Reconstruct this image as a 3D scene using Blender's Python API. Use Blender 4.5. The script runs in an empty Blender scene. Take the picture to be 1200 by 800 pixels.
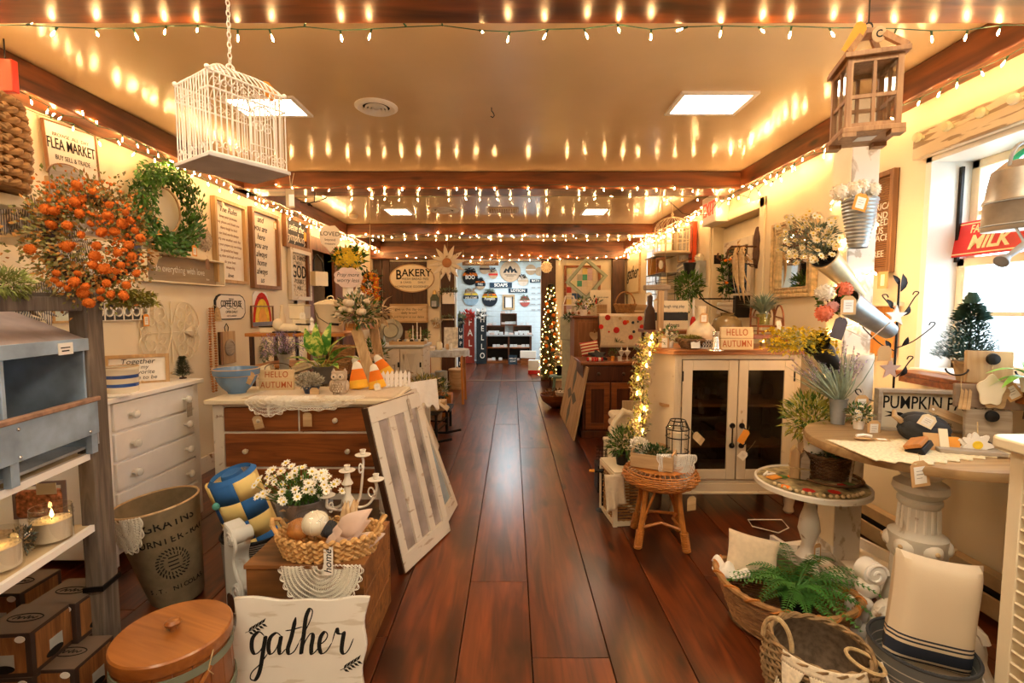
import bpy, math, random
from mathutils import Vector as V, Matrix
from math import pi, sin, cos, radians as R
random.seed(7)
C = bpy.context.scene.collection
EYE, F, PITCH = 1.45, 560.0, R(3.98)

# ---------- camera, world, exposure ----------
cd = bpy.data.cameras.new('camera'); cam = bpy.data.objects.new('camera', cd); C.objects.link(cam)
cam.location = (0, 0, EYE); cam.rotation_euler = (R(90) - PITCH, 0, 0)
cd.sensor_width = 36; cd.lens = F * 36 / 1200; cd.clip_start = .02
sc = bpy.context.scene; sc.camera = cam
w = bpy.data.worlds.new('world'); sc.world = w; w.use_nodes = True
bg = w.node_tree.nodes['Background']; bg.inputs[0].default_value = (.80, .91, 1, 1); bg.inputs[1].default_value = 4.8
vs = sc.view_settings; vs.view_transform = 'Standard'; vs.look = 'None'; vs.exposure = 0.68; vs.gamma = 1; vs.use_curve_mapping = False
BULB, PANEL, PANEL_BACK = 240.0, 15.0, 15.0
cy = sc.cycles
cy.use_denoising = True; cy.max_bounces = 7; cy.diffuse_bounces = 4; cy.glossy_bounces = 4
cy.transmission_bounces = 6; cy.transparent_max_bounces = 16; cy.sample_clamp_indirect = 4; cy.caustics_reflective = False; cy.caustics_refractive = False

# ---------- pixel -> point (1200x800 frame) ----------
def ray(px, py):
    cx, c2 = (px - 600) / F, (400 - py) / F
    return V((cx, cos(PITCH) + c2 * sin(PITCH), -sin(PITCH) + c2 * cos(PITCH)))
def at(px, py, Y):
    d = ray(px, py); t = Y / d.y; return V((0, 0, EYE)) + d * t
def onx(px, py, X):
    d = ray(px, py); t = X / d.x; return V((0, 0, EYE)) + d * t
def onz(px, py, Z):
    d = ray(px, py); t = (Z - EYE) / d.z; return V((0, 0, EYE)) + d * t

# ---------- mesh builder ----------
class B:
    def __init__(s): s.v = []; s.f = []; s.mi = []; s.m = Matrix(); s.k = 0
    def add(s, vs, fs):
        n = len(s.v); M = s.m
        s.v += [M @ V(p) for p in vs]; s.f += [tuple(i + n for i in f) for f in fs]; s.mi += [s.k] * len(fs); return s
    def mat(s, k): s.k = k; return s
    def T(s, loc=(0, 0, 0), rx=0, ry=0, rz=0):
        s.m = Matrix.Translation(loc) @ Matrix.Rotation(rz, 4, 'Z') @ Matrix.Rotation(ry, 4, 'Y') @ Matrix.Rotation(rx, 4, 'X'); return s
    def box(s, x0, x1, y0, y1, z0, z1):
        return s.add([(x, y, z) for x in (x0, x1) for y in (y0, y1) for z in (z0, z1)],
                     [(0, 1, 3, 2), (4, 6, 7, 5), (0, 4, 5, 1), (2, 3, 7, 6), (0, 2, 6, 4), (1, 5, 7, 3)])
    def bx(s, c, d): return s.box(c[0]-d[0]/2, c[0]+d[0]/2, c[1]-d[1]/2, c[1]+d[1]/2, c[2]-d[2]/2, c[2]+d[2]/2)
    def bar(s, p, q, wd, th):
        p, q = V(p), V(q); d = (q - p).normalized(); u = d.cross(V((0, 1, 0)))
        if u.length < .1: u = d.cross(V((1, 0, 0)))
        u = u.normalized() * wd / 2; n = d.cross(u).normalized() * th / 2
        vs = [a + i * u + j * n for a in (p, q) for i in (-1, 1) for j in (-1, 1)]
        return s.add(vs, [(0, 1, 3, 2), (4, 6, 7, 5), (0, 4, 5, 1), (2, 3, 7, 6), (0, 2, 6, 4), (1, 5, 7, 3)])
    def lathe(s, pr, n=24, c=(0, 0, 0), sx=1, sy=1, cap=True):
        vs = []; fs = []
        for r, z in pr:
            for i in range(n):
                a = 2 * pi * i / n; vs.append((c[0] + r * cos(a) * sx, c[1] + r * sin(a) * sy, c[2] + z))
        for j in range(len(pr) - 1):
            for i in range(n):
                k = (i + 1) % n; fs.append((j*n+i, j*n+k, (j+1)*n+k, (j+1)*n+i))
        if cap:
            if pr[0][0] > 1e-4: fs.append(tuple(range(n))[::-1])
            if pr[-1][0] > 1e-4: fs.append(tuple(range((len(pr)-1)*n, len(pr)*n)))
        return s.add(vs, fs)
    def tube(s, pts, r, n=6, closed=False, cap=True):
        pts = [V(p) for p in pts]; N = len(pts)
        rs = r if isinstance(r, (list, tuple)) else [r] * N
        vs = []; u = None
        for i, p in enumerate(pts):
            if closed: d = pts[(i+1) % N] - pts[i-1]
            else: d = pts[min(i+1, N-1)] - pts[max(i-1, 0)]
            if d.length < 1e-9: d = V((0, 0, 1))
            d.normalize()
            if u is None:
                u = d.cross(V((0, 0, 1)))
                if u.length < .2: u = d.cross(V((1, 0, 0)))
            u = u - d * u.dot(d)
            if u.length < 1e-6: u = d.orthogonal()
            u.normalize(); w_ = d.cross(u)
            for k in range(n):
                a = 2 * pi * k / n; vs.append(p + (u * cos(a) + w_ * sin(a)) * rs[i])
        fs = []
        for i in range(N if closed else N - 1):
            j = (i + 1) % N
            for k in range(n):
                l = (k + 1) % n; fs.append((i*n+k, i*n+l, j*n+l, j*n+k))
        if cap and not closed: fs += [tuple(range(n))[::-1], tuple(range((N-1)*n, N*n))]
        return s.add(vs, fs)
    def ball(s, c, r, sc_=(1, 1, 1), n=12, m=8):
        pr = [(max(r * sin(pi * i / m), 1e-5), -r * cos(pi * i / m)) for i in range(m + 1)]
        return s.lathe([(a, b * sc_[2]) for a, b in pr], n, c, sc_[0], sc_[1], cap=False)
    def prism(s, pts, y0, y1):
        n = len(pts); vs = [(x, y0, z) for x, z in pts] + [(x, y1, z) for x, z in pts]
        return s.add(vs, [tuple(range(n)), tuple(range(n, 2*n))[::-1]] + [(i, n+i, n+(i+1) % n, (i+1) % n) for i in range(n)])
    def prismz(s, pts, z0, z1):
        n = len(pts); vs = [(x, y, z0) for x, y in pts] + [(x, y, z1) for x, y in pts]
        return s.add(vs, [tuple(range(n))[::-1], tuple(range(n, 2*n))] + [(i, (i+1) % n, n+(i+1) % n, n+i) for i in range(n)])
    def leaf(s, p, d, L, W, up=(0, 0, 1), bend=.15, seg=1):
        p = V(p); d = V(d).normalized(); sd = d.cross(V(up))
        if sd.length < .05: sd = d.cross(V((1, 0, 0)))
        sd.normalize(); nn = sd.cross(d)
        if seg == 1:
            m = p + d * L * .45 + nn * L * bend
            return s.add([p, m - sd*W/2, p + d*L, m + sd*W/2], [(0, 1, 2, 3)])
        vs = []; fs = []; ws = [.12, .75, 1, .75, .03] if seg == 2 else [.25, .8, 1, .92, .7, .4, .03]
        for i, wv in enumerate(ws):
            t = i / (len(ws) - 1); q = p + d * L * t + nn * (L * bend * 4 * t * (1 - t) - L * bend * t * t * 1.5)
            vs += [q - sd*W/2*wv + nn*W*.12*wv, q, q + sd*W/2*wv + nn*W*.12*wv]
        for i in range(len(ws) - 1):
            a = i*3; fs += [(a, a+1, a+4, a+3), (a+1, a+2, a+5, a+4)]
        return s.add(vs, fs)
    def sheet(s, fn, nu, nv, th=0):
        vs = [fn(i / nu, j / nv) for i in range(nu+1) for j in range(nv+1)]; W = nv + 1
        fs = [(i*W+j, (i+1)*W+j, (i+1)*W+j+1, i*W+j+1) for i in range(nu) for j in range(nv)]
        return s.add(vs, fs)

def rv(a): return random.uniform(-a, a)
def ru(a, b): return random.uniform(a, b)
def mesh(name, b, mats, sharp=38):
    me = bpy.data.meshes.new(name); me.from_pydata([tuple(p) for p in b.v], [], b.f)
    ms = mats if isinstance(mats, (list, tuple)) else [mats]
    for m in ms: me.materials.append(m)
    if any(b.mi): me.polygons.foreach_set('material_index', b.mi)
    me.polygons.foreach_set('use_smooth', [True] * len(me.polygons)); me.set_sharp_from_angle(angle=R(sharp)); me.update()
    return me
def obj(name, me, parent=None, loc=(0, 0, 0), rz=0, bev=0, rot=None, label=None, stuff=False, solid=0):
    o = bpy.data.objects.new(name, me); C.objects.link(o); o.parent = parent; o.location = loc
    o.rotation_euler = rot if rot else (0, 0, rz)
    if solid:
        s = o.modifiers.new('s', 'SOLIDIFY'); s.thickness = solid; s.offset = 0
    if bev:
        m = o.modifiers.new('b', 'BEVEL'); m.width = bev; m.segments = 2; m.limit_method = 'ANGLE'; m.angle_limit = R(50)
    if label: o['label'] = label
    if stuff: o['kind'] = 'stuff'
    return o
def part(name, b, mats, parent, **k):
    return obj(name, mesh(name, b, mats, k.pop('sharp', 38)), parent, **k)
def tag(o, label, cat, group=None, kind=None):
    o['label'] = label; o['category'] = cat
    if group: o['group'] = group
    if kind: o['kind'] = kind
    return o
def thing(name, label, cat, loc=(0, 0, 0), rz=0, group=None, rot=None):
    o = bpy.data.objects.new(name, None); C.objects.link(o); o.location = loc; o.empty_display_size = .05
    o.rotation_euler = rot if rot else (0, 0, rz)
    return tag(o, label, cat, group)
def solo(name, b, mats, label, cat, loc=(0, 0, 0), rz=0, group=None, **k):
    return tag(part(name, b, mats, None, loc=loc, rz=rz, **k), label, cat, group)
def struct(name, b, mats, parent=None, **k):
    o = part(name, b, mats, parent, **k)
    if parent is None: o['kind'] = 'structure'
    return o
def dup(root, loc, rz=None, label=None, group=None, rot=None, scale=None):
    r = root.copy(); C.objects.link(r); r.location = loc
    if rz is not None: r.rotation_euler = (0, 0, rz)
    if rot: r.rotation_euler = rot
    if scale: r.scale = scale
    if label: r['label'] = label
    if group: r['group'] = group
    for ch in list(root.children):
        c = ch.copy(); C.objects.link(c); c.parent = r
        for g in list(ch.children):
            d = g.copy(); C.objects.link(d); d.parent = c
    return r
_tx = {}
def text(s, size, mat, parent, loc=(0, 0, 0), xs=1.0, bold=0.0, rx=90, rz=0, shear=0, name='lettering', ext=.0012, ry=0, label=None, space=1):
    key = (s, bold, mat.name, shear, ext / size > .05, space)
    if key not in _tx:
        cu = bpy.data.curves.new('t', 'FONT'); cu.body = s; cu.size = 1; cu.align_x = 'CENTER'; cu.align_y = 'CENTER'
        cu.extrude = .012; cu.offset = bold; cu.shear = shear; cu.resolution_u = 3; cu.space_character = space
        t = bpy.data.objects.new('t', cu); C.objects.link(t); me = bpy.data.meshes.new_from_object(t)
        bpy.data.objects.remove(t); me.materials.clear(); me.materials.append(mat); _tx[key] = me; me.name = 'lettering'
    o = obj(name, _tx[key], parent, loc, rot=(R(rx), R(ry), R(rz)), label=label); o.scale = (size * xs, size, size); return o
def ring_pts(r, n, z=0, c=(0, 0), ph=0, a0=0, a1=2*pi, closed=True):
    return [(c[0] + r*cos(a0 + (a1-a0)*i/(n if closed else n-1) + ph), c[1] + r*sin(a0 + (a1-a0)*i/(n if closed else n-1) + ph), z) for i in range(n)]
def rrect(wd, h, r, n=4, cx=0, cz=0):
    out = []
    for (sx, sz, a) in ((1, 1, 0), (-1, 1, 90), (-1, -1, 180), (1, -1, 270)):
        for i in range(n + 1):
            t = R(a + 90 * i / n); out.append((cx + sx*(wd/2-r) + r*cos(t), cz + sz*(h/2-r) + r*sin(t)))
    return out
def ellp(a, b_, n=32, cx=0, cz=0): return [(cx + a*cos(2*pi*i/n), cz + b_*sin(2*pi*i/n)) for i in range(n)]

# ---------- materials ----------
MT = {}
def _m(name):
    m = bpy.data.materials.new(name); m.use_nodes = True; nt = m.node_tree; MT[name] = m
    return m, nt.nodes, nt.links, nt.nodes['Principled BSDF']
def _co(N, L, scale=(1, 1, 1), kind='Object'):
    t = N.new('ShaderNodeTexCoord'); mp = N.new('ShaderNodeMapping'); mp.inputs['Scale'].default_value = scale
    L.new(t.outputs[kind], mp.inputs[0]); return mp.outputs[0]
def _noise(N, L, co, sc_, det=4, dis=0):
    n = N.new('ShaderNodeTexNoise'); n.inputs['Scale'].default_value = sc_; n.inputs['Detail'].default_value = det
    n.inputs['Distortion'].default_value = dis
    if co: L.new(co, n.inputs['Vector'])
    return n.outputs['Fac']
def _ramp(N, L, fac, stops):
    r = N.new('ShaderNodeValToRGB'); e = r.color_ramp.elements
    while len(e) < len(stops): e.new(.5)
    for i, (p, c) in enumerate(stops): e[i].position = p; e[i].color = (*c[:3], 1)
    L.new(fac, r.inputs[0]); return r.outputs[0]
def _bump(N, L, bs, h, st=.3, dist=.002):
    b = N.new('ShaderNodeBump'); b.inputs['Strength'].default_value = st; b.inputs['Distance'].default_value = dist
    L.new(h, b.inputs['Height']); L.new(b.outputs[0], bs.inputs['Normal'])
def _mix(N, L, f, a, b):
    x = N.new('ShaderNodeMix'); x.data_type = 'RGBA'
    if isinstance(f, (int, float)): x.inputs[0].default_value = f
    else: L.new(f, x.inputs[0])
    for s, i in ((a, 6), (b, 7)):
        if isinstance(s, tuple): x.inputs[i].default_value = (*s[:3], 1)
        else: L.new(s, x.inputs[i])
    return x.outputs[2]
def plain(name, c, rough=.5, metal=0, var=.12, scale=12, bump=0, sheen=0, spec=None, bscale=60, trans=0, sss=0):
    m, N, L, bs = _m(name); co = _co(N, L)
    n = _noise(N, L, co, scale); d = tuple(max(0, x * (1 - var)) for x in c); e = tuple(min(1, x * (1 + var)) for x in c)
    L.new(_ramp(N, L, n, [(.3, d), (.7, e)]), bs.inputs['Base Color']); bs.inputs['Roughness'].default_value = rough
    bs.inputs['Metallic'].default_value = metal
    if sheen: bs.inputs['Sheen Weight'].default_value = sheen
    if spec is None and rough >= .5: spec = .3
    if spec is not None: bs.inputs['Specular IOR Level'].default_value = spec
    if trans: bs.inputs['Transmission Weight'].default_value = trans
    if bump: _bump(N, L, bs, _noise(N, L, co, bscale), bump)
    return m
def worn(name, c, under, amt=.35, scale=9, rough=.55, stretch=(1, 1, 1), bump=.25):
    m, N, L, bs = _m(name); co = _co(N, L, stretch); n = _noise(N, L, co, scale, 8, .4)
    k = _ramp(N, L, n, [(amt - .03, (1, 1, 1)), (amt + .03, (0, 0, 0))])
    n2 = _noise(N, L, _co(N, L), 4); c2 = _ramp(N, L, n2, [(.3, tuple(x * .88 for x in c)), (.7, c)])
    L.new(_mix(N, L, k, c2, under), bs.inputs['Base Color']); bs.inputs['Roughness'].default_value = rough
    _bump(N, L, bs, n, bump); return m
def wood(name, c1, c2, axis='x', rough=.45, scale=1.0, bump=.15, knots=False, rnd=False, coat=0):
    m, N, L, bs = _m(name); s = {'x': (1.2, 14, 14), 'y': (14, 1.2, 14), 'z': (14, 14, 1.2)}[axis]
    t = N.new('ShaderNodeTexCoord'); src = t.outputs['Object']
    if rnd:
        oi = N.new('ShaderNodeObjectInfo'); ad = N.new('ShaderNodeVectorMath'); ad.operation = 'ADD'
        mu = N.new('ShaderNodeMath'); mu.operation = 'MULTIPLY'; mu.inputs[1].default_value = 37
        L.new(oi.outputs['Random'], mu.inputs[0]); L.new(src, ad.inputs[0]); L.new(mu.outputs[0], ad.inputs[1]); src = ad.outputs[0]
    mp = N.new('ShaderNodeMapping'); mp.inputs['Scale'].default_value = tuple(x * scale for x in s); L.new(src, mp.inputs[0])
    n = _noise(N, L, mp.outputs[0], 1.6, 8, 1.2)
    col = _ramp(N, L, n, [(.28, c1), (.5, tuple((a+b)/2 for a, b in zip(c1, c2))), (.72, c2)])
    mp2 = N.new('ShaderNodeMapping'); mp2.inputs['Scale'].default_value = tuple(2.0 if x < 5 else 6.0 for x in s); L.new(src, mp2.inputs[0])
    n2 = _noise(N, L, mp2.outputs[0], .7, 3, .6)
    if knots:
        vo = N.new('ShaderNodeTexVoronoi'); vo.inputs['Scale'].default_value = 1.0; L.new(mp2.outputs[0], vo.inputs['Vector'])
        kk = _ramp(N, L, vo.outputs['Distance'], [(.06, (1, 1, 1)), (.17, (0, 0, 0))]); col = _mix(N, L, kk, col, tuple(x * .28 for x in c1))
        st = _ramp(N, L, n2, [(.3, (1, 1, 1)), (.52, (0, 0, 0))]); col = _mix(N, L, st, col, tuple(x * .55 for x in c1))
    else:
        st = _ramp(N, L, n2, [(.3, (.5, .5, .5)), (.6, (0, 0, 0))]); col = _mix(N, L, st, col, tuple(x * .7 for x in c1))
    if rnd:
        hv = N.new('ShaderNodeHueSaturation'); mr = N.new('ShaderNodeMapRange'); mr.inputs[3].default_value = .75; mr.inputs[4].default_value = 1.25
        L.new(oi.outputs['Random'], mr.inputs[0]); L.new(mr.outputs[0], hv.inputs['Value']); L.new(col, hv.inputs['Color']); col = hv.outputs[0]
    L.new(col, bs.inputs['Base Color']); bs.inputs['Roughness'].default_value = rough
    if coat: bs.inputs['Coat Weight'].default_value = coat; bs.inputs['Coat Roughness'].default_value = .25
    _bump(N, L, bs, n, bump); return m
def emit(name, c, s):
    m, N, L, bs = _m(name); bs.inputs['Base Color'].default_value = (*c, 1)
    bs.inputs['Emission Color'].default_value = (*c, 1); bs.inputs['Emission Strength'].default_value = s; return m
def glass(name, tint=(1, 1, 1), ior=1.45, a=1.0):
    m, N, L, bs = _m(name); N.remove(bs); out = N['Material Output']; t = N.new('ShaderNodeBsdfTransparent'); g = N.new('ShaderNodeBsdfGlossy')
    t.inputs[0].default_value = (*tint, 1); g.inputs['Roughness'].default_value = .03; fr = N.new('ShaderNodeFresnel'); fr.inputs[0].default_value = ior
    mx = N.new('ShaderNodeMixShader'); mu = N.new('ShaderNodeMath'); mu.operation = 'MULTIPLY'; mu.inputs[1].default_value = a
    ge = N.new('ShaderNodeNewGeometry'); fb = N.new('ShaderNodeMath'); fb.operation = 'SUBTRACT'; fb.inputs[0].default_value = 1; L.new(ge.outputs['Backfacing'], fb.inputs[1])
    m2 = N.new('ShaderNodeMath'); m2.operation = 'MULTIPLY'; L.new(fr.outputs[0], mu.inputs[0]); L.new(mu.outputs[0], m2.inputs[0]); L.new(fb.outputs[0], m2.inputs[1]); L.new(m2.outputs[0], mx.inputs[0]); L.new(t.outputs[0], mx.inputs[1]); L.new(g.outputs[0], mx.inputs[2]); L.new(mx.outputs[0], out.inputs[0]); return m
def stripes(name, base, bands, axis=2, rough=.85, bump=.3):
    """bands: (lo, hi, colour) along an object axis in metres"""
    m, N, L, bs = _m(name); t = N.new('ShaderNodeTexCoord'); sp = N.new('ShaderNodeSeparateXYZ'); L.new(t.outputs['Object'], sp.inputs[0]); col = base
    for lo, hi, c in bands:
        a = N.new('ShaderNodeMath'); a.operation = 'GREATER_THAN'; a.inputs[1].default_value = lo; L.new(sp.outputs[axis], a.inputs[0])
        b = N.new('ShaderNodeMath'); b.operation = 'LESS_THAN'; b.inputs[1].default_value = hi; L.new(sp.outputs[axis], b.inputs[0])
        x = N.new('ShaderNodeMath'); x.operation = 'MULTIPLY'; L.new(a.outputs[0], x.inputs[0]); L.new(b.outputs[0], x.inputs[1])
        col = _mix(N, L, x.outputs[0], col, c)
    if isinstance(col, tuple): bs.inputs['Base Color'].default_value = (*col, 1)
    else: L.new(col, bs.inputs['Base Color'])
    bs.inputs['Roughness'].default_value = rough; _bump(N, L, bs, _noise(N, L, _co(N, L), 220), bump, .001); return m
def ticking(name, a, b, freq, axis='x', rough=.9):
    m, N, L, bs = _m(name); wv = N.new('ShaderNodeTexWave'); wv.inputs['Scale'].default_value = freq; wv.bands_direction = axis.upper()
    L.new(_co(N, L), wv.inputs['Vector']); L.new(_ramp(N, L, wv.outputs['Color'], [(.45, a), (.55, b)]), bs.inputs['Base Color']); bs.inputs['Roughness'].default_value = rough; return m

wallp = plain('wall_paint', (.84, .74, .55), .6, var=.04, scale=3, bump=.05)
wall2 = plain('pale_wall_paint', (.80, .76, .66), .6, var=.04, scale=3)
ceilp = plain('ceiling_paint', (.76, .57, .34), .19, var=.05, scale=2, bump=.02, bscale=7, spec=1.0)
beamw = wood('beam_wood', (.07, .018, .006), (.26, .075, .02), 'x', .38, .6, .5, True, coat=.3)
beamy = wood('beam_wood_long', (.08, .02, .007), (.30, .085, .022), 'y', .38, .6, .5, True, coat=.3)
floorw = wood('floor_wood', (.05, .010, .0035), (.20, .045, .010), 'y', .28, .8, .10, True, True, coat=.25)
panelw = wood('dark_panel_wood', (.055, .018, .006), (.17, .06, .02), 'z', .5, 1)
postw = wood('weathered_wood', (.075, .055, .042), (.24, .19, .145), 'z', .8, 1.6, .6)
whitep = plain('white_paint', (.91, .87, .82), .42, var=.05, scale=6)
creamp = plain('cream_paint', (.82, .72, .52), .45, var=.06, scale=5)
wornw = worn('worn_white_paint', (.78, .72, .62), (.28, .17, .09), .36, 11)
wornc = worn('chippy_white_wood', (.72, .66, .56), (.46, .36, .26), .36, 9, stretch=(1, 1, 3))
chip2 = worn('driftwood_white', (.74, .62, .44), (.33, .24, .15), .46, 5, stretch=(8, 1, 8), bump=.5)
honey = wood('honey_wood', (.35, .12, .025), (.72, .30, .07), 'x', .4, 1)
honeyz = wood('honey_wood_upright', (.35, .12, .025), (.72, .30, .07), 'z', .4, 1)
redwd = wood('red_brown_wood', (.14, .038, .009), (.42, .13, .03), 'x', .38, 1.1)
redwz = wood('red_brown_wood_upright', (.05, .013, .005), (.15, .042, .012), 'z', .38, 1.1)
tanw = wood('tan_wood', (.42, .26, .12), (.70, .50, .27), 'x', .6, 1)
tanz = wood('tan_wood_upright', (.42, .26, .12), (.70, .50, .27), 'z', .6, 1)
pinew = wood('pale_pine', (.62, .45, .24), (.85, .68, .42), 'x', .55, 1)
driftw = wood('grey_driftwood', (.30, .24, .18), (.55, .47, .38), 'x', .8, 1.4, .5)
black = plain('black_paint', (.007, .007, .008), .5, var=.2)
blackm = plain('black_metal', (.014, .011, .01), .4, .6)
galv = plain('galvanised_metal', (.42, .46, .50), .38, .85, .25, 9, .12, bscale=14)
galvd = plain('dull_galvanised', (.38, .41, .45), .5, .5, .3, 7, .1)
bluem = plain('blue_grey_zinc', (.30, .39, .50), .55, .25, .3, 8, .12)
silver = plain('silver_metal', (.75, .74, .72), .22, .95)
brassm = plain('brass', (.75, .52, .22), .3, .9)
whitem = plain('white_wire', (.86, .80, .72), .4, 0, .04)
cream = plain('cream_ceramic', (.84, .74, .54), .25, var=.05)
whitec = plain('white_ceramic', (.88, .85, .80), .22, var=.03)
cloth = plain('natural_linen', (.68, .56, .40), .95, var=.08, scale=40, bump=.4, bscale=350, sheen=.2)
clothw = plain('white_linen', (.84, .81, .76), .95, var=.05, scale=30, bump=.3, bscale=300)
lacem = plain('lace_thread', (.90, .85, .74), .9, var=.06, scale=50)
wick = plain('wicker', (.36, .19, .07), .6, var=.35, scale=30, bump=.3)
wickd = plain('dark_wicker', (.15, .08, .038), .65, var=.4, scale=26, bump=.3)
wicko = plain('orange_cane', (.46, .17, .032), .42, var=.25, scale=25, bump=.2)
seagr = plain('seagrass', (.27, .175, .085), .8, var=.4, scale=34, bump=.4)
rope = plain('jute', (.52, .38, .20), .9, var=.25, scale=60, bump=.4)
kraft = plain('kraft_card', (.62, .38, .17), .8, var=.08)
paper = plain('white_card', (.86, .82, .74), .8, var=.03)
ink = plain('ink', (.006, .006, .006), .7, var=0)
orangt = plain('orange_tag_card', (.80, .33, .05), .8, var=.08)
glassm = glass('clear_glass', (.95, .95, .94), 1.5, 2.2); glassd = glass('cabinet_glass', (.55, .5, .45), 1.5, 1.2); winglass = glass('window_glass', (.97, .99, 1))
green = plain('leaf_green', (.07, .16, .025), .55, var=.5, scale=20); greend = plain('dark_green', (.025, .075, .015), .5, var=.5, scale=16)
greeny = plain('yellow_green', (.38, .36, .07), .6, var=.4, scale=20); greyg = plain('grey_green', (.17, .20, .12), .7, var=.3, scale=20)
fern = plain('fern_green', (.045, .17, .025), .45, var=.5, scale=14)
yellow = plain('yellow_petal', (.85, .58, .04), .6, var=.25, scale=18); orangef = plain('orange_flower', (.66, .15, .012), .75, var=.35, scale=30, bump=.6)
orange = plain('orange_felt', (.86, .22, .02), .9, var=.08); white_f = plain('white_petal', (.86, .82, .72), .6, var=.06); redf = plain('red_cloth', (.6, .03, .02), .8, var=.2)
lilac = plain('lilac_flower', (.36, .26, .42), .8, var=.35, scale=30); blue = plain('blue_cloth', (.04, .14, .38), .8, var=.15)
bowlb = plain('blue_glaze', (.13, .24, .42), .2, var=.08); brownd = plain('dark_brown_wood', (.05, .02, .009), .4, var=.3)
moss = plain('moss', (.20, .19, .04), .9, var=.5, scale=40, bump=.8); greyc = plain('charcoal', (.035, .037, .042), .7, var=.2, scale=20)
drab = plain('olive_burlap', (.25, .195, .12), .85, var=.15, scale=20, bump=.5, bscale=260)
bulbm = emit('warm_bulb_glow', (1, .55, .20), BULB); panelm = emit('ceiling_light_panel', (1, .84, .60), PANEL); panelb = emit('cool_fill_panel', (.85, .94, 1), PANEL_BACK)
wirem = plain('green_wire', (.03, .10, .06), .5, var=.1)
# ================= structure =================
LW, RW, CE, BB = -2.73, 2.27, 2.74, 2.575      # walls, ceiling, beam bottoms
YB, YF, YN = 9.5, 13.3, -3.2                    # partition, far wall, wall behind
fl = struct('floor', B().box(-2.9, 2.6, YN - .1, YF + .1, -.12, -.022), plain('subfloor', (.02, .012, .008), .9))
pk = {}
seams = [-2.75, -2.45, -2.13, -1.82, -1.5, -1.2, -.885, -.55, -.222, .083, .407, .728, 1.04, 1.37, 1.68, 1.99, 2.3]
rs = random.Random(4)
for i in range(len(seams) - 1):
    x0, x1 = seams[i], seams[i+1]; y = -1.2
    ends = [1.95 + .02, 2.45 if i == 8 else None]
    cuts = [2.45, 5.9] if i == 8 else [rs.uniform(.6, 3.6), rs.uniform(4.4, 7.4)]
    for a, b2 in zip([YN] + cuts, cuts + [YB + .02]):
        o = part('plank', B().box(-(x1-x0)/2 + .0022, (x1-x0)/2 - .0022, .0015, b2 - a - .0015, -.024, rs.uniform(-.0012, 0)), floorw, fl, loc=((x0+x1)/2, a, 0), bev=.0016)
    o = part('plank', B().box(-(x1-x0)/2 + .003, (x1-x0)/2 - .003, 0, YF - YB - .05, -.024, -.001), floorw, fl, loc=((x0+x1)/2, YB + .05, 0), bev=.0016)
part('threshold_strip', B().box(-1.14, .60, YB - .04, YB + .06, -.01, .006), plain('worn_threshold', (.20, .13, .08), .4), fl, bev=.002)

struct('wall_left', B().box(LW - .12, LW, YN, 6.5, 0, CE).box(LW - .12, LW, 6.5, 7.3, 2.28, CE).box(LW - .12, LW, 7.3, YF, 0, CE), wallp)
# alcove behind the left doorway
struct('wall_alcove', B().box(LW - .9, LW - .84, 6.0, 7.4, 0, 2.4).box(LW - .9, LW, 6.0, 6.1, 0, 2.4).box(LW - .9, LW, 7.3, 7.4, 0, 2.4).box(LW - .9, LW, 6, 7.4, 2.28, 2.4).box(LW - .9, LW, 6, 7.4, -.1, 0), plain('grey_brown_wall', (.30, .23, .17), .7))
d2 = struct('door_2', B().box(LW, LW + .045, 6.34, 6.5, 0, 2.42).box(LW, LW + .045, 7.3, 8.25, 0, 2.42).box(LW, LW + .045, 6.5, 7.3, 2.24, 2.42), wood('door_casing_wood', (.09, .025, .008), (.26, .085, .022), 'z', .4))
# right wall with the near window, the closed doorway and the far window
wy0, wy1, wz0, wz1 = 1.0, 2.68, 1.10, 2.27
dy0, dy1, dz = 4.42, 5.5, 2.36
vy0, vy1, vz0, vz1 = 7.35, 8.15, 1.33, 2.42
b = B()
b.box(RW, RW + .28, YN, wy0, 0, CE).box(RW, RW + .28, wy0, wy1, 0, wz0).box(RW, RW + .28, wy0, wy1, wz1, CE)
b.box(RW, RW + .28, wy1, dy0, 0, CE).box(RW + .16, RW + .28, dy0, dy1, 0, CE).box(RW, RW + .28, dy0, dy1, dz, CE)
b.box(RW, RW + .28, dy1, vy0, 0, CE).box(RW, RW + .28, vy0, vy1, 0, vz0).box(RW, RW + .28, vy0, vy1, vz1, CE)
b.box(RW, RW + .28, vy1, 9.95, 0, CE).box(RW, RW + .28, 9.95, 12.9, 0, .7).box(RW, RW + .28, 9.95, 12.9, 2.4, CE).box(RW, RW + .28, 12.9, YF, 0, CE)
struct('wall_right', b, wallp)
b = B().box(-2.9, 2.6, YF, YF + .12, 0, CE); struct('wall_far', b, plain('wall_backing', (.35, .4, .42), .8))
struct('wall_behind', B().box(-2.9, 2.6, YN - .12, YN, 0, CE), wallp)
struct('ceiling', B().box(-2.9, 2.6, YN - .1, YF + .1, CE, CE + .1), ceilp)
# far room shiplap, board by board
ship = plain('shiplap_paint', (.66, .77, .82), .5, var=.05)
fw = bpy.data.objects['wall_far']
sm = mesh('shiplap_board', B().box(-2.7, 2.25, -.018, 0, 0, .146), ship)
for k in range(18): obj('shiplap_board', sm, fw, (0, YF, .02 + k * .150), bev=.003)
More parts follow.
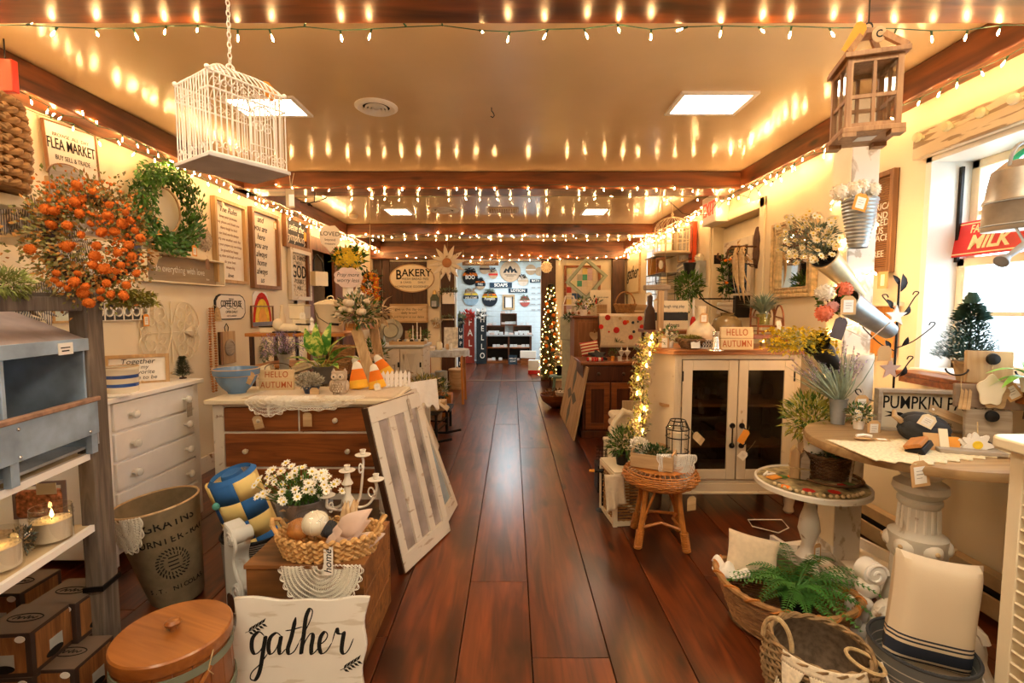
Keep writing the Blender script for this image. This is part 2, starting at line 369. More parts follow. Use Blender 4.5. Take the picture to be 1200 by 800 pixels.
# partition with header
lx, rx = -1.12, .575
pb = struct('wall_back', B().box(LW, lx, YB, YB + .16, 0, CE).box(rx, RW, YB, YB + .16, 0, CE).box(lx, rx, YB, YB + .16, 2.39, CE), creamp)
bw = wood('back_panel_boards', (.03, .009, .003), (.10, .032, .01), 'z', .5, 1)
for k, (xa, xb) in enumerate([(-2.73, -2.56), (-2.55, -2.41), (-1.40, -1.12)]):
    part('panel_board', B().box(xa, xb, YB - .03, YB, 0, 2.42), bw, pb, bev=.004)
part('panel_board', B().box(.575, .86, YB - .03, YB, 0, 2.42), bw, pb, bev=.004)
part('corner_post', B().box(1.96, 2.20, YB - .14, YB, 0, 2.5), bw, pb, bev=.006)
part('opening_trim', B().box(lx - .015, lx + .02, YB - .035, YB + .17, 0, 2.39), plain('blue_white_trim', (.6, .68, .72), .5), pb)
part('pale_pilaster', B().box(-1.66, -1.42, YB - .06, YB, 0, 2.42), creamp, pb, bev=.01)
dd = struct('door_3', B().box(-2.40, -1.68, YB - .05, YB, 0, 2.36), bw, bev=.004)
for xx in (-2.36, -2.15, -1.94): part('door_board', B().box(xx, xx + .19, YB - .065, YB - .05, .1, 2.28), bw, dd, bev=.004)

# beams
for k, (y0, y1) in enumerate([(1.70, 1.985), (4.6, 4.9), (7.42, 7.72)]):
    struct('trim_%d' % (k + 1), B().box(-2.66, 2.2, y0, y1, BB, CE - .002), beamw, bev=.012)
struct('trim_4', B().box(LW, RW, YB - .2, YB, 2.40, CE - .002), beamw, bev=.01)
struct('trim_5', B().box(LW, -2.53, YN, YB - .2, BB, CE - .001), beamy, bev=.01)
struct('trim_6', B().box(2.15, RW, YN, YB - .2, BB, CE - .001), beamy, bev=.01)
struct('baseboard_left', B().box(LW, LW + .02, YN, 6.34, 0, .14), wornw)
bh = struct('baseboard_right', B().box(RW - .02, RW, YN, dy0, 0, .16), plain('tan_baseboard', (.5, .36, .2), .5))
# baseboard heater below the window
h = thing('baseboard_heater', 'long tan baseboard heater along the foot of the right wall', 'heater', (RW - .02, 2.2, 0))
part('heater_cover', B().box(-.06, 0, -1.3, 1.55, .17, .235).box(-.075, -.06, -1.3, 1.55, .05, .14).box(-.075, 0, 1.53, 1.55, .02, .235), plain('heater_enamel', (.50, .36, .20), .4), h, bev=.003)
part('fin_row', B().box(-.05, -.01, -1.3, 1.5, .08, .16), black, h)

# windows
def window(name, X, y0, y1, z0, z1, mid, verts, hm):
    f = B(); X2 = X + .17
    f.box(X, X + .28, y0 - .001, y0 + .03, z0, z1).box(X, X + .28, y1 - .035, y1 + .001, z0, z1).box(X, X + .28, y0, y1, z1 - .03, z1 + .001)
    wn = struct(name, f, plain(name + '_jamb_paint', (.80, .80, .78), .4, var=.02))
    part('window_sill', B().box(X - .03, X + .28, y0, y1, z0 - .035, z0 + .02), whitep, wn, bev=.005)
    for (za, zb, xx) in ((z0 + .02, mid + .02, X2), (mid - .02, z1 - .03, X2 + .05)):
        s = B(); t = .045
        s.box(xx, xx + .04, y0 + .03, y0 + .03 + t, za, zb).box(xx, xx + .04, y1 - .035 - t, y1 - .035, za, zb).box(xx, xx + .04, y0 + .03, y1 - .035, za, za + t).box(xx, xx + .04, y0 + .03, y1 - .035, zb - t, zb)
        so = part('sash', s, creamp, wn, bev=.004)
        m = B()
        for yy in verts: m.box(xx + .012, xx + .03, yy - .011, yy + .011, za + t, zb - t)
        hz = (za + zb) / 2
        if hm: m.box(xx + .012, xx + .03, y0 + .075, y1 - .08, hz - .011, hz + .011)
        if m.v: part('glazing_bar', m, creamp, so)
        part('pane', B().box(xx + .019, xx + .022, y0 + .07, y1 - .07, za + .04, zb - .04), winglass, so)
    part('sash_track', B().box(X2 - .02, X2 - .005, y1 - .055, y1 - .037, mid, z1 - .06), blackm, wn)
    return wn
window('window_1', RW, wy0, wy1, wz0, wz1, 1.70, (1.85,), True)
window('window_2', RW, vy0, vy1, vz0, vz1, 1.87, (), True)
# header board above the near window with glass knobs
hb = struct('trim_7', B().box(-.001, 0, 0, 0, 0, 0), chip2)
bpy.data.objects.remove(hb)
hb = struct('trim_7', B().box(RW - .05, RW, .9, 2.72, wz1 - .005, wz1 + .145), chip2, bev=.008)
for k, (kx, ky) in enumerate([(1082, 161), (1117, 148), (1157, 132), (1197, 116)]):
    p = onx(kx, ky, RW - .05)
    part('knob', B().T(p, ry=-pi/2).lathe([(.010, 0), (.008, .015), (.022, .022), (.026, .034), (.02, .046), (.001, .05)], 14), plain('pale_glass_knob', (.72, .70, .42), .15) if k < 3 else cream, hb)
# door (closed) within the right recess
dr = struct('door_1', B().box(RW + .12, RW + .16, dy0 + .03, dy1 - .03, 0, dz - .03), creamp)
part('door_casing', B().box(RW - .02, RW + .16, dy1, dy1 + .09, 0, dz + .05).box(RW - .02, RW, dy0 - .09, dy0, 0, dz + .09).box(RW - .02, RW, dy0 - .09, dy1 + .09, dz, dz + .09).box(RW, RW + .14, dy1 - .03, dy1, 0, dz), creamp, dr, bev=.005)
for z in (.3, 1.1, 1.95): part('hinge', B().box(RW + .02, RW + .10, dy1 - .036, dy1 - .03, z, z + .10), blackm, dr)
# outside: pale porch floor, post and a lawn beyond
struct('ground', B().box(2.6, 14, -8, 18, -.3, -.2), plain('pale_ground', (.62, .64, .60), .9))
pp = thing('porch_post', 'cream porch post outside the near window', 'post', (3.3, 2.35, -.2))
part('shaft', B().box(-.055, .055, -.055, .055, 0, 2.1).box(-.08, .08, -.08, .08, 1.98, 2.06), creamp, pp, bev=.004)

# ---------- ceiling fittings ----------
def panel(px0, px1, py0, py1, y0, y1, m, lab, X=None):
    xa, xb = X
    t = thing('ceiling_light', lab, 'light', ((xa+xb)/2, (y0+y1)/2, CE), 0, 'ceiling light panels')
    w2, h2 = (xb-xa)/2, (y1-y0)/2
    part('frame', B().box(-w2-.03, w2+.03, -h2-.03, -h2, -.015, 0).box(-w2-.03, w2+.03, h2, h2+.03, -.015, 0).box(-w2-.03, -w2, -h2, h2, -.015, 0).box(w2, w2+.03, -h2, h2, -.015, 0), whitep, t, bev=.002)
    part('diffuser', B().box(-w2, w2, -h2, h2, -.008, -.002), m, t)
pa, pb2 = onz(800, 109, CE), onz(785, 131, CE); X0 = pb2.x; W_ = .62
panel(0, 0, 0, 0, pa.y, pb2.y, panelm, 'square lit ceiling panel on the right, before the second beam', (X0, X0 + .41))
pc, pd = onz(340, 114, CE), onz(360, 133, CE)
panel(0, 0, 0, 0, pc.y, pd.y, panelm, 'square lit ceiling panel seen through the white birdcage', (pd.x - .40, pd.x))
for px in (463, 700):
    p = onz(px, 244, CE); q = onz(px, 250.5, CE)
    panel(0, 0, 0, 0, p.y, q.y, panelm, 'small lit ceiling panel beyond the second beam, ' + ('left of the round vent' if px < 600 else 'right of the square grille'), (p.x - .14, p.x + .14))
for k, x in enumerate((-1.1, .9)):
    panel(0, 0, 0, 0, -1.4, -.8, panelm, 'lit ceiling panel behind the camera, ' + ('left' if k == 0 else 'right'), (x - .3, x + .3)); panel(0, 0, 0, 0, .5, 1.1, panelm, 'added unseen fill panel overhead nearest the camera, ' + ('left' if k == 0 else 'right'), (x - .3, x + .3))  # overhead pair is unseen fill, added to brighten the foreground
panel(0, 0, 0, 0, 10.6, 11.2, panelb, 'added cool fill panel on the far soap room ceiling', (-.4, .2)); panel(0, 0, 0, 0, 12.0, 12.6, panelb, 'added cool fill panel close to the far shiplap wall', (-.4, .2))  # both far room panels are added to strengthen its cool daylight
def vent(px, py, r, lab):
    p = onz(px, py, CE); t = thing('ceiling_vent', lab, 'vent', p)
    part('rim', B().lathe([(r, 0), (r, -.006), (r * .86, -.018), (r * .66, -.012), (r * .62, 0)], 40, cap=False), whitep, t)
    part('duct', B().lathe([(r * .64, -.001), (r*.02, -.001)], 32), black, t)
    for q in (.52, .36, .2): part('ring', B().lathe([(r * q, -.006), (r * q + .004, -.022), (r * (q - .09), -.016), (r * (q - .07), -.004), (r*q, -.006)], 32, cap=False), whitep, t)
vent(441, 125, .135, 'round white air vent in the ceiling right of the birdcage'); vent(520, 246, .2, 'round white air vent in the ceiling beyond the second beam')
t = thing('ceiling_grille', 'rectangular tan return grille in the ceiling beyond the second beam', 'vent', onz(590, 246, CE))
part('frame', B().box(-.2, .2, -.13, .13, -.012, 0), creamp, t)
for k in range(12): part('slat', B().box(-.18 + k * .031, -.165 + k * .031, -.12, .12, -.022, -.012), tanw, t)
p = onz(576, 126, CE); solo('ceiling_hook', B().tube([(0, 0, 0), (0, 0, -.02), (.012, 0, -.035), (.018, 0, -.05), (.008, 0, -.062), (-.006, 0, -.055)], .0035), black, 'small black hook screwed into the ceiling between the beams', 'hook', p)
p = onz(414, 252, CE); solo('smoke_detector', B().lathe([(.001, -.05), (.05, -.045), (.06, -.02), (.06, 0)], 20), creamp, 'small cream smoke detector on the ceiling near the left beam', 'detector', p)

# ---------- string lights ----------
bulb_me = mesh('bulb', B().lathe([(.0015, 0), (.0034, .006), (.0038, .011), (.0026, .019), (.0006, .026)], 6, (0, 0, -.026)).T(), bulbm)
bulb_me2 = mesh('bulb', B().lathe([(.002, 0), (.0045, .007), (.0045, .013), (.0015, .022)], 5, (0, 0, -.024)), bulbm)
sr = random.Random(11)
def lights(lab, pts, step, sag=.01, big=False, jit=.02, down=.75, dirs=(0, 0, 0), name='string_light'):
    """pts: polyline; bulbs every step; wire wavers"""
    path = []
    for a, b2 in zip(pts[:-1], pts[1:]):
        a, b2 = V(a), V(b2); n = max(2, int((b2 - a).length / step)); path += [a.lerp(b2, i / n) for i in range(n)]
    path.append(V(pts[-1]))
    path = [p + V((sr.uniform(-1, 1) * jit * .5, sr.uniform(-1, 1) * jit * .5, sr.uniform(-1, .6) * sag)) for p in path]
    t = thing(name, lab, 'lights', path[0]); o0 = path[0]
    wb = B().tube([p - o0 for p in path], .0022, 4)
    for p in path[1:]:
        d = V((sr.gauss(0, .35) + dirs[0], sr.gauss(0, .35) + dirs[1], -1 if sr.random() < down else sr.uniform(-.4, .8))).normalized()
        q = p - o0 + d * .018; wb.tube([p - o0, q], [.0042, .0035], 5)
        e = (-d).to_track_quat('Z', 'Y').to_euler()
        ob = obj('bulb', bulb_me2 if big else bulb_me, t, q, rot=tuple(e))
    part('wire', wb, wirem, t)
    return t
lights('warm string lights along the front edge of the nearest ceiling beam', [(-2.5, 1.69, BB + .005), (-1.2, 1.69, BB + .0), (.2, 1.69, BB + .02), (2.1, 1.69, BB)], .145, .02)
lights('warm string lights hanging from the rear edge of the nearest ceiling beam', [(-2.5, 1.995, BB), (0, 1.995, BB - .004), (2.1, 1.995, BB)], .135, .014)
lights('warm string lights along the lower edge of the left wall beam', [(-2.54, .4, BB - .01), (-2.54, 2.6, BB - .01), (-2.55, 5.5, BB - .01), (-2.55, 9.2, BB - .01)], .10, .02, jit=.03)
lights('second warm strand tucked below the left wall beam close to the wall', [(-2.62, .5, BB - .03), (-2.6, 4.0, BB - .03), (-2.6, 9.2, BB - .03)], .15, .03, jit=.05)
lights('warm string lights along the lower edge of the right wall beam', [(2.16, .4, BB - .01), (2.16, 4.5, BB - .01), (2.16, 9.2, BB - .01)], .11, .02, jit=.03)
lights('second warm strand sagging below the right wall beam past the exit sign', [(2.17, 3.4, BB - .03), (2.15, 5.6, BB - .06), (2.1, 7.0, BB - .1), (2.1, 9.2, BB - .12)], .10, .05, jit=.1)
lights('warm string lights across the front of the second beam', [(-2.4, 4.585, BB + .02), (0, 4.585, BB + .03), (2.05, 4.585, BB + .02)], 0.17, .018)
lights('warm string lights along the rear edge of the second beam', [(-2.4, 4.91, BB), (0, 4.91, BB), (2.05, 4.91, BB)], 0.16, .012)
lights('warm string lights across the front of the third beam', [(-2.4, 7.40, BB + .01), (2.05, 7.40, BB + .01)], 0.18, .03, True)
lights('warm string lights along the rear edge of the third beam', [(-2.4, 7.74, BB), (2.05, 7.74, BB)], 0.17, .015, True)
lights('warm string lights across the header over the far opening', [(-2.4, YB - .22, 2.47), (2.0, YB - .22, 2.47)], 0.18, .035, True)
lights('second warm strand under the header over the far opening', [(-1.0, YB - .22, 2.41), (.9, YB - .22, 2.40)], .18, .03, True)
# ================= builders for the goods =================
def place_wall(side,xn,yt,yb,xf,off=.0):
    """near edge at pixel column xn (top yt, bottom yb), far edge at xf -> centre-bottom point, width, height, rz"""
    X=(LW+off) if side == 'l' else (RW - off)
    a,b,c=onx(xn,yt,X),onx(xn,yb,X),onx(xf,(yt+yb) / 2,X)
    return V((X,(a.y+c.y) / 2,b.z)),abs(c.y - a.y),a.z - b.z,(pi/2 if side == 'l' else -pi/2)
def tie(parent,loc,h=.06,wd=None,m=None,rz=0,ry=0,print_=True,rx=0,up=.03):
    """card price tag tied on with string: a part of the thing it hangs from"""
    wd=wd or h*.62; m=m or kraft; c=wd*.25
    pts=[(-wd/2,-h),(wd/2,-h),(wd/2,-c),(wd/2 - c,0),(-wd/2+c,0),(-wd/2,-c)]
    t=part('price_tag',B().prism(pts,-.0008,.0008),m,parent,loc=loc,rot=(rx,ry,rz))
    if print_:
        part('printed_label',B().prism([(-wd*.32,-h*.88),(wd*.32,-h*.88),(wd*.32,-h*.22),(-wd*.32,-h*.22)],-.0016,-.0008),paper,t)
        part('print_bars',B().box(-wd*.2,wd*.2,-.002,-.0016,-h*.40,-h*.38).box(-wd*.2,wd*.2,-.002,-.0016,-h*.53,-h*.50).box(-wd*.2,wd*.1,-.002,-.0016,-h*.67,-h*.65),MT.get('faint_print') or plain('faint_print',(.30,.26,.22),.8),t)
    if up: part('string',B().tube([(0,-.001,-.006),(.004,0,up*.5),(0,.002,up)],.0008,4),rope,t)
    return t
def sign(label,cat,loc,wd,h,rz,board,fr=None,fw=.015,th=.02,lines=(),shape=None,name='wall_sign',rx=0,group=None,tilt=0,im=None,fdep=None):
    """lines: (string, x, z, size, xs) with x,z measured from the centre; stands on its base"""
    m_=Matrix.Rotation(rz,4,'Z') @ Matrix.Rotation(tilt,4,'Y') @ Matrix.Rotation(rx,4,'X')
    t=thing(name,label,cat,loc,group=group,rot=tuple(m_.to_euler()))
    pts=[(x,z+h/2) for x,z in (shape if shape else [(-wd/2,-h/2),(wd/2,-h/2),(wd/2,h/2),(-wd/2,h/2)])]
    part('board',B().prism(pts,-th,0),board,t,bev=.0015)
    if fr:
        d=fdep or th+.01
        b=B().box(-wd/2 - fw/2,-wd/2+fw/2,-d,0,-fw/2,h+fw/2).box(wd/2 - fw/2,wd/2+fw/2,-d,0,-fw/2,h+fw/2).box(-wd/2+fw/2,wd/2 - fw/2,-d,0,-fw/2,fw/2).box(-wd/2+fw/2,wd/2 - fw/2,-d,0,h - fw/2,h+fw/2)
        part('frame',b,fr,t,bev=.0015)
    for L_ in lines:
        s,x,z,sz=L_[:4]; xs=L_[4] if len(L_)>4 else 1; m=L_[5] if len(L_)>5 else (im or ink); bo=L_[6] if len(L_)>6 else 0; sh=L_[7] if len(L_)>7 else 0
        text(s,sz,m,t,(x,-th - .001,z+h/2),xs,bo,shear=sh)
    return t
def foliage(b,c,rad,n,L,W,seg=1,out=1.0,flat=0,up=.3,shell=.35,bend=.15):
    for _ in range(n):
        while True:
            p=V((rv(1),rv(1),rv(1)))
            if shell<p.length<=1: break
        q=V((p.x*rad[0],p.y*rad[1],p.z*rad[2])); d=V((p.x*out+rv(.5),p.y*out+rv(.5),p.z*out+rv(.5)+up))
        b.leaf(V(c)+q,d,L*ru(.6,1.25),W*ru(.7,1.2),(rv(1),rv(1),1),bend,seg)
    return b
def daisy(b,c,nrm,r,n=9,k0=0,k1=1):
    n_=V(nrm).normalized(); u=n_.orthogonal().normalized(); w_=n_.cross(u)
    b.mat(k0)
    for i in range(n):
        a=2*pi*i/n+rv(.1); d=u*cos(a)+w_*sin(a)
        b.leaf(V(c)+d*r*.2,d+n_*.15,r*.85,r*.5,n_,.05)
    b.mat(k1); b.ball(V(c)+n_*r*.06,r*.3,(1,1,.8),6,4); b.mat(k0)
def woven(name,prof,parent,m,n=28,wr=.004,gap=None,loc=(0,0,0),sx=1,sy=1,rim=True,bottom=True,stake=None,seg=2):
    """woven wall: horizontal weavers alternate in and out of upright stakes"""
    b=B(); prof=[V((r,0,z)) for r,z in prof]
    def rad(z):
        for p,q in zip(prof[:-1],prof[1:]):
            if p.z - 1e-6<=z<=q.z+1e-6: return p.x+(q.x - p.x)*(z - p.z) / max(q.z - p.z,1e-6)
        return prof[-1].x
    z0,z1=prof[0].z,prof[-1].z; gap=gap or wr*1.75; k=0; z=z0+wr
    while z<z1 - wr:
        r=rad(z); pts=[]
        for i in range(n*seg):
            a=2*pi*i/(n*seg); o=wr*.75*cos(pi*i / seg+k*pi); pts.append(((r+o)*cos(a)*sx,(r+o)*sin(a)*sy,z))
        b.tube(pts,wr*.8,4,closed=True); z+=gap; k+=1
    for i in range(n):
        a=2*pi*i/n; b.tube([(rad(zz)*cos(a)*sx,rad(zz)*sin(a)*sy,zz) for zz in [z0+(z1-z0)*j/5 for j in range(6)]],wr*.5,4)
    if bottom: b.lathe([(prof[0].x,z0+.002),(.001,z0+.002)],n,sx=sx,sy=sy,cap=False)
    w_=part('weave',b,m,parent,loc=loc,stuff=True)
    if rim:
        r=prof[-1].x; b=B()
        for ph in (0,pi):
            b.tube([((r+wr*.9*cos(9*a+ph))*cos(a)*sx,(r+wr*.9*cos(9*a+ph))*sin(a)*sy,z1+wr*1.1*sin(9*a+ph)) for a in [2*pi*i/72 for i in range(72)]],wr*1.15,5,closed=True)
        part('rim',b,m,parent,loc=loc)
    return w_
def lace(fn,nr,nu,wd=.0012,a0=0,a1=2*pi,scal=True,r0=.12):
    """open lace as thread geometry; fn(radius 0..1, angle) -> point"""
    b=B()
    def strand(pts): b.tube(pts,wd*1.4,3,cap=False)
    st=2 if nu<40 else 1
    rr=[r0+(.93 - r0)*i / nr for i in range(nr+1)]
    for i,r in enumerate(rr): strand([fn(r,a0+(a1-a0)*j/nu) for j in range(nu+1)])
    for i in range(nr):
        m=nu if i>nr*.45 else nu // 2
        for ph in (0,1):
            pts=[]
            for j in range(m+1):
                pts.append(fn(rr[i] if (j+ph) % 2 else rr[i+1],a0+(a1-a0)*j/m))
            strand(pts)
    if scal:
        ns=max(6,nu // 6)
        for w2 in (.05,.09):
            strand([fn(.93+w2*abs(sin(pi*ns*j / (ns*8))),a0+(a1-a0)*j/(ns*8)) for j in range(ns*8+1)])
    return b
def pillow_mesh(wd,h,th,n=14):
    b=B()
    def f(s):
        def g(u,v):
            x,z=u*2-1,v*2-1; k=(1 - x**4)*(1 - z**4); pin=1 - .10*(abs(x)**1.5)*(1 - abs(z))*1.0; 
            return (x*wd/2*(1 - .07*(1 - z*z)),s*th/2*max(k,0)**.45,z*h/2*(1 - .07*(1 - x*x)))
        return g
    b.sheet(f(-1),n,n).sheet(lambda u,v: f(1)(1-u,v),n,n); return b
def knob(parent,loc,r=.016,m=None,rx=pi/2,name='knob',rz=0):
    return part(name,B().lathe([(r*.45,0),(r*.4,r*.9),(r,r*1.3),(r*.95,r*1.9),(r*.5,r*2.2),(.0005,r*2.25)],14),m or tanw,parent,loc=loc,rot=(rx,0,rz))
def picture_frame(b,wd,h,fw,th,z0=0):
    return b.box(-wd/2,-wd/2+fw,-th,0,z0,z0+h).box(wd/2-fw,wd/2,-th,0,z0,z0+h).box(-wd/2+fw,wd/2-fw,-th,0,z0,z0+fw).box(-wd/2+fw,wd/2-fw,-th,0,z0+h-fw,z0+h)
def turned(h,r,feet=True): return [(r*.55,0),(r*.75,h*.04),(r*.6,h*.12),(r*.9,h*.22),(r,h*.34),(r*.75,h*.5),(r*1.0,h*.56),(r*.7,h*.60),(r*1.05,h*.68),(r*1.05,h)]
def stroke(pts,wds,th=.001):
    """flat pen stroke in the XZ plane with a varying width"""
    b=B(); n=len(pts); vs=[]
    for i,(x,z) in enumerate(pts):
        x0,z0=pts[max(i-1,0)]; x1,z1=pts[min(i+1,n-1)]; d=math.hypot(x1-x0,z1-z0) or 1; nx,nz=-(z1-z0)/d,(x1-x0)/d
        w_=wds[i] / 2; vs+=[(x+nx*w_,-th,z+nz*w_),(x-nx*w_,-th,z-nz*w_)]
    b.add(vs,[(2*i,2*i+1,2*i+3,2*i+2) for i in range(n-1)]); return b
def spline(P,n=8):
    out=[]
    for i in range(len(P) - 1):
        p0,p1,p2,p3=P[max(i-1,0)],P[i],P[i+1],P[min(i+2,len(P)-1)]
        for j in range(n):
            t=j / n; out.append(tuple(.5*((2*b)+(-a+c)*t+(2*a-5*b+4*c-d)*t*t+(-a+3*b-3*c+d)*t**3) for a,b,c,d in zip(p0,p1,p2,p3)))
    return out+[tuple(P[-1])]
def pen(parent,P,w0,w1,m=None,s=1,ox=0,oz=0,y=-.001,name='brush_stroke'):
    """calligraphy: thick on the way down, thin on the way up"""
    Q=spline([(ox+a*s,oz+c*s) for a,c in P],8); wd=[]
    for i in range(len(Q)):
        a,b=Q[max(i-1,0)],Q[min(i+1,len(Q)-1)]; L_=math.hypot(b[0]-a[0],b[1]-a[1]) or 1; dn=max(0,-(b[1]-a[1]) / L_)
        e=min(1,min(i,len(Q)-1-i) / 4+.25); wd.append((w0+(w1 - w0)*dn)*e)
    return stroke(Q,wd,-y)
def scroll(c,r,t0,turns,n=22,k=.12,flip=1):
    return [(c[0]+flip*r*(k+(1-k)*(1 - i/(n-1)))*cos(t0+turns*2*pi*i/(n-1)),c[1]+r*(k+(1-k)*(1 - i/(n-1)))*sin(t0+turns*2*pi*i/(n-1))) for i in range(n)]
# ================= left wall =================
oak=wood('oak_frame',(.42,.25,.10),(.66,.44,.20),'z',.5,1); oakd=wood('walnut_frame',(.20,.09,.035),(.36,.18,.08),'z',.5,1)
p,w1,h1,rz=place_wall('l',51,148,196,112,.03)
sign('weathered white flea market sign propped high on the left wall','sign',p,w1,h1+.05,rz,worn('rusty_white_enamel',(.76,.70,.62),(.25,.10,.04),.33,9),oakd,.006,.01,[('BROWSE  ALL  DAY',0,.075,.028),('FLEA MARKET',0,.02,.09,.58,ink,.005),('BUY SELL & TRADE',0,-.055,.04,.7)],tilt=-.06)
# green wreath
p=onx(199,246,LW+.11); t=thing('boxwood_wreath','round green boxwood wreath hanging on the left wall above the shadow box','wreath',p,pi/2)
b=B(); rr_=.27
for i in range(2600):
    a=ru(0,2*pi); rho=rr_+rv(.085)*(1 - .2*random.random()); y=rv(.07); ta=a+pi/2+ru(-.2,1.1)
    b.leaf((rho*cos(a),y,rho*sin(a)),(cos(ta)+.5*cos(a),rv(.7) - .2,sin(ta)+.5*sin(a)),ru(.03,.055),.019,(rv(1),-1,rv(1)),.12)
part('foliage',b,[plain('box_leaf',(.055,.17,.02),.4,var=.6,scale=14)],t,stuff=True)
part('wire_ring',B().tube([(r_*cos(a),.04,r_*sin(a)) for r_ in (.17,) for a in [2*pi*i/40 for i in range(40)]],.008,6,closed=True),tanw,t)
tie(t,(.13,-.09,-.25),.085,.055,orangt,up=.05)
# shadow box
p,w1,h1,rz=place_wall('l',156,292,329,252,.001)
t=thing('shadow_box','long tan shadow box reading do everything with love below the green wreath','sign',p,rz)
part('back_panel',B().box(-w1/2,w1/2,-.01,0,0,h1),wood('taupe_board',(.30,.22,.14),(.42,.32,.2),'x',.6),t)
part('box_rim',picture_frame(B(),w1,h1,.012,.09),creamp,t,bev=.002)
text('do everything with love',.078,paper,t,(0,-.013,h1*.5),.8)
text('love',.03,paper,t,(w1*.36,-.013,h1*.26),.8)
tie(t,(-w1*.40,-.1,h1 - .0),.12,.08,tanw,.0,.5,print_=False); tie(t,(w1*.22,-.1,h1+.0),.09,.05,oakd,print_=False)
p=onx(240,281,LW+.02); t=thing('wooden_rosette','carved brown wooden flower rosette between the green wreath and the oak framed sign','ornament',p,pi/2)
for i in range(12): part('petal',B().leaf((0,0,0),(cos(i*pi/6),-.15,sin(i*pi/6)),.105,.055,(0,-1,0),.12,2),driftw,t,solid=.006)
part('center',B().ball((0,-.02,0),.03,(1,.5,1)),driftw,t)
p,w1,h1,rz=place_wall('l',247,231,328,284,.002)
ls=[('The Rules',0,h1*.40,.07,.9,ink,0,.3),('keep your promises',0,h1*.31,.035),('say please and thank you',0,h1*.24,.035),('share laugh be kind',0,h1*.17,.035),('use kind words always',0,h1*.10,.035),('help one another each day',0,h1*.03,.035),('say your prayers try new things',0,-h1*.04,.032),('be grateful be happy',0,-h1*.11,.035),('hug often and laugh out loud',0,-h1*.18,.032),('do your best',0,-h1*.25,.035),('dream big',0,-h1*.32,.035),('love',0,-h1*.42,.055,1,ink,0,.3)]
t=sign('tall oak framed sign covered with many short lines of text','sign',p,w1,h1,rz,paper,oak,.03,.01,[(a,x,z,s*1.05,.95)+tuple(k[1:] if len(k)>1 else ()) for a,x,z,s,*k in ls],im=oakd,fdep=.045)
tie(t,(-w1*.3,-.05,h1 - .02),.06,m=creamp)
p,w1,h1,rz=place_wall('l',291,244,335,323,.002)
t=sign('walnut framed white sign with big handwritten words','sign',p,w1,h1,rz,paper,oakd,.04,.01,[(s_,-w1*.12,h1*(.40 - .115*i),.095,.9,ink,0,.35) for i,s_ in enumerate(['and','you are','here','you are','always','home','always','us'])],fdep=.05)
tie(t,(w1*.28,-.06,h1 - .06),.085,.06,kraft,up=.07)
p,w1,h1,rz=place_wall('l',331,252,286,359,.002)
t=sign('black chalkboard sign in a brown frame at the top of the left wall','sign',p,w1,h1,rz,greyc,oakd,.045,.012,[('seize the',0,h1*.2,.13,.9,paper,0,.4),('symphony',0,-h1*.15,.15,.9,paper,0,.4)],fdep=.05)
tie(t,(w1*.22,-.06,h1*.62),.11,.07,orangt,up=.2,print_=False)
p,w1,h1,rz=place_wall('l',337,292,349,360,.002)
sign('silvery framed plank sign reading GOD under the chalkboard','sign',p,w1,h1,rz,chip2,wornc,.05,.012,[('ALL THINGS',0,h1*.36,.08,.9),('WITH',0,h1*.25,.06),('GOD',0,h1*.06,.22,.8,ink,.01),('POSSIBLE',0,-h1*.14,.07,.9),('ARE',0,-h1*.28,.07)],fdep=.05)
oct_=lambda w_,h_: [(-w_*.5,-h_*.25),(-w_*.43,-h_*.42),(-w_*.33,-h_*.5),(w_*.33,-h_*.5),(w_*.43,-h_*.42),(w_*.5,-h_*.25),(w_*.5,h_*.25),(w_*.43,h_*.42),(w_*.33,h_*.5),(-w_*.33,h_*.5),(-w_*.43,h_*.42),(-w_*.5,h_*.25)]
p,w1,h1,rz=place_wall('l',250,344,375,286,.002)
t=thing('coffee_sign','white coffee house plaque with black rim on the left wall','sign',p,rz)
part('rim',B().prism([(x,z+h1/2) for x,z in oct_(w1,h1)],-.012,0),black,t); part('board',B().prism([(x,z+h1/2) for x,z in oct_(w1*.93,h1*.92)],-.016,-.012),paper,t)
for s_,z,q,xs in (('FRESH',.8,.03,1),('COFFEE HOUSE',.62,.085,.58),('OPEN DAILY',.3,.035,1),('HOT & READY',.14,.025,1)): text(s_,q,ink,t,(0,-.0175,h1*z),xs,.01 if q>.08 else 0)
part('scrollwork',stroke(spline([(-w1*.4,.1),(-w1*.25,.13),(-w1*.12,.1),(0,.12),(w1*.12,.1),(w1*.25,.13),(w1*.4,.1)]),[.005]*49,.0175),ink,t)
# white enamel outline sign and the sunburst picture
p,w1,h1,rz=place_wall('l',295,341,357,313,.002)
sign('small white tin plaque with clipped corners above the sunburst picture','sign',p,w1,h1,rz,whitep,shape=[(-w1*.5,-h1*.5),(w1*.5,-h1*.5),(w1*.5,h1*.2),(w1*.36,h1*.5),(-w1*.36,h1*.5),(-w1*.5,h1*.2)],lines=[('SUGAR',0,0,.035),('MAPLE',0,-.04,.03)],th=.008)
p,w1,h1,rz=place_wall('l',293,358,384,319,.002)
t=thing('sunburst_picture','yellow sunburst picture with a red arch in a thin brown frame','picture',p,rz)
part('frame',picture_frame(B(),w1,h1,.012,.02),oakd,t); part('print',B().box(-w1/2,w1/2,-.006,0,0,h1),plain('pale_yellow_print',(.78,.66,.40),.6),t)
for i in range(7):
    a=pi*(i+.5) / 7; part('sun_ray',B().prism([(0,h1*.25),(h1*.62*cos(a-.11),h1*.25+h1*.62*sin(a-.11)),(h1*.62*cos(a+.11),h1*.25+h1*.62*sin(a+.11))],-.008,-.006),yellow,t)
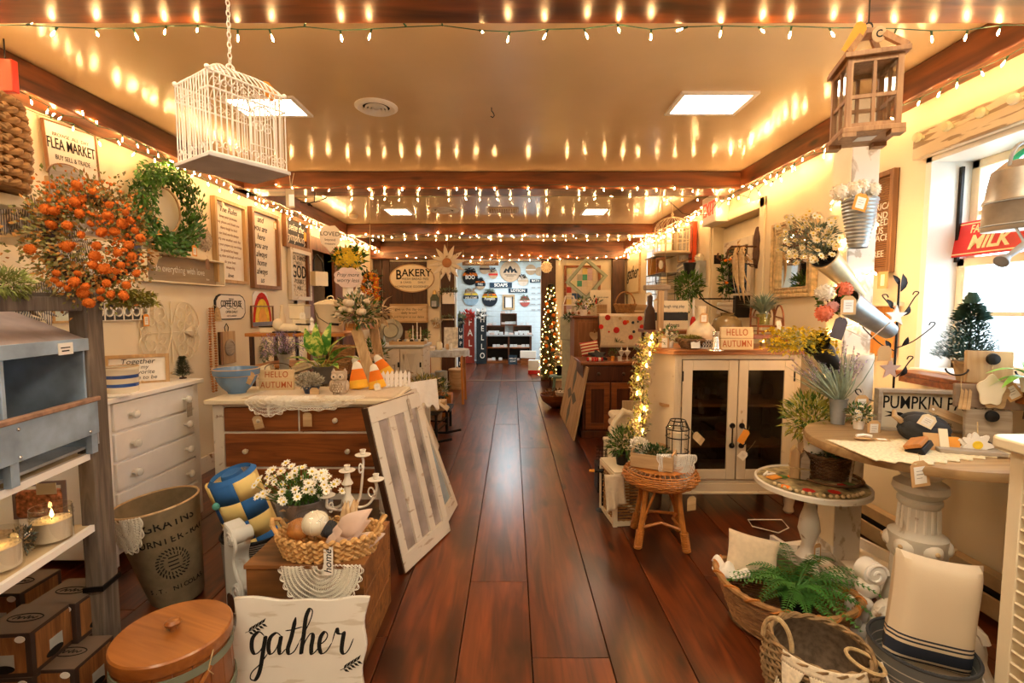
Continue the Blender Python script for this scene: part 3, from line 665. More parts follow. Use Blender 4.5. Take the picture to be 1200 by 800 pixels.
for q,m in ((.42,redf),(.33,yellow),(.2,plain('print_orange',(.85,.4,.05),.6))): part('arch_band',B().prism([(q*w1*cos(pi*i/12),h1*.22+q*1.7*w1*sin(pi*i/12)) for i in range(13)],-.009 - (.42-q)*.01,-.006),m,t)
part('hills',B().box(-w1/2+.01,w1/2-.01,-.013,-.006,.01,h1*.24),plain('print_blue',(.2,.22,.3),.7),t)
# bead garland
p0=onx(246,360,LW+.03); t=thing('bead_garland','long wooden bead garland with a tassel hanging beside the white dresser','garland',p0,pi/2)
bm_=mesh('bead',B().ball((0,0,0),.0125,(1,1,.8),8,5),honey)
zb=onx(246,462,LW+.03).z - p0.z
for s_ in (-1,1):
    for i in range(34): obj('bead',bm_,t,(s_*(.018+.02*sin(i*.09)),-.012,-.012 - i*abs(zb)/34.5))
part('tassel',B().lathe([(.004,0),(.018,-.01),(.03,-.12),(.04,-.125)],12,(.075,-.02,0)).tube([(.01,-.012,.0),(.04,-.015,.02),(.075,-.02,0)],.003),rope,t)
# little board with round trivet
p,w1,h1,rz=place_wall('l',255,389,428,274,.002)
t=thing('wall_plaque','dark wood board with a pale round carved disc beside the bead garland','ornament',p,rz)
part('board',B().box(-w1/2,w1/2,-.02,0,0,h1),tanz,t,bev=.003); part('edge_strip',B().box(-w1/2,-w1/2+.03,-.03,0,0,h1),oakd,t)
part('carved_disc',B().T((.02,-.02,h1*.5),rx=pi/2).lathe([(.08,0),(.08,.012),(.06,.018),(.055,.012),(.02,.014),(.001,.014)],24),driftw,t)
part('hanging_loop',B().tube([(-.02,-.01,h1),(-.03,-.01,h1+.04),(0,-.01,h1+.075),(.03,-.01,h1+.04),(.02,-.01,h1)],.004),blackm,t)
p=onx(314,440,LW+.1); t=thing('dried_bunch','small dried green bunch tied with twine hanging between the plaque and the lavender','dried flowers',onx(308,402,LW+.03),pi/2)
part('foliage',foliage(B(),(0,-.02,-.1),(.05,.03,.12),160,.04,.014,up=-.6),[greyg],t,stuff=True); part('bow',B().tube([(0,0,0),(-.03,-.02,.04),(0,0,.06),(.03,-.02,.04),(0,0,0),(.03,-.02,-.05)],.004),rope,t)
# scrolled metal panel
p,w1,h1,rz=place_wall('l',160,352,432,233,.012)
t=thing('metal_wall_art','cream scrolled metal wall panel above the white dresser','wall decoration',p+V((0,0,h1/2)),rz)
b=B()
def sc_(c,r,t0,tn,fl=1): b.tube([(x,-.006,z) for x,z in scroll(c,r,t0,tn,flip=fl)],.0045,5)
for sx in (-1,1):
    for sz in (-1,1):
        for (cx,cz,r) in ((.13,.20,.085),(.26,.12,.075),(.12,.07,.06),(.24,.26,.05),(.33,.03,.05)):
            q=scroll((0,0),r,-pi/2 if sz>0 else pi/2,1.4*sz,flip=sx); b.tube([(sx*cx*w1/.8+x,-.006,sz*cz*h1/.7+z) for x,z in q],.0045,5)
    b.tube([(sx*x*w1/.8,-.006,z*h1/.7) for x,z in spline([(0,.02),(.1,.3),(.2,.34),(.33,.26),(.4,.1),(.36,0),(.4,-.1),(.33,-.26),(.2,-.34),(.1,-.3),(0,-.02)])],.005,5)
b.tube([(0,-.006,-h1/2),(0,-.006,h1/2)],.006,6).tube([(-w1*.45,-.006,0),(w1*.45,-.006,0)],.004,5)
part('scrollwork',b,creamp,t); part('leaf_centre',B().leaf((w1*.2,-.01,0),(1,0,.2),.16,.05,(0,-1,0),.1,2).leaf((w1*.2,-.01,0),(1,0,-.2),.16,.05,(0,-1,0),.1,2),creamp,t,solid=.004)
# black and white lattice panel, little glazed frame
p,w1,h1,rz=place_wall('l',96,354,377,173,.012)
t=thing('lattice_shelf','narrow cream and black fretwork panel behind the orange wreath','wall decoration',p,rz)
part('backing',B().box(-w1/2,w1/2,-.006,0,0,h1),greyc,t)
b=B(); n_=7
for i in range(n_):
    cx=-w1/2+w1*(i+.5)/n_
    for a in range(8): b.leaf((cx,-.009,h1/2),(cos(a*pi/4),0,sin(a*pi/4)),w1/n_*.48,.03,(0,-1,0),.0)
    for r_ in (w1/n_*.40,): b.tube([(cx+r_*cos(q*pi/8),-.009,h1/2+r_*sin(q*pi/8)) for q in range(16)],.004,4,closed=True)
    b.box(cx - w1/n_/2 - .003,cx - w1/n_/2+.003,-.012,-.005,0,h1)
picture_frame(b,w1,h1,.006,.014); part('fretwork',b,paper,t)
tie(t,(w1*.42,-.02,h1*.35),.09,.055,orangt)
p,w1,h1,rz=place_wall('l',57,350,379,84,.012)
t=thing('small_window_frame','small cream glazed frame on the wall behind the grey wooden post','frame',p,rz)
part('frame',picture_frame(B(),w1,h1,.014,.02).box(-w1/2,w1/2,-.016,0,h1*.5,h1*.5+.01),oak,t); part('pane',B().box(-w1/2,w1/2,-.006,-.002,0,h1),plain('pale_glass_print',(.62,.70,.60),.2),t)

# ================= white chest of drawers =================
XF=-2.21; q0,q1=onx(120,470,XF),onx(233,443,XF); zt=q1.z; ya,yb=q0.y - .02,q1.y
t=thing('white_dresser','tall cream white chest of drawers against the left wall','dresser',(XF,(ya+yb)/2,0),pi/2)
W2=(yb-ya)/2
part('carcass',B().box(-W2+.02,W2-.02,.01,.50,.06,zt-.03).box(-W2+.016,-W2+.07,-.0,.08,0,zt-.031).box(W2-.07,W2-.016,0,.08,0,zt-.031),whitep,t,bev=.003)
part('top',B().box(-W2-.0,W2+.01,-.03,.51,zt-.03,zt),whitep,t,bev=.005)
nd=5; hs=(zt - .03 - .08) / nd
for i in range(nd):
    z0=.08+hs*i
    d=part('drawer',B().box(-W2+.075,W2-.075,-.012,.02,z0+.008,z0+hs-.008),whitep,t,bev=.004)
    for sx in (-1,1):
        knob(d,(sx*W2*.55,-.012,z0+hs/2),.024,glassm if False else plain('cut_glass_knob',(.8,.78,.72),.12),name='knob')
tie(t,(W2*.55,-.05,zt-.13),.10,.05,driftw,print_=False,up=.03)
# ---------- goods on the white dresser ----------
ZT=zt
def on(px,py,z=None): return onz(px,py,ZT if z is None else z)
p=on(143,459); t=thing('striped_crock','white crock with two blue bands and an open top on the white dresser','crock',p)
part('body',B().lathe([(.001,.0),(.078,0),(.082,.01),(.084,.13),(.088,.135),(.088,.15),(.080,.15),(.076,.02),(.001,.02)],36,cap=False),stripes('crock_stripes',(.80,.72,.56),[(.035,.055,(.03,.09,.34)),(.085,.105,(.03,.09,.34))],rough=.25,bump=0),t)
part('rim',B().tube(ring_pts(.084,36,.15),.005,6,closed=True),tanw,t)
p=on(176,432); t=thing('framed_sign','wood framed sign starting with Together leaning on the white dresser','sign',V((-2.46,3.12,ZT)),0,rot=(R(-10),0,R(34)))
part('board',B().box(-.15,.15,-.008,0,0,.17),paper,t); part('frame',picture_frame(B(),.34,.20,.022,.024,-.012),oak,t,bev=.002)
for s_,x,z,q in (('Together',-.0,.142,.048),('is my',.02,.105,.034),('favorite',.03,.072,.038),('place to be',.02,.036,.036)): text(s_,q,ink,t,(x,-.009,z),1,shear=.2)
p=V((-2.31,3.33,ZT)); t=thing('tabletop_tree','tiny frosted green bottlebrush tree on the far end of the white dresser','tree',p)
part('trunk',B().lathe([(.022,0),(.022,.01),(.006,.012),(.005,.05)],10),brownd,t)
b=B()
for i in range(900):
    z=.015+.14*random.random()**1.1; r=.055*(1 - (z-.015)/.15)**.7; a=ru(0,6.28); b.leaf((r*.5*cos(a),r*.5*sin(a),z),(cos(a),sin(a),.35),r*.7+.012,.007)
part('foliage',b,greyg,t,stuff=True); part('snow',foliage(B(),(0,0,.09),(.04,.04,.05),40,.012,.006),paper,t,stuff=True)
for k,(px,py,m,lb) in enumerate([(169,447,redf,'small red pot of greenery behind the striped crock'),(178,444,redf,'small red pot right of the other one on the white dresser'),(187,441,redf,'small red cup nearest the tiny tree on the white dresser')]):
    t=thing('red_pot',lb,'pot',on(px,py)); part('pot',B().lathe([(.012,0),(.018,.035),(.015,.035),(.012,.006)],14),m,t); part('sprig',foliage(B(),(0,0,.045),(.018,.018,.015),30,.015,.006),greyg if k==0 else white_f,t)
t=thing('bead_strand','strand of pale round beads laid along the front of the white dresser','beads',on(160,452))
o_=on(160,452)
for i in range(16): q=on(150+i*3.4,454 - i*1.05); obj('bead',bpy.data.meshes.get('pale_bead') or mesh('pale_bead',B().ball((0,0,0),.009,n=8,m=5),pinew),t,q - o_+V((0,0,.009)))
p=on(135,465); solo('folded_napkin',B().sheet(lambda u,v: (u*.14 - .07,v*.08 - .04,.004+.006*sin(u*9)*sin(v*7)),12,8),clothw,'crumpled white napkin in front of the striped crock','napkin',p+V((0,0,.003)),.5,solid=.004)
b=B()
for i in range(7):
    a=pi*i/6; b.tube([(.10*cos(a)*k+0,-.004,.02+.10*sin(a)*k) for k in (.3,.6,.9,1.05)],[.004,.007,.009,.002],5)
b.tube([(.115*cos(pi*i/16),0,.02+.115*sin(pi*i/16)) for i in range(17)],.007,6).tube([(.05*cos(pi*i/16),0,.02+.05*sin(pi*i/16)) for i in range(17)],.006,6).box(-.13,.13,-.012,.01,0,.02)
solo('carved_arch',b,creamp,'small cream carved fan shaped arch behind the Together sign','ornament',V((-2.60,3.22,ZT)),.9)

# ================= centre dresser =================
DX0,DX1,DY0,DY1,DZ=-1.905,-.80,3.0,3.5,.875
t=thing('wood_drawer_dresser','white framed dresser with red brown drawer fronts beside the aisle','dresser',((DX0+DX1)/2,DY0,0))
w2=(DX1-DX0)/2; zb_=.22
b=B().box(-w2,-w2+.07,0,.06,zb_,DZ-.03).box(w2-.07,w2,0,.06,zb_,DZ-.03).box(-w2,w2,.02,.48,zb_+.02,DZ-.032)
b.box(-w2+.07,w2-.07,0,.02,zb_,zb_+.04).box(-w2+.07,w2-.07,0,.02,DZ-.05,DZ-.03)
part('carcass',b,wornw,t,bev=.003)
part('top',B().box(-w2-.03,w2+.05,-.04,.5,DZ-.03,DZ),creamp,t,bev=.006)
for x in (-w2+.035,w2-.035):
    for y in (.03,.45): part('leg',B().lathe(turned(zb_,.028),16,(x,y,0)),wornw,t)
rows=[(DZ-.05-.155,DZ-.055,2),(DZ-.05-.385,DZ-.05-.17,1),(zb_+.045,DZ-.05-.40,1)]
gk=plain('glass_knob',(.7,.62,.5),.15)
for z0,z1,n_ in rows:
    for i in range(n_):
        xa=-w2+.08+i*(w2*2-.16)/n_+(.006 if i else 0); xb=-w2+.08+(i+1)*(w2*2-.16)/n_ - (.006 if n_==2 and not i else 0)
        d=part('drawer',B().box(xa,xb,-.012,.02,z0,z1),redwd,t,bev=.003)
        for kx in ([(xa+xb)/2] if n_==2 else [xa+.14,xb - .16]): knob(d,(kx,-.012,(z0+z1)/2),.017,gk)
    if z0 != rows[-1][0]: part('rail',B().box(-w2+.07,w2-.07,-.004,.02,z0-.016,z0-.002),wornw,t)
part('divider',B().box(-.008,.008,-.004,.02,rows[0][0],rows[0][1]),wornw,t)
q=V(t.location); tie(t,at(300,487,2.955) - q,.085,.06,tanw,print_=False,ry=-.25); tie(t,at(360,483,2.955) - q,.09,.055,tanw,print_=False,up=.06)

DT=DZ
def dz(px,py): return onz(px,py,DT)
p=dz(278,460); t=thing('mixing_bowl','large blue glazed mixing bowl with tan bands on the wood fronted dresser','bowl',p)
pr=[(.001,0),(.055,0),(.06,.012),(.09,.04),(.118,.085),(.130,.125),(.142,.127),(.145,.165),(.138,.168),(.125,.12),(.085,.045),(.05,.02),(.001,.016)]
part('bowl',B().lathe(pr,48,cap=False),bowlb,t)
part('rim_band',B().tube(ring_pts(.142,48,.167),.004,6,closed=True),tanw,t); part('lower_band',B().tube(ring_pts(.133,48,.124),.0035,6,closed=True),tanw,t)
tie(t,(.14,-.06,.15),.085,.055,tanw,print_=False,up=0,ry=.5)
def hello_sign(lab,loc,wd,h,rz,rx=0):
    t=thing('hello_autumn_sign',lab,'sign',loc,rot=(rx,0,rz))
    part('upper_board',B().box(-wd/2,wd/2,-.018,0,h*.51,h),pinew,t,bev=.002); part('lower_board',B().box(-wd/2,wd/2,-.018,0,0,h*.49),pinew,t,bev=.002)
    rb=MT.get('rust_ink') or plain('rust_ink',(.42,.10,.03),.7)
    text('HELLO',h*.42,rb,t,(0,-.019,h*.75),wd/h*.50,.003,space=1.1); text('AUTUMN',h*.42,rb,t,(.0,-.019,h*.25),wd/h*.48,.003,space=1.1)
    return t
t=hello_sign('Hello Autumn plank sign beside the blue mixing bowl',dz(325,457),.235,.145,R(6),R(-6))
part('wire_handle',B().tube([(-.08,-.01,.13)]+[(.09*cos(a),.01,.15+.04*sin(a)) for a in [pi - pi*i/12 for i in range(13)]]+[(.09,-.01,.13)],.003,5),brownd,t)
# linens
def folded(name,lab,loc,wd,dp,h,n,mats,rz,rx=0,ry=0,cat='linen',group=None):
    t=thing(name,lab,cat,loc,rot=(rx,ry,rz),group=group)
    for i in range(n):
        z=h/n*i; k=1 - .03*random.random()
        part('fold',B().prism([(x*k,zz+z) for x,zz in rrect(wd,h/n*.95,h/n*.45,4,0,h/n/2)],-dp/2*k,dp/2*k),mats[i % len(mats)],t,bev=.003)
    return t
lin=ticking('cream_stripe_linen',(.80,.70,.48),(.84,.78,.62),9,'y'); linb=stripes('blue_edge_linen',(.82,.74,.54),[(.03,.05,(.10,.15,.28)),(.065,.075,(.10,.15,.28))],1)
folded('folded_towels','folded cream towels with blue stripes propped behind the blue bowl',dz(290,449)+V((.02,.12,.05)),.24,.22,.05,3,[lin,linb],.35,-.1,-.35)
folded('folded_cloths','cream folded cloths propped right of the lavender vase',dz(347,447)+V((.0,.13,.07)),.26,.2,.05,3,[lin,cloth],-.2,0,-.3)
folded('table_linens','flat pile of cream linens under the lavender vase',dz(325,450)+V((0,.14,0)),.34,.22,.05,3,[cloth,lin],.05)
# lavender in a zinc vase
p=dz(322,449)+V((.02,.12,.05)); t=thing('lavender_bouquet','dried lavender bunch in a zinc vase between the folded towels','bouquet',p)
part('vase',B().lathe([(.034,0),(.036,.11),(.05,.16),(.053,.165),(.046,.165),(.032,.11),(.03,.01)],20),galv,t)
b=B()
for i in range(150):
    a=ru(0,6.28); r=ru(.0,.17); e=V((r*cos(a),r*sin(a)*.7,.24+ru(-.05,.10) - r*.3)); b.mat(0).tube([(0,0,.14),e*.6+V((0,0,.07)),e],.0012,3)
    b.mat(1)
    for k in range(7): b.leaf(e+V((rv(.01),rv(.01),k*.007 - .02)),(rv(1),rv(1),.6),.016,.009)
part('stems',b,[greyg,lilac],t,stuff=True)
# dieffenbachia
p=dz(372,452)+V((0,.12,0)); t=thing('variegated_plant','broad leaved green and yellow houseplant on the wood fronted dresser','plant',p)
m,N,L,bs=_m('variegated_leaf'); co=_co(N,L); vg=_ramp(N,L,_noise(N,L,_co(N,L,(1,1,1),'UV') if 0 else co,22,6,.5),[(.42,(.05,.20,.02)),(.50,(.15,.36,.04)),(.58,(.62,.66,.16))]); L.new(vg,bs.inputs['Base Color']); bs.inputs['Roughness'].default_value=.35
part('pot',B().lathe([(.06,0),(.075,.12),(.08,.12),(.08,.135),(.07,.135),(.001,.12)],20),plain('plant_pot',(.1,.09,.08),.5),t)
for (dx,dy,dz_,L_,W_2) in [(-.7,-.3,.75,.21,.075),(-.45,-.2,1.1,.22,.08),(-.12,-.3,1.3,.24,.075),(.2,0,1.2,.24,.07),(.9,-.3,.6,.25,.085),(1,-.2,.3,.22,.08),(-1,-.2,.3,.2,.075),(.15,-.8,.3,.19,.07),(.6,-.6,.1,.16,.06),(-.4,-.8,.2,.17,.06),(.5,.3,.9,.2,.07)]:
    d=V((dx,dy,dz_)).normalized(); q=d*.09+V((0,0,.13)); lf=part('leaf',B().leaf(q,d,L_*1.05,W_2*1.25,(0,0,1) if abs(dz_)<1 else (0,-1,.1),.1,3),MT['variegated_leaf'],t)
    part('stem',B().tube([(0,0,.1),q],.004,5),greeny,lf)
# grey dried flowers in navy pot
p=dz(362,462)+V((0,.04,0)); t=thing('dried_flower_pot','ball of pale dried flowers in a navy pot with a tan tag','plant',p)
part('pot',B().lathe([(.04,0),(.058,.05),(.062,.052),(.056,.054),(.001,.045)],20),plain('navy_glaze',(.03,.05,.11),.3),t)
part('blossom',foliage(B(),(-.01,0,.085),(.085,.07,.05),900,.022,.010,shell=.2),[plain('dried_bloom',(.52,.48,.38),.9,var=.3,scale=40)],t,stuff=True)
tie(t,(.045,-.06,.05),.085,.06,tanw,print_=False,up=.0)
# owl
p=dz(397,462); t=thing('owl_figurine','carved pale grey owl figurine standing on the dresser','figurine',p+V((0,.02,0)))
ow=plain('owl_stone',(.48,.38,.28),.8,var=.2,scale=30,bump=.5)
b=B().lathe([(.03,0),(.045,.008),(.055,.03),(.060,.055),(.054,.085),(.046,.096),(.052,.11),(.052,.135),(.045,.152),(.001,.156)],28,sy=.8)
part('body',b,ow,t)
for s_ in (-1,1):
    part('ear',B().lathe([(.017,0),(.001,.03)],10,(s_*.038,0,.145)),ow,t)
    part('wing',B().ball((s_*.052,-.006,.055),.032,(.45,.8,1.25),12,8),ow,t)
    e=part('eye',B().T((s_*.022,-.038,.122),rx=pi/2).lathe([(.020,0),(.019,.006),(.013,.004),(.013,.006),(.001,.009)],18),plain('owl_eye_%d' % (s_+1),(.74,.62,.48),.7),t); part('pupil',B().T((s_*.022,-.047,.122),rx=pi/2).lathe([(.006,0),(.005,.002),(.001,.003)],10),black,e)
    part('foot',B().ball((s_*.02,-.04,.006),.012,(1,1.2,.6),8,5),ow,t)
part('beak',B().T((0,-.044,.116),rx=pi*.62).lathe([(.008,0),(.001,.022)],8),ow,t)
b=B()
for r in range(4):
    for c_ in range(5 - r % 2):
        x=(c_ - 2+(r % 2)*.5)*.016; b.leaf((x,-.046+abs(x)*.25,.082 - r*.016),(0,-.25,-1),.02,.013,(0,-1,0),.1)
part('breast_feathers',b,plain('owl_light',(.62,.52,.40),.8),t,solid=.002)
# plush candy corn
cw=MT.get('cc') or plain('felt_white',(.84,.80,.70),.95,bump=.3,bscale=200); cyw=plain('felt_yellow',(.90,.50,.05),.95,bump=.3,bscale=200)
def corn(px,py,dx,h,lab,lean,rz=0,tg=False,back=.0):
    t=thing('plush_candy_corn',lab,'cushion',dz(px,py)+V((0,back,.006)),rot=(R(-8),lean,rz),group='plush candy corns on the dresser')
    def wd(z): return h*.36*(1 - .72*(z/h)**1.3) if z<h else .001
    for nm,z0,z1,m in (('yellow_band',0,.33,cyw),('orange_band',.33,.72,orange),('white_tip',.72,1.0,cw)):
        pr=[]
        for i in range(7):
            z=h*(z0+(z1-z0)*i/6); r=wd(z); 
            if z<h*.06: r *= (z/(h*.06))**.4*.9+.1
            if z>h*.93: r *= max(0,1 - (z-h*.93)/(h*.07))**.5
            pr.append((max(r,.0008),z))
        part(nm,B().lathe(pr,24,sy=.5,cap=False),m,t)
    if tg: tie(t,(.02,-.05,.04),.05,.045,creamp,rz=.3)
corn(421,457,0,.20,'plush candy corn at the front left beside the grey owl',R(-6),.15,False)
corn(443,457,0,.185,'front plush candy corn leaning against the picket fence with a price tag',R(-14),-.1,True)
corn(428,443,0,.21,'plush candy corn tilted left behind the front pair',R(-35),.1,False,.05)
corn(452,443,0,.21,'plush candy corn lying behind the white picket fence',R(-30),.0,False,.05)
# picket fence box
p=dz(452,455); t=thing('picket_fence_box','little white picket fence box at the dresser corner holding orange plush','box',p+V((.06,.06,0)),R(28))
for s_ in (0,1):
    for i in range(7):
        x=-.10+i*.033; part('picket',B().prism([(x-.009,0),(x+.009,0),(x+.009,.095),(x,.112),(x-.009,.095)],s_*.1,s_*.1+.006),whitep,t)
    part('rail',B().box(-.11,.11,s_*.1+.006,s_*.1+.011,.025,.037).box(-.11,.11,s_*.1+.006,s_*.1+.011,.07,.082),whitep,t)
part('floor_board',B().box(-.11,.11,.011,.1,.004,.012),whitep,t)
# lace runner hanging over the front
def lr(cx,hw,drop,wavy,lab,m,y0=2.955):
    def fn(r,a):
        x=cx+hw*r*cos(a); q=r*sin(a)
        if q<.35: return (x,y0+.14*(1 - q/.35)+.0,DT+.004)
        d=(q-.35)/.65; return (x*1.0+.01*sin(x*60)*d,y0 - .006 - .010*abs(sin(x*wavy)) ,DT - drop*d)
    solo('lace_runner',lace(fn,6,60,.0014,0,pi,r0=.1),m,lab,'lace',group=None,stuff=False)
lr(-1.25,.30,.065,38,'long lace edge draped over the dresser front beneath the owl',lacem)
lr(-1.52,.16,.10,45,'white lace cloth corner hanging over the left drawer',lacem)
b=B().sheet(lambda u,v: (-1.72+u*.95,3.0+v*.42+.03*sin(u*9),DT+.002),20,6); solo('table_runner',b,cloth,'thin linen runner lying flat beneath the goods on the dresser','runner',solid=.002)

# ================= old window sashes leaning at the dresser end =================
def leanwin(lab,pts,bars,gm,fm,tg=True):
    """pts: near-bottom, far-bottom, near-top (world)"""
    a,b_,c=[V(q) for q in pts]; u=(b_ - a); W=u.length; u.normalize(); v=(c - a); v=v - u*v.dot(u); H=v.length; v.normalize(); n=u.cross(v)
    M3=Matrix((u,-n,v)).transposed().to_4x4(); M3.translation=a
    t=thing('old_window_sash',lab,'window sash',a,rot=tuple(M3.to_euler()))
    b=B().box(0,W,-.025,.012,0,.09).box(0,W,-.025,.012,H-.09,H).box(0,.06,-.025,.012,.09,H-.09).box(W-.06,W,-.025,.012,.09,H-.09)
    part('frame',b,fm,t,bev=.003); part('frame_edge',B().box(-.012,0,-.02,.014,0,H).box(0,W,.012,.022,H-.01,H+.004).box(0,W,-.02,.014,-.004,0),brownd,t)
    for x in bars: part('glazing_bar',B().box(W*x-.03,W*x+.03,-.022,.006,.09,H-.09),fm,t,bev=.003)
    part('pane',B().box(.05,W-.05,-.008,-.002,.08,H-.08),gm,t)
    return t,W,H
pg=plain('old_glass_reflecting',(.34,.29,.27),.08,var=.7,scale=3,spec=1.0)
t,W,H=leanwin('tall old window sash with white bars leaning nearest the camera at the dresser end',[(-.60,2.52,.004),(-.42,3.02,.004),(-.755,2.75,.90)],(.36,.66),pg,wornc)
tie(t,(W*.72,-.03,H-.02),.13,.03,driftw,print_=False)
t,W,H=leanwin('second old sash with a single blue grey pane leaning behind the first',[(-.46,3.06,.004),(-.42,3.42,.004),(-.76,3.10,.86)],(),plain('blue_grey_pane',(.32,.40,.46),.1,var=.3,scale=3),wornc)
# white linen hanging over a wood ladder beside the sash tops
def drape(u,v): x=-.80+.2*u; y=3.50+.24*u+.1*v; z=DT+.02 - .26*max(0,v-.2)*(.6+.5*u) - .02*sin(u*22)*v; return (x+.03*v,y - .14*v,z)
solo('hanging_linen',B().sheet(drape,24,16),clothw,'white linen cloth hanging down behind the old window sashes','cloth',solid=.003)
t=thing('white_side_table','low worn cream bench standing behind the leaning window sashes','bench',(-.82,3.95,0))
part('top',B().box(-.35,.10,-.3,.35,.62,.65),wornc,t,bev=.004)
for x in (-.31,.06):
    for y in (-.26,.31): part('leg',B().box(x-.02,x+.02,y-.02,y+.02,0,.62),wornc,t)
solo('painted_board',B().box(0,.022,-.3,.3,0,.5),wornc,'pale painted board on the floor leaning on the low bench','board',(-.76,4.62,.004),rot=(0,R(-20),R(4)),bev=.003)
# ================= left foreground: shelf unit =================
S0=V((-1.665,1.87,0)); SR=R(100)
SM=Matrix.Translation(S0) @ Matrix.Rotation(SR,4,'Z')
def sl(x,y,z): return SM @ V((x,y,z))
t=thing('ladder_shelf','rustic shelf unit with grey wooden posts and white edged shelves at the far left','shelf',S0,SR)
for x in (.0,-1.15):
    for y in (0,.48): part('post',B().box(x-.05,x+.05,y-.03,y+.03,0,1.55),postw,t,bev=.006)
part('top_rail',B().box(-1.25,.0,-.02,.02,1.44,1.49),postw,t,bev=.004); part('end_rail',B().box(-.03,.03,0,.5,1.46,1.51),postw,t,bev=.004)
for z,m in ((.887,None),(.60,None)):
    s_=part('shelf_board',B().box(-1.2,-.03,.0,.5,z-.018,z),pinew,t,bev=.002); part('white_edge',B().box(-1.2,-.045,-.016,0,z-.024,z+.002),whitep,s_)
part('back_board',B().box(-1.2,.05,.50,.515,.1,.90),plain('shelf_back',(.48,.40,.30),.7),t)
for z in (.33,): part('iron_strap',B().box(-.056,.056,-.036,.036,z,z+.02),blackm,t)
t=thing('wall_shelf','thick cream shelf on the left wall holding the coiled basket','shelf',(-2.3,1.45,1.83))
part('shelf_board',B().box(-.42,.43,-.9,.42,0,.045),creamp,t,bev=.004); part('bracket',B().box(-.42,.36,.3,.36,-.09,0),driftw,t); part('bracket',B().box(-.42,.36,-.6,-.54,-.09,0),driftw,t)
# coiled basket on the top shelf
p=V((-1.965,1.70,1.878)); t=thing('coiled_basket','large coiled brown rope basket on the high left shelf','basket',p)
for k in range(9):
    z=.02+k*.036; r=.19+.012*sin(k*.4)
    b=B()
    for ph in (0,pi): b.tube([((r+.008*cos(14*a+ph))*cos(a),(r+.008*cos(14*a+ph))*sin(a),z+.008*sin(14*a+ph)) for a in [2*pi*i/112 for i in range(112)]],.012,6,closed=True)
    part('coil',b,wick,t)
part('base',B().lathe([(.001,.004),(.18,.004),(.19,.02)],30,cap=False),wick,t)
for k,(x,y,z,wd,h,m,lb) in enumerate([(-2.10,2.26,1.83,.10,.22,oak,'small pale wooden block standing on the high left shelf'),(-1.95,2.13,1.80,.11,.27,driftw,'rounded brown cutting board standing above the orange wreath')]):
    pts=[(-wd/2,0),(wd/2,0)]+[(wd/2*cos(a),h - wd/2*.8+wd/2*.8*sin(a)) for a in [pi*i/12 for i in range(13)]] if k else [(-wd/2,0),(wd/2,0),(wd/2,h),(-wd/2,h)]
    t=thing(('wooden_block','cutting_board')[k],lb,('block','cutting board')[k],(x,y,z),R(55)); part('board',B().prism(pts,-.02,0),m,t,bev=.003); 
    if k: part('bark_edge',B().tube([(x_,-.01,z_) for x_,z_ in pts[2:]],.008,5),oakd,t)
t=thing('wooden_tray','open tan wooden box on the high shelf under the flea market sign','box',(-2.25,2.45,1.80),R(90))
part('side',picture_frame(B(),.5,.14,.014,.12),tanw,t); part('back_panel',B().box(-.25,.25,-.008,0,0,.14),driftw,t)
part('shelf_cleat',B().box(-.26,.26,-.12,.3,-.03,0),creamp,t)
# striped rag wreath
tk=ticking('ticking_rag',(.74,.66,.52),(.16,.15,.16),42,'x')
p=at(14,306,2.12); t=thing('rag_wreath','wreath of striped ticking rags behind the grey shelf post','wreath',p,R(50))
b=B()
for i in range(330):
    a=ru(0,6.28); rho=.17+rv(.06); q=V((rho*cos(a),rv(.05),rho*sin(a))); b.leaf(q,(cos(a)+rv(.9),rv(.7)-.3,sin(a)+rv(.9)),ru(.07,.12),.035,(rv(1),-1,rv(1)),.2,2)
part('rag_strips',b,tk,t,stuff=True,solid=.003); part('ring',B().tube([(.17*cos(a),0,.17*sin(a)) for a in [2*pi*i/30 for i in range(30)]],.02,6,closed=True),clothw,t)
part('raffia_center',B().T((-.10,-.07,.1),rx=pi/2).lathe([(.05,0),(.045,.02),(.02,.01),(.001,.012)],20),pinew,t)
# mossy sprig on rail
solo('moss_bush',foliage(B(),(0,0,0),(.085,.045,.04),900,.03,.005,up=-.1),[plain('moss_sprig',(.22,.25,.06),.8,var=.5,scale=20)],'yellow green mossy sprig lying on the shelf rail','greenery',sl(-.37,-.01,1.525),SR)
# red box hanging top left
t=thing('red_metal_box','bright red metal sign corner at the top left under the beam','sign',at(-8,107,2.1)); part('panel',B().box(-.09,.085,0,.03,.0,.135),plain('red_enamel',(.75,.05,.02),.35),t,bev=.004); part('hanger',B().tube([(.05,.01,.135),(.05,.01,.22)],.003,5),blackm,t)
# orange mum wreath
p=at(104,281,1.76); t=thing('orange_flower_wreath','full wreath of orange flowers hanging on the grey shelf post','wreath',p,R(12))
b=B(); R0=.135
for i in range(3300):
    a=ru(0,6.28); rho=R0+random.gauss(0,.042); y=rv(.055)
    k=0 if random.random()<.45 else (1 if random.random()<.6 else 2); b.mat(k)
    b.leaf((rho*cos(a),y,rho*sin(a)*1.1),(cos(a)*.9+rv(.8),rv(.9) - .4,sin(a)*.9+rv(.8)),ru(.012,.024),ru(.007,.013),(rv(1),-1,rv(1)),.15)
part('foliage',b,[plain('brown_green',(.26,.22,.08),.7,var=.4,scale=30),plain('rust_leaf',(.50,.22,.05),.8,var=.4,scale=30),moss],t,stuff=True)
part('twig_ring',B().tube([(R0*cos(a),.02,R0*1.1*sin(a)) for a in [2*pi*i/40 for i in range(40)]],.022,7,closed=True),brownd,t)
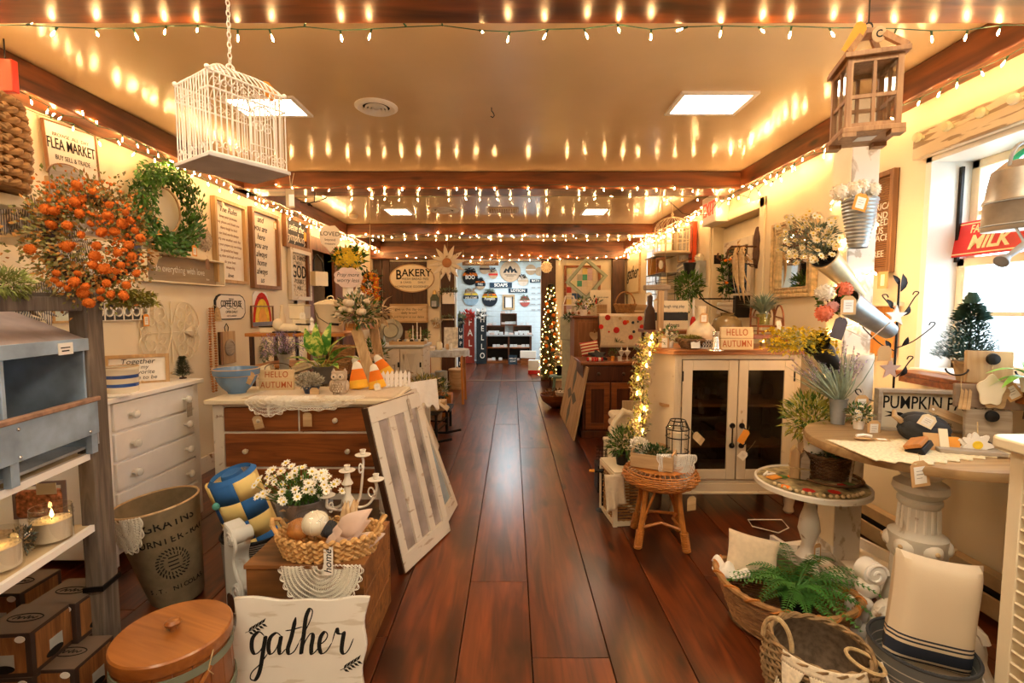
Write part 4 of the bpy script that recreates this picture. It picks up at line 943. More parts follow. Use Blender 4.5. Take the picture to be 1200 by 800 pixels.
def pompom(r):
    b=B()
    for i in range(70):
        z=1 - 2*(i+.5)/70; a=i*2.4; q=math.sqrt(1-z*z); d=V((q*cos(a),q*sin(a),z)); b.leaf(d*r*.6,d,r*.42,r*.36,(rv(1),rv(1),rv(1)),.1)
    b.ball((0,0,0),r*.85,n=8,m=6); return b
pm=mesh('flower_head',pompom(1),orangef)
spots=[(90,217),(108,224),(62,247),(88,237),(79,264),(53,245),(93,250),(106,262),(119,272),(78,289),(60,263),(35,292),(126,253),(153,258),(147,249),(113,288),(84,287),(91,320),(138,296),(122,315),(87,330),(66,320),(118,341),(134,271),(151,287),(165,279),(70,333),(148,334),(160,320),(125,332),(97,343),(104,355),(136,318),(79,338),(111,300),(95,275),(128,240),(143,262),(155,300),(130,345),(118,350),(64,328),(100,336),(142,310),(158,270),(96,233),(109,310),(145,346)]
for i,(fx,fy) in enumerate(spots):
    q=at(fx,fy,1.68+rv(.02)) - p; q.rotate(Matrix.Rotation(R(-12),3,'Z')); o=obj('flower_head',pm,t,q,rot=(rv(3),rv(3),0)); s_=ru(.013,.022); o.scale=(s_,s_*.8,s_)
b=B()
for i in range(200):
    a=ru(-.9,2.2); rho=R0+ru(-.05,.07); b.ball((rho*cos(a),-.06+rv(.03),rho*sin(a)*1.1),ru(.003,.007),n=5,m=3)
part('small_blossoms',b,orangef,t,stuff=True)
# golden spray under the wreath
b=B()
for i in range(420):
    b.leaf((rv(.09),rv(.04),rv(.03)),(rv(1)+.6,rv(.6),rv(.6)-.1),.03,.012)
solo('golden_spray',b,greeny,'golden yellow dried spray just below the orange wreath','dried flowers',at(150,350,1.95))

# galvanised nest box: front faces the aisle
t=thing('nest_box','blue grey galvanised nesting box with sloping roof on the shelf','nest box',sl(0,0,.889),SR)
x0,x1,D,h0,h1_=-1.0,-.045,.30,.33,.33
part('roof',B().add([(x0,-.02,.435),(x1+.005,-.02,.435),(x1+.005,.30,.575),(x0,.30,.575),(x0,-.02,.447),(x1+.005,-.02,.447),(x1+.005,.30,.587),(x0,.30,.587)],[(0,3,2,1),(4,5,6,7),(0,1,5,4),(2,3,7,6),(1,2,6,5),(0,4,7,3)]),plain('rusty_roof',(.40,.33,.32),.6,.3,.3,6),t)
part('roof_lip',B().box(x0,x1+.006,-.03,-.018,.40,.447),bluem,t,bev=.002)
cells=[x0,x0+.28,-.41,x1]
for x in cells: part('divider',B().box(x-.012,x+.004,-.018,.29,.02,.437),bluem,t,bev=.002)
part('back_sheet',B().box(x0,x1,.285,.292,.02,.565),galvd,t); part('floor_sheet',B().box(x0,x1,-.01,.29,.02,.03),galvd,t)
part('lip_rail',B().box(x0,x1+.03,-.045,-.02,.20,.218),plain('rusty_rail',(.36,.22,.15),.6,.3,.4,20),t,bev=.004)
part('front_tray',B().box(x0,x1+.02,-.038,-.03,.075,.205),bluem,t,bev=.002)
for x in (-.41,x1-.0): part('foot',B().box(x-.02,x+.012,-.034,-.012,0,.08),bluem,t)
part('tray_side',B().box(x1+.012,x1+.02,-.035,.2,.03,.205),galvd,t)
for x,z in ((-.08,.09),(-.40,.09),(-.40,.18)): part('rivet',B().ball((x,-.04,z),.006,n=8,m=5),silver,t)
q=part('price_sticker',B().box(-.20,-.13,-.0325,-.030,.395,.437),paper,t); part('print_bars',B().box(-.19,-.145,-.0335,-.0325,.418,.422).box(-.185,-.15,-.0335,-.0325,.406,.411),ink,q)
b=B()
for (x,z) in ((-.12,.27),(-.16,.34),(-.22,.34),(-.29,.33),(-.14,.22),(-.09,.20)): b.T((x,.283,z),rx=pi/2).lathe([(.006,0),(.005,.001),(.001,.002)],10)
part('nail_hole',b,MT['rusty_rail'],t)
p=sl(-.27,.10,.925); t=thing('wrapped_gift','cellophane wrapped parcel inside the galvanised nesting box','parcel',p)
part('parcel',B().ball((0,0,.03),.04,(1.4,1,.7)),pinew,t); part('cellophane',foliage(B(),(0,0,.05),(.06,.05,.05),60,.05,.03),glass('cellophane',(.95,.97,1),1.5,1.0),t)
# candles and small goods on the middle shelf
wax=plain('candle_wax',(.82,.70,.52),.5,sss=0,var=.03); flame=emit('flame',(1,.55,.15),25)
def candle(px,py,r,h,lab,Z=.602):
    p=onz(px,py,Z); t=thing('jar_candle',lab,'candle',p)
    part('jar',B().lathe([(r*.93,0),(r,.008),(r,h*1.12),(r*.95,h*1.12),(r*.94,.012),(.001,.01)],40,cap=False),glassm,t)
    part('wax',B().lathe([(.001,.012),(r*.93,.012),(r*.93,h*.70),(r*.5,h*.69),(.001,h*.685)],36,cap=False),wax,t)
    w_=part('wick',B().tube([(0,0,h*.68),(.002,0,h*.76)],.0015,5),ink,t)
    part('flame',B().lathe([(.001,0),(.006,.008),(.005,.016),(.0005,.032)],10,(.002,0,h*.76)),flame,w_)
    b=B()
    for i in range(60):
        a=2*pi*i/30; b.ball((r*1.0*cos(a),r*1.0*sin(a),h*.82+(i // 30)*.012),.0035,n=5,m=4)
    part('hobnail',b,glassm,t,stuff=True)
candle(62,633,.060,.115,'lit cream candle in a hobnail glass jar on the shelf by the post')
candle(-2,668,.062,.115,'cream jar candle at the left picture edge below the other candle')
p=onz(28,650,.602); t=thing('pinecone_bag','clear bag of dark pine pieces with a white tag between the two candles','bag',p)
part('filling',foliage(B(),(0,0,.05),(.03,.02,.045),220,.02,.009),plain('pine_pieces',(.10,.13,.12),.5,var=.6,scale=40),t,stuff=True); part('bag',B().ball((0,0,.05),.05,(.75,.55,1.05),18,12),glassm,t); tie(t,(.01,-.035,.095),.04,.03,paper)
p=onz(22,622,.602)+V((-.03,.12,0)); t=thing('potpourri_bag','flat clear bag of orange pink petals with a white label behind the candles','bag',p,R(10))
part('filling',B().prism(rrect(.16,.11,.02,3,0,.06),-.015,.015),plain('petal_mix',(.62,.26,.16),.8,var=.7,scale=60),t,bev=.008); part('bag',picture_frame(B(),.19,.15,.018,.004),plain('clear_lilac_plastic',(.40,.34,.42),.2),t); q=part('label_card',B().box(.0,.07,-.019,-.016,.10,.145),paper,t)
# boxed candles on the bottom
bxw=plain('brown_box_card',(.05,.03,.022),.5,var=.15); bxt=plain('box_top_card',(.14,.095,.065),.45,var=.1); pic=wood('box_picture_boards',(.15,.055,.014),(.48,.20,.06),'z',.5,2); gl=plain('box_grey_patch',(.42,.43,.40),.6)
def cbox(c,rz,lab,s=.18,first=[None]):
    if first[0]: return dup(first[0],c,rz,lab)
    t=thing('candle_box',lab,'box',c,rz,'boxed candles under the shelf'); first[0]=t; h=.16
    part('carton',B().box(-s/2,s/2,-s/2,s/2,0,h),bxw,t,bev=.002)
    tp=part('lid_panel',B().box(-s/2+.002,s/2-.002,-s/2+.002,s/2-.002,h,h+.0015),bxt,t)
    part('oval_emblem',B().tube([(.058*cos(a),.024*sin(a),h+.002) for a in [2*pi*i/30 for i in range(30)]],.0022,4,closed=True),ink,tp)
    part('brush_script',B().tube([(x,z,h+.002) for x,z in spline([(-.04,-.006),(-.025,.010),(-.022,-.006),(-.008,.006),(0,-.006),(.008,.012),(.012,-.006),(.022,.005),(.028,-.005),(.04,.004)],4)],.0018,4),ink,tp)
    for (rz_,nm) in ((0,'front_picture'),(pi/2,'side_picture')):
        M_=B().T((0,0,0),rz=rz_)
        f=part(nm,M_.box(-s*.40,s*.40,-s/2-.0015,-s/2,.018,h-.012),pic,t)
        part('grey_patch',B().T((0,0,0),rz=rz_).box(-.02,.035,-s/2-.0022,-s/2-.0012,.03,.085),gl,f)
        part('oval_badge',B().T((0,0,0),rz=rz_).prism(ellp(.036,.015,20,0,.033),-s/2-.003,-s/2-.002),ink,f)
    q=part('price_sticker',B().T((.058,-s/2-.002,h-.02)).prism(ellp(.017,.012,16),-.001,.001),paper,t)
    return t
def bt(px,py,z): q=onz(px,py,z); return V((q.x,q.y,z - .16))
cbox(bt(82,764,.16),R(3),'lowest brown candle box standing alone at the front by the grey post')
cbox(bt(30,724,.322),R(5),'upper brown candle box at the left picture edge')
cbox(bt(30,724,.322) - V((0,0,.162)),R(4),'brown candle box on the floor at the left picture edge')
cbox(bt(84,692,.322),R(2),'upper brown candle box half behind the grey post')
cbox(bt(84,692,.322) - V((0,0,.162)),R(3),'brown candle box on the floor right behind the front one')
cbox(bt(22,681,.322),R(2),'brown candle box farthest back under the shelf')
# ================= burlap bin, sewing bucket, corbel =================
q=onz(192,716,0); t=thing('burlap_bin','tall olive burlap bin printed GRAINS with lace over its rim','bin',V((q.x - .02,q.y+.13,0)),R(-24),rot=(R(6),R(-7),R(-24)))
H=.50; b=B().lathe([(.001,.01),(.125,.0),(.13,.02),(.21,H),(.20,H),(.122,.03),(.001,.025)],48,sy=.85,cap=False)
part('body',b,drab,t); part('rim',B().tube([(.205*cos(a),.175*sin(a),H) for a in [2*pi*i/48 for i in range(48)]],.006,6,closed=True),tanw,t)
def onbin(s_,size,z,a0=0,sp=.0):
    n=len(s_)
    for i,ch in enumerate(s_):
        if ch == ' ': continue
        r=.126+(.21-.13)*z/H+.004; a=-pi/2+a0+(i-(n-1)/2)*size*.78/r
        text(ch,size,ink,t,(r*cos(a),r*.85*sin(a)-.001,z),1,.01,rz=math.degrees(a)+90)
onbin('GRAINS',.055,H*.86,1.28); onbin('FOURNIER-RAY',.044,H*.70,1.15); onbin('S.T. NICOLAS',.03,H*.20,1.12)
for (rr,n_,th) in ((.065,28,.003),(.045,20,.0025)):
    b=B()
    for i in range(n_):
        a=2*pi*i/n_; x,z=rr*cos(a),H*.46+rr*sin(a); r=.126+.08*z/H+.004; aa=-pi/2+1.12+x/r; x2,z2=(rr+.014)*cos(a+.1),H*.46+(rr+.014)*sin(a+.1); a2=-pi/2+1.12+x2/r
        b.tube([(r*cos(aa),r*.85*sin(aa),z),(r*cos(a2),r*.85*sin(a2),z2)],th,4)
    part('printed_wreath',b,ink,t)
b=B()
for k in range(4):
    z=H*.46 - .03+k*.02; r=.126+.08*z/H+.003; b.tube([(r*cos(-pi/2+1.12+x/r),r*.85*sin(-pi/2+1.12+x/r),z) for x in [(-.025+.005*abs(k-1.5))+j*.012 for j in range(5)]],.003,4)
part('printed_crown',b,ink,t)
def fb(r,a):   # lace over the rim
    ang=-pi/2+.24+.5*r*cos(a); d=r*sin(a)*.18+.0
    z=H+.006 - max(0,d); rr=(.214 - .16*max(0,d))+.006+.006*abs(sin(ang*14))
    return (rr*cos(ang),rr*.87*sin(ang),z)
part('lace_trim',lace(fb,6,54,.0015,0,pi,r0=.1),lacem,t)
p=onz(203,738,.33); t=thing('wooden_firkin','round orange wood lidded sewing bucket with a bent handle','bucket',V((p.x,p.y,0)),R(-20))
ork=wood('orange_stave',(.20,.055,.01),(.38,.12,.025),'z',.35,1,.1,coat=.3); orkx=wood('orange_lid',(.26,.075,.012),(.50,.18,.035),'x',.3,1,.1,coat=.4)
for i in range(20):
    a0,a1=2*pi*i/20+.006,2*pi*(i+1)/20 - .006; r0,r1=.185,.165
    part('stave',B().add([(r*cos(a),r*sin(a),z) for z,k in ((0,1.0),(.29,.93)) for r,a in ((r0*k,a0),(r0*k,a1),(r0*k-.014,a1),(r0*k-.014,a0))],[(0,3,2,1),(4,5,6,7),(0,1,5,4),(1,2,6,5),(2,3,7,6),(3,0,4,7)]),ork,t)
part('base',B().lathe([(.168,.01),(.168,.022)],30),ork,t)
for z,rr in ((.10,.1855),(.245,.179)): part('hoop',B().lathe([(rr,z),(rr+.002,z),(rr+.0,z+.026),(rr-.004,z+.026)],48,cap=False),plain('grey_hoop_%d' % (z*100),(.22,.24,.17),.5,.3),t)
l=part('lid',B().lathe([(.001,.285),(.178,.285),(.180,.29),(.180,.325),(.175,.331),(.001,.333)],56,cap=False),orkx,t,bev=.001)
part('knob',B().lathe([(.012,.333),(.01,.345),(.024,.352),(.026,.36),(.018,.368),(.001,.37)],24,cap=False),orkx,l)
hp=[(-.178*cos(a),-.188*sin(a),.25 - .21*sin(a)) for a in [pi*i/24 for i in range(25)]]
part('handle',B().tube(hp,.007,8),orkx,t); part('twine',B().tube([(.17,.02,.31),(.185,.0,.29),(.19,-.02,.25),(.187,.0,.22)],.002,4),rope,t)
# crate
CX0,CX1,CY0,CY1,CH=-1.075,-.60,1.86,2.26,.42
crw=wood('crate_wood',(.11,.04,.01),(.36,.15,.04),'x',.5,.8,.4,True)
t=thing('wooden_crate','worn brown wooden crate behind the gather sign','crate',((CX0+CX1)/2,CY0,0)); w2=(CX1-CX0)/2; dp=CY1-CY0
for z0,z1 in ((0,.14),(.143,.28),(.283,CH-.02)): part('front_board',B().box(-w2,w2,0,.02,z0,z1),crw,t,bev=.003)
for z0,z1 in ((0,.14),(.143,.28),(.283,CH-.02)):
    for x in (-w2,w2-.02): part('side_board',B().box(x,x+.02,.021,dp,z0,z1),crw,t,bev=.003)
for k in range(3): part('top_board',B().box(-w2-.006,w2+.006,-.006+k*dp/3,(k+1)*dp/3 - .003,CH-.018,CH),crw,t,bev=.003)
part('back_board',B().box(-w2,w2,dp,dp+.015,0,CH-.02),crw,t)
# gather sign
q0=onz(268,812,0.0); gx=(at(265,760,1.74).x+at(436,760,1.74).x)/2; GW,GH=.525,.335
t=thing('gather_sign','whitewashed wooden sign lettered gather with leaf sprigs leaning on the crate','sign',(gx,1.715,.0),rot=(R(-13),0,0))
sh=[]
for i in range(25): sh.append((-GW/2+GW*i/24,.004*sin(i*.5)))
for i in range(1,16): z=GH*i/16; sh.append((GW/2 - .014*sin(pi*i/16*2)**2 - .004,z))
for i in range(25): sh.append((GW/2 - GW*i/24,GH+.003*sin(i*.7)+.006*cos(2*pi*i/24)))
for i in range(1,16): z=GH*(1 - i/16); sh.append((-GW/2+.014*sin(pi*i/16*2)**2+.004,z))
part('board',B().prism(sh,-.02,0),worn('whitewash',(.80,.76,.68),(.62,.56,.46),.40,6,stretch=(1,1,5),bump=.15),t,bev=.003)
g={'g': [[(.06,.12),(.03,.14),(.0,.11),(.0,.06),(.02,.035),(.05,.06),(.065,.12),(.06,.06),(.05,-.04),(.03,-.085),(.005,-.08),(.01,-.05),(.05,-.01),(.085,.04)]],
     'a': [[(.145,.12),(.12,.135),(.09,.11),(.085,.06),(.10,.035),(.125,.06),(.145,.12),(.14,.06),(.15,.035),(.175,.06)]],
     't': [[(.215,.21),(.20,.12),(.185,.06),(.195,.035),(.22,.05),(.24,.09)],[(.165,.145),(.20,.150),(.255,.165)]],
     'h': [[(.24,.09),(.285,.18),(.30,.235),(.285,.25),(.268,.21),(.262,.13),(.255,.035),(.27,.09),(.295,.13),(.31,.12),(.305,.07),(.31,.035),(.335,.055),(.35,.08)]],
     'e': [[(.35,.08),(.375,.10),(.385,.125),(.37,.14),(.35,.115),(.345,.07),(.36,.038),(.385,.05),(.41,.09)]],
     'r': [[(.41,.09),(.428,.155),(.438,.135),(.455,.13),(.468,.137),(.463,.09),(.462,.05),(.478,.036),(.50,.06),(.52,.11)]]}
for ch,ss in g.items():
    for P in ss: part('brush_stroke',pen(t,P,.0045,.016,s=.74,ox=-.175,oz=.115,y=-.0212),ink,t)
for (ox,oz,fl_) in ((-.205,.215,1),(.165,.085,-1)):
    b=stroke([(ox,oz),(ox+.03,oz+.012),(ox+.07,oz+.04)],[.002]*3,.0212)
    for k in range(5):
        for s_ in (-1,1): x=ox+.012+k*.012; z=oz+.004+k*.007; b.leaf((x,-.0213,z),(.8+.1*s_,0,.5+s_*.8),.026,.009,(0,-1,0),0)
    part('leaf_sprig',b,ink,t)
# basket with gourds on the crate, doily, tag
p=V((-.775,1.97,CH)); t=thing('gourd_basket','long handled braided basket of wrapped gourds on the crate','basket',p,R(4))
braid=plain('water_hyacinth',(.62,.36,.13),.6,var=.3,scale=30,bump=.4)
for k in range(4):
    z=.012+k*.024; s_=1+.05*k; b=B(); n_=30
    for i in range(n_):
        for u_ in (0,1):
            a=2*pi*(i+.5*u_)/n_; c_=V((.185*s_*cos(a),.105*s_*sin(a),z+(.005 if u_ else -.005))); d=V((-sin(a),cos(a)*.6,.55 if u_ else -.55)).normalized()
            b.tube([c_ - d*.016,c_ - d*.007,c_+d*.007,c_+d*.016],[.003,.011,.011,.003],6)
    part('braid_row',b,braid,t)
part('bottom',B().lathe([(.18,.004),(.001,.004)],24,sy=.57,cap=False),braid,t)
for s_ in (-1,1): part('handle',B().tube([(s_*.195,-.04,.09),(s_*.22,-.035,.13),(s_*.235,0,.145),(s_*.22,.035,.13),(s_*.195,.04,.09)],.009,7),braid,t)
for k,(x,z,r,m,lb) in enumerate([(-.125,.10,.048,honey,'golden brown wrapped gourd ball in the braided basket'),(-.055,.125,.056,creamp,'cream velvet pumpkin ball wrapped in the middle of the basket'),(.0,.10,.038,greyc,'dark patterned ball in the braided basket')]):
    tt=thing('decor_ball',lb,'ball',p+V((x,-.01,z)),group='balls in the braided basket'); part('body',B().ball((0,0,0),r,(1,1,.9),20,12),m,tt)
    b=B(); 
    for i in range(8): a=i*pi/4; b.tube([(r*1.01*sin(q)*cos(a),r*1.01*sin(q)*sin(a),r*.91*cos(q)) for q in [pi*j/8 for j in range(9)]],.0015,4)
    part('rib',b,m,tt)
b=foliage(B(),(-.08,-.01,.13),(.09,.05,.05),26,.05,.035,shell=.8,bend=.3); foliage(b,(-.165,0,.175),(.035,.03,.02),26,.04,.03,bend=.3); b.ball((-.07,-.01,.12),.08,(1.1,.8,.8),16,10)
solo('cellophane_wrap',b,MT['cellophane'],'gathered clear cellophane wrap over the gourds','wrapping',p)
t2=thing('paper_leaves','pink beige paper leaves and dried husks at the right end of the basket','leaves',p+V((.10,0,.10)),R(4)); pk_=plain('pink_beige_paper',(.66,.48,.38),.9,var=.1)
for (dx,dz_,L_,W_,rr) in ((-.05,.02,.17,.10,.5),(-.02,.05,.16,.09,.75),(.04,.0,.13,.07,.3),(-.07,-.02,.15,.07,1.0)): part('paper_leaf',B().leaf((dx - .03,-.03,dz_ - .06),(1,.1,rr),L_,W_,(0,-1,.4),.1,3),pk_,t2,solid=.003)
for i in range(7): part('husk',B().leaf((rv(.06),.03,-.02),(rv(.8),rv(.3),1),.12,.03,(0,-1,0),.2,2),tanw,t2,solid=.001)
tt=thing('home_tag','small upright white wooden tag reading home on the basket front','tag',p+V((.04,-.125,-.035)),R(4),rot=(R(-4),0,R(4))); part('board',B().box(-.018,.018,-.004,0,0,.115),paper,tt,bev=.001); text('home',.042,ink,tt,(0,-.0045,.055),1,0,ry=-90,shear=.3)
def dc(r,a):
    x=.02+.17*r*cos(a); d=r*sin(a)*.19
    return (x,-.13 - .0035*sin(x*50),CH - .004 - max(0,d)*1.0) if d>.0 else (x,-.13 - d,CH+.003)
solo('crochet_doily',lace(lambda r,a: tuple(V(dc(r,a))+V((-.79,1.97+.013,0))),9,96,.0016,0,pi,r0=.08),lacem,'round cream crochet doily hanging over the crate front','doily')
# daisies in bucket
p=V((-.955,2.13,CH)); t=thing('daisy_bucket','dented zinc bucket full of white daisies on the back of the crate','bucket',p)
part('bucket',B().lathe([(.001,.004),(.085,0),(.12,.17),(.125,.172),(.125,.178),(.118,.176),(.082,.01),(.001,.01)],36,cap=False),plain('aged_zinc',(.30,.28,.27),.45,.7,.4,10,.15),t)
part('ear',B().lathe([(.012,-.003),(.012,.003)],10,(.124,0,.15)),galvd,t)
b=B()
ctr=V((0.0,-.02,.18)); hd=[]
for i in range(64):
    a=ru(0,6.28); r=.20*math.sqrt(random.random()); z=.30 - r*.45+ru(-.04,.07); hd.append((V((r*cos(a) - .01,r*sin(a)*.7 - .02,z)),V((r*cos(a)*3,r*sin(a)*2 - .55,.8))))
st=B()
for c_,n_ in hd:
    daisy(b,c_,n_,ru(.017,.024)); st.tube([(c_.x*.3,c_.y*.3,.15),c_*.8+V((0,0,.02)),c_],.0015,4)
foliage(st,(0,-.02,.22),(.12,.09,.06),380,.035,.008)
part('daisy_heads',b,[white_f,yellow],t,stuff=True); part('stems',st,green,t,stuff=True)
# candelabra
p=V((-.70,2.19,CH)); t=thing('candelabra','white painted five armed candelabra standing on the crate','candelabra',at(416,604,2.62)+V((0,0,-.06)))
t.location=(at(408,600,2.19).x,2.19,CH)
part('stem',B().lathe([(.05,0),(.052,.01),(.02,.02),(.022,.05),(.034,.09),(.03,.13),(.014,.16),(.016,.2),(.026,.21),(.014,.235),(.012,.27)],24),wornw,t)
def cup(parent,x,y,z):
    c_=part('drip_pan',B().lathe([(.006,-.01),(.035,0),(.038,.004),(.034,.005),(.001,.002)],24,(x,y,z)),wornw,parent); part('candle_cup',B().lathe([(.010,0),(.014,.006),(.012,.012),(.015,.024),(.011,.024),(.009,.008)],16,(x,y,z+.004)),wornw,c_)
cup(t,0,0,.27)
for (ax,ay,az) in ((-.135,-.03,.235),(.14,-.02,.235),(-.06,-.10,.19),(.05,.08,.32)):
    pts=spline([(0,.14),(.35,.10),(.75,.10+.02),(1.0,az - .05),(.98,az-.012)],6); part('arm',B().tube([(ax*u_,ay*u_,z_) for u_,z_ in pts],.006,6).tube([(ax*(.82+.1*cos(k)),ay*(.82+.1*cos(k)),az - .06+.022*sin(k)) for k in [j*.5 for j in range(12)]],.004,5),wornw,t); cup(t,ax,ay,az)
# corbel
p=onz(262,716,0); t=thing('scroll_corbel','chippy blue white carved scroll corbel standing left of the crate','corbel',V((-1.165,2.02,0)),R(-35))
cb=worn('chalk_white',(.66,.66,.62),(.42,.30,.20),.38,12)
prf=spline([(.0,.0),(.10,.0),(.14,.04),(.13,.10),(.09,.13),(.10,.17),(.13,.20),(.12,.26),(.08,.30),(.06,.36),(.08,.42),(.05,.48),(.0,.50)],5)
part('body',B().prism([(x - .1,z) for x,z in prf+[(-.02,.50),(-.02,0)]],-.035,.035),cb,t,bev=.004)
for (x,z,r) in ((.0,.225,.036),(-.005,.09,.05),(-.045,.45,.034)):
    part('volute',B().T((x,.045,z),rx=pi/2).lathe([(r,0),(r,.09),(r*.7,.095),(r*.6,.088),(r*.3,.096),(.001,.096)],24),cb,t)
    part('volute_ridge',B().tube([(x+c_[0],-.047,z+c_[1]) for c_ in scroll((0,0),r*.9,0,1.6,30)],.004,5),cb,t)
part('outer_ridge',B().tube([(x - .085,-.038,z) for x,z in prf[6:]],.008,6),cb,t)
tie(t,(-.02,-.06,.22),.075,.06,brownd,print_=False)
# quilt in a low basket behind
p=V((-1.30,2.34,0)); t=thing('rope_bin','low black and white basket under the blue quilt','basket',p); part('wall',B().lathe([(.001,.004),(.13,.0),(.15,.33),(.145,.33),(.125,.01)],28,cap=False),ticking('checker_band',(.5,.46,.4),(.05,.05,.06),30,'z'),t); part('rim',B().tube(ring_pts(.149,30,.33),.007,6,closed=True),black,t)
qb=plain('quilt_blue',(.03,.13,.38),.9,var=.15); qy=plain('quilt_yellow',(.80,.62,.24),.9,var=.08); qg=plain('quilt_green_dot',(.10,.35,.30),.9)
t=thing('rolled_quilt','rolled blue and yellow patchwork quilt standing in the low basket','quilt',(-1.28,2.34,.30),rot=(R(10),R(-14),0))
for k in range(4):
    for j in range(3):
        a0,a1=-pi+.1+j*.95,-pi+.1+(j+1)*.95; z0,z1=-.05+k*.10,.05+k*.10
        pts=[(.12*cos(a),.10*sin(a)) for a in [a0+(a1-a0)*i/6 for i in range(7)]]
        part('patch',B().add([(x,y,z) for x,y in pts for z in (z0,z1)],[(2*i,2*i+1,2*i+3,2*i+2) for i in range(6)]),(qb,qy)[(k+j) % 2],t,solid=.012)
part('roll_top',B().lathe([(.11,.35),(.09,.37),(.085,.34),(.05,.345),(.045,.37),(.001,.36)],24),qb,t); part('roll_inside',B().lathe([(.105,-.08),(.105,.35)],24),qy,t)
for q in ((-.06,-.10,.26),(.02,-.11,.12),(-.04,-.11,.05)): part('button',B().ball(q,.018),qg,t)
# ================= left middle distance =================
def table(name,lab,cat,x0,x1,y0,y1,z,top,leg,th=.03,ls=.03,shelf=None,apron=0):
    t=thing(name,lab,cat,((x0+x1)/2,(y0+y1)/2,0)); a,b=(x1-x0)/2,(y1-y0)/2
    part('top',B().box(-a,a,-b,b,z-th,z),top,t,bev=.004)
    for x in (-a+.04,a-.04):
        for y in (-b+.04,b-.04): part('leg',B().box(x-ls/2,x+ls/2,y-ls/2,y+ls/2,0,z-th),leg,t)
    if shelf: part('lower_shelf',B().box(-a+.02,a-.02,-b+.02,b-.02,shelf-.02,shelf),top,t)
    if apron: part('apron',B().box(-a+.03,a-.03,-b+.02,-b+.035,z-th-apron,z-th),leg,t)
    return t
t=table('display_stand','tall wooden stand behind the wood fronted dresser carrying the cream pail','stand',-2.3,-1.44,4.1,4.6,1.235,honey,brownd,shelf=.95)
def pot(name,lab,cat,loc,pr,m,n=24,group=None): return thing(name,lab,cat,loc,group=group),pr,m
def simple_lathe(name,lab,cat,loc,pr,m,n=20,pn='body',group=None,**k):
    t=thing(name,lab,cat,loc,group=group); part(pn,B().lathe(pr,n,cap=False,**k),m,t); return t
p=V((at(388,380,4.3).x,4.3,1.237)); t=simple_lathe('lidded_pail','large cream enamel lidded pail with wire bail on the wooden stand','pail',p,[(.001,0),(.105,0),(.108,.02),(.135,.24),(.14,.245),(.001,.24)],cream,32)
l=part('lid',B().lathe([(.142,.245),(.14,.255),(.09,.275),(.04,.29),(.001,.292)],32,cap=False),cream,t); part('lid_loop',B().tube([(-.03,0,.29),(-.025,0,.315),(0,0,.325),(.025,0,.315),(.03,0,.29)],.005),cream,l)
h_=part('bail',B().tube([(-.12,-.05,.20),(-.06,-.13,.13),(.03,-.15,.08),(.10,-.12,.07),(.135,-.02,.09)],.003),blackm,t); part('grip',B().tube([(.04,-.15,.077),(.11,-.115,.07)],.011,8),black,h_)
p=V((at(354,380,4.2).x,4.22,1.237)); t=thing('enamel_bin','cream enamel drawer bin with a black label holder left of the pail','bin',p)
part('bin',B().box(-.06,.06,-.08,.1,0,.115),cream,t,bev=.006); f=part('label_holder',B().box(-.025,.022,-.086,-.08,.045,.08),black,t); part('label_card',B().box(-.014,.011,-.088,-.086,.053,.072),paper,f)
t=thing('enamel_tray','long white enamel tray with a dark rim on the wooden stand','tray',(at(343,385,4.2).x - .03,4.22,1.237)); part('body',B().box(-.22,-.055,-.1,.12,0,.05).box(.10,.20,-.1,.12,0,.07),cream,t,bev=.006); part('rim',B().box(-.225,-.05,-.105,.125,.05,.058).box(.095,.215,-.105,.125,.07,.078),black,t)
t=thing('enamel_box','square cream enamel box stacked on top of the enamel bin','box',(at(352,370,4.25).x,4.25,1.354)); part('body',B().box(-.075,.06,-.06,.08,0,.12),cream,t,bev=.008); part('lid',B().box(-.08,.065,-.065,.085,.12,.13),cream,t,bev=.004); tie(t,(.05,-.07,.06),.06,.05,paper)
t=thing('white_figurine','small white bird figurine between the enamel box and the pail','figurine',(at(368,370,4.2).x,4.15,1.237)); part('body',B().lathe([(.02,0),(.035,.02),(.03,.06),(.012,.09),(.02,.11),(.001,.14)],16).ball((.03,0,.06),.02,(1.4,.8,.8)),whitec,t)
simple_lathe('slim_bottle','tall slim cream bottle at the left end of the wooden stand','bottle',(at(331,372,4.3).x,4.3,1.237),[(.03,0),(.032,.10),(.02,.16),(.014,.2),(.018,.24),(.001,.245)],creamp)
t=thing('white_shoe','old cream leather boot on its side behind the lavender','shoe',(at(336,378,4.1).x,4.12,1.24),.2); part('upper',B().ball((0,0,.04),.05,(2.2,.8,.8)).ball((-.08,0,.07),.045,(1,.8,1.2)),cream,t); part('sole',B().box(-.12,.11,-.035,.035,0,.012),black,t,bev=.004)
# baskets below
for k,(px,py,lb) in enumerate([(400,410,'upper small wicker tray basket on the lower shelf of the stand'),(396,428,'square wicker basket with tan rim beneath the other basket')]):
    z=(1.02,.90)[k]; t=thing('wicker_basket',lb,'basket',(at(px,py,3.98).x,3.98,z)); woven('w',[(.085,0),(.10,.11)],t,wick,20,.006,sx=1.1,sy=.8)
    part('liner',B().lathe([(.095,.09),(.001,.10)],16,sx=1.1,sy=.8),creamp,t)
t=thing('basket_riser','low brown stool holding the wicker baskets behind the plush candy corns','stool',(at(398,430,3.98).x,3.98,0)); part('seat',B().box(-.14,.14,-.11,.11,.875,.9),brownd,t)
for x in (-.11,.11):
    for y in (-.09,.09): part('leg',B().box(x-.014,x+.014,y-.014,y+.014,0,.875),brownd,t)
part('rung',B().box(-.11,.11,-.1,-.08,.5,.52),brownd,t)
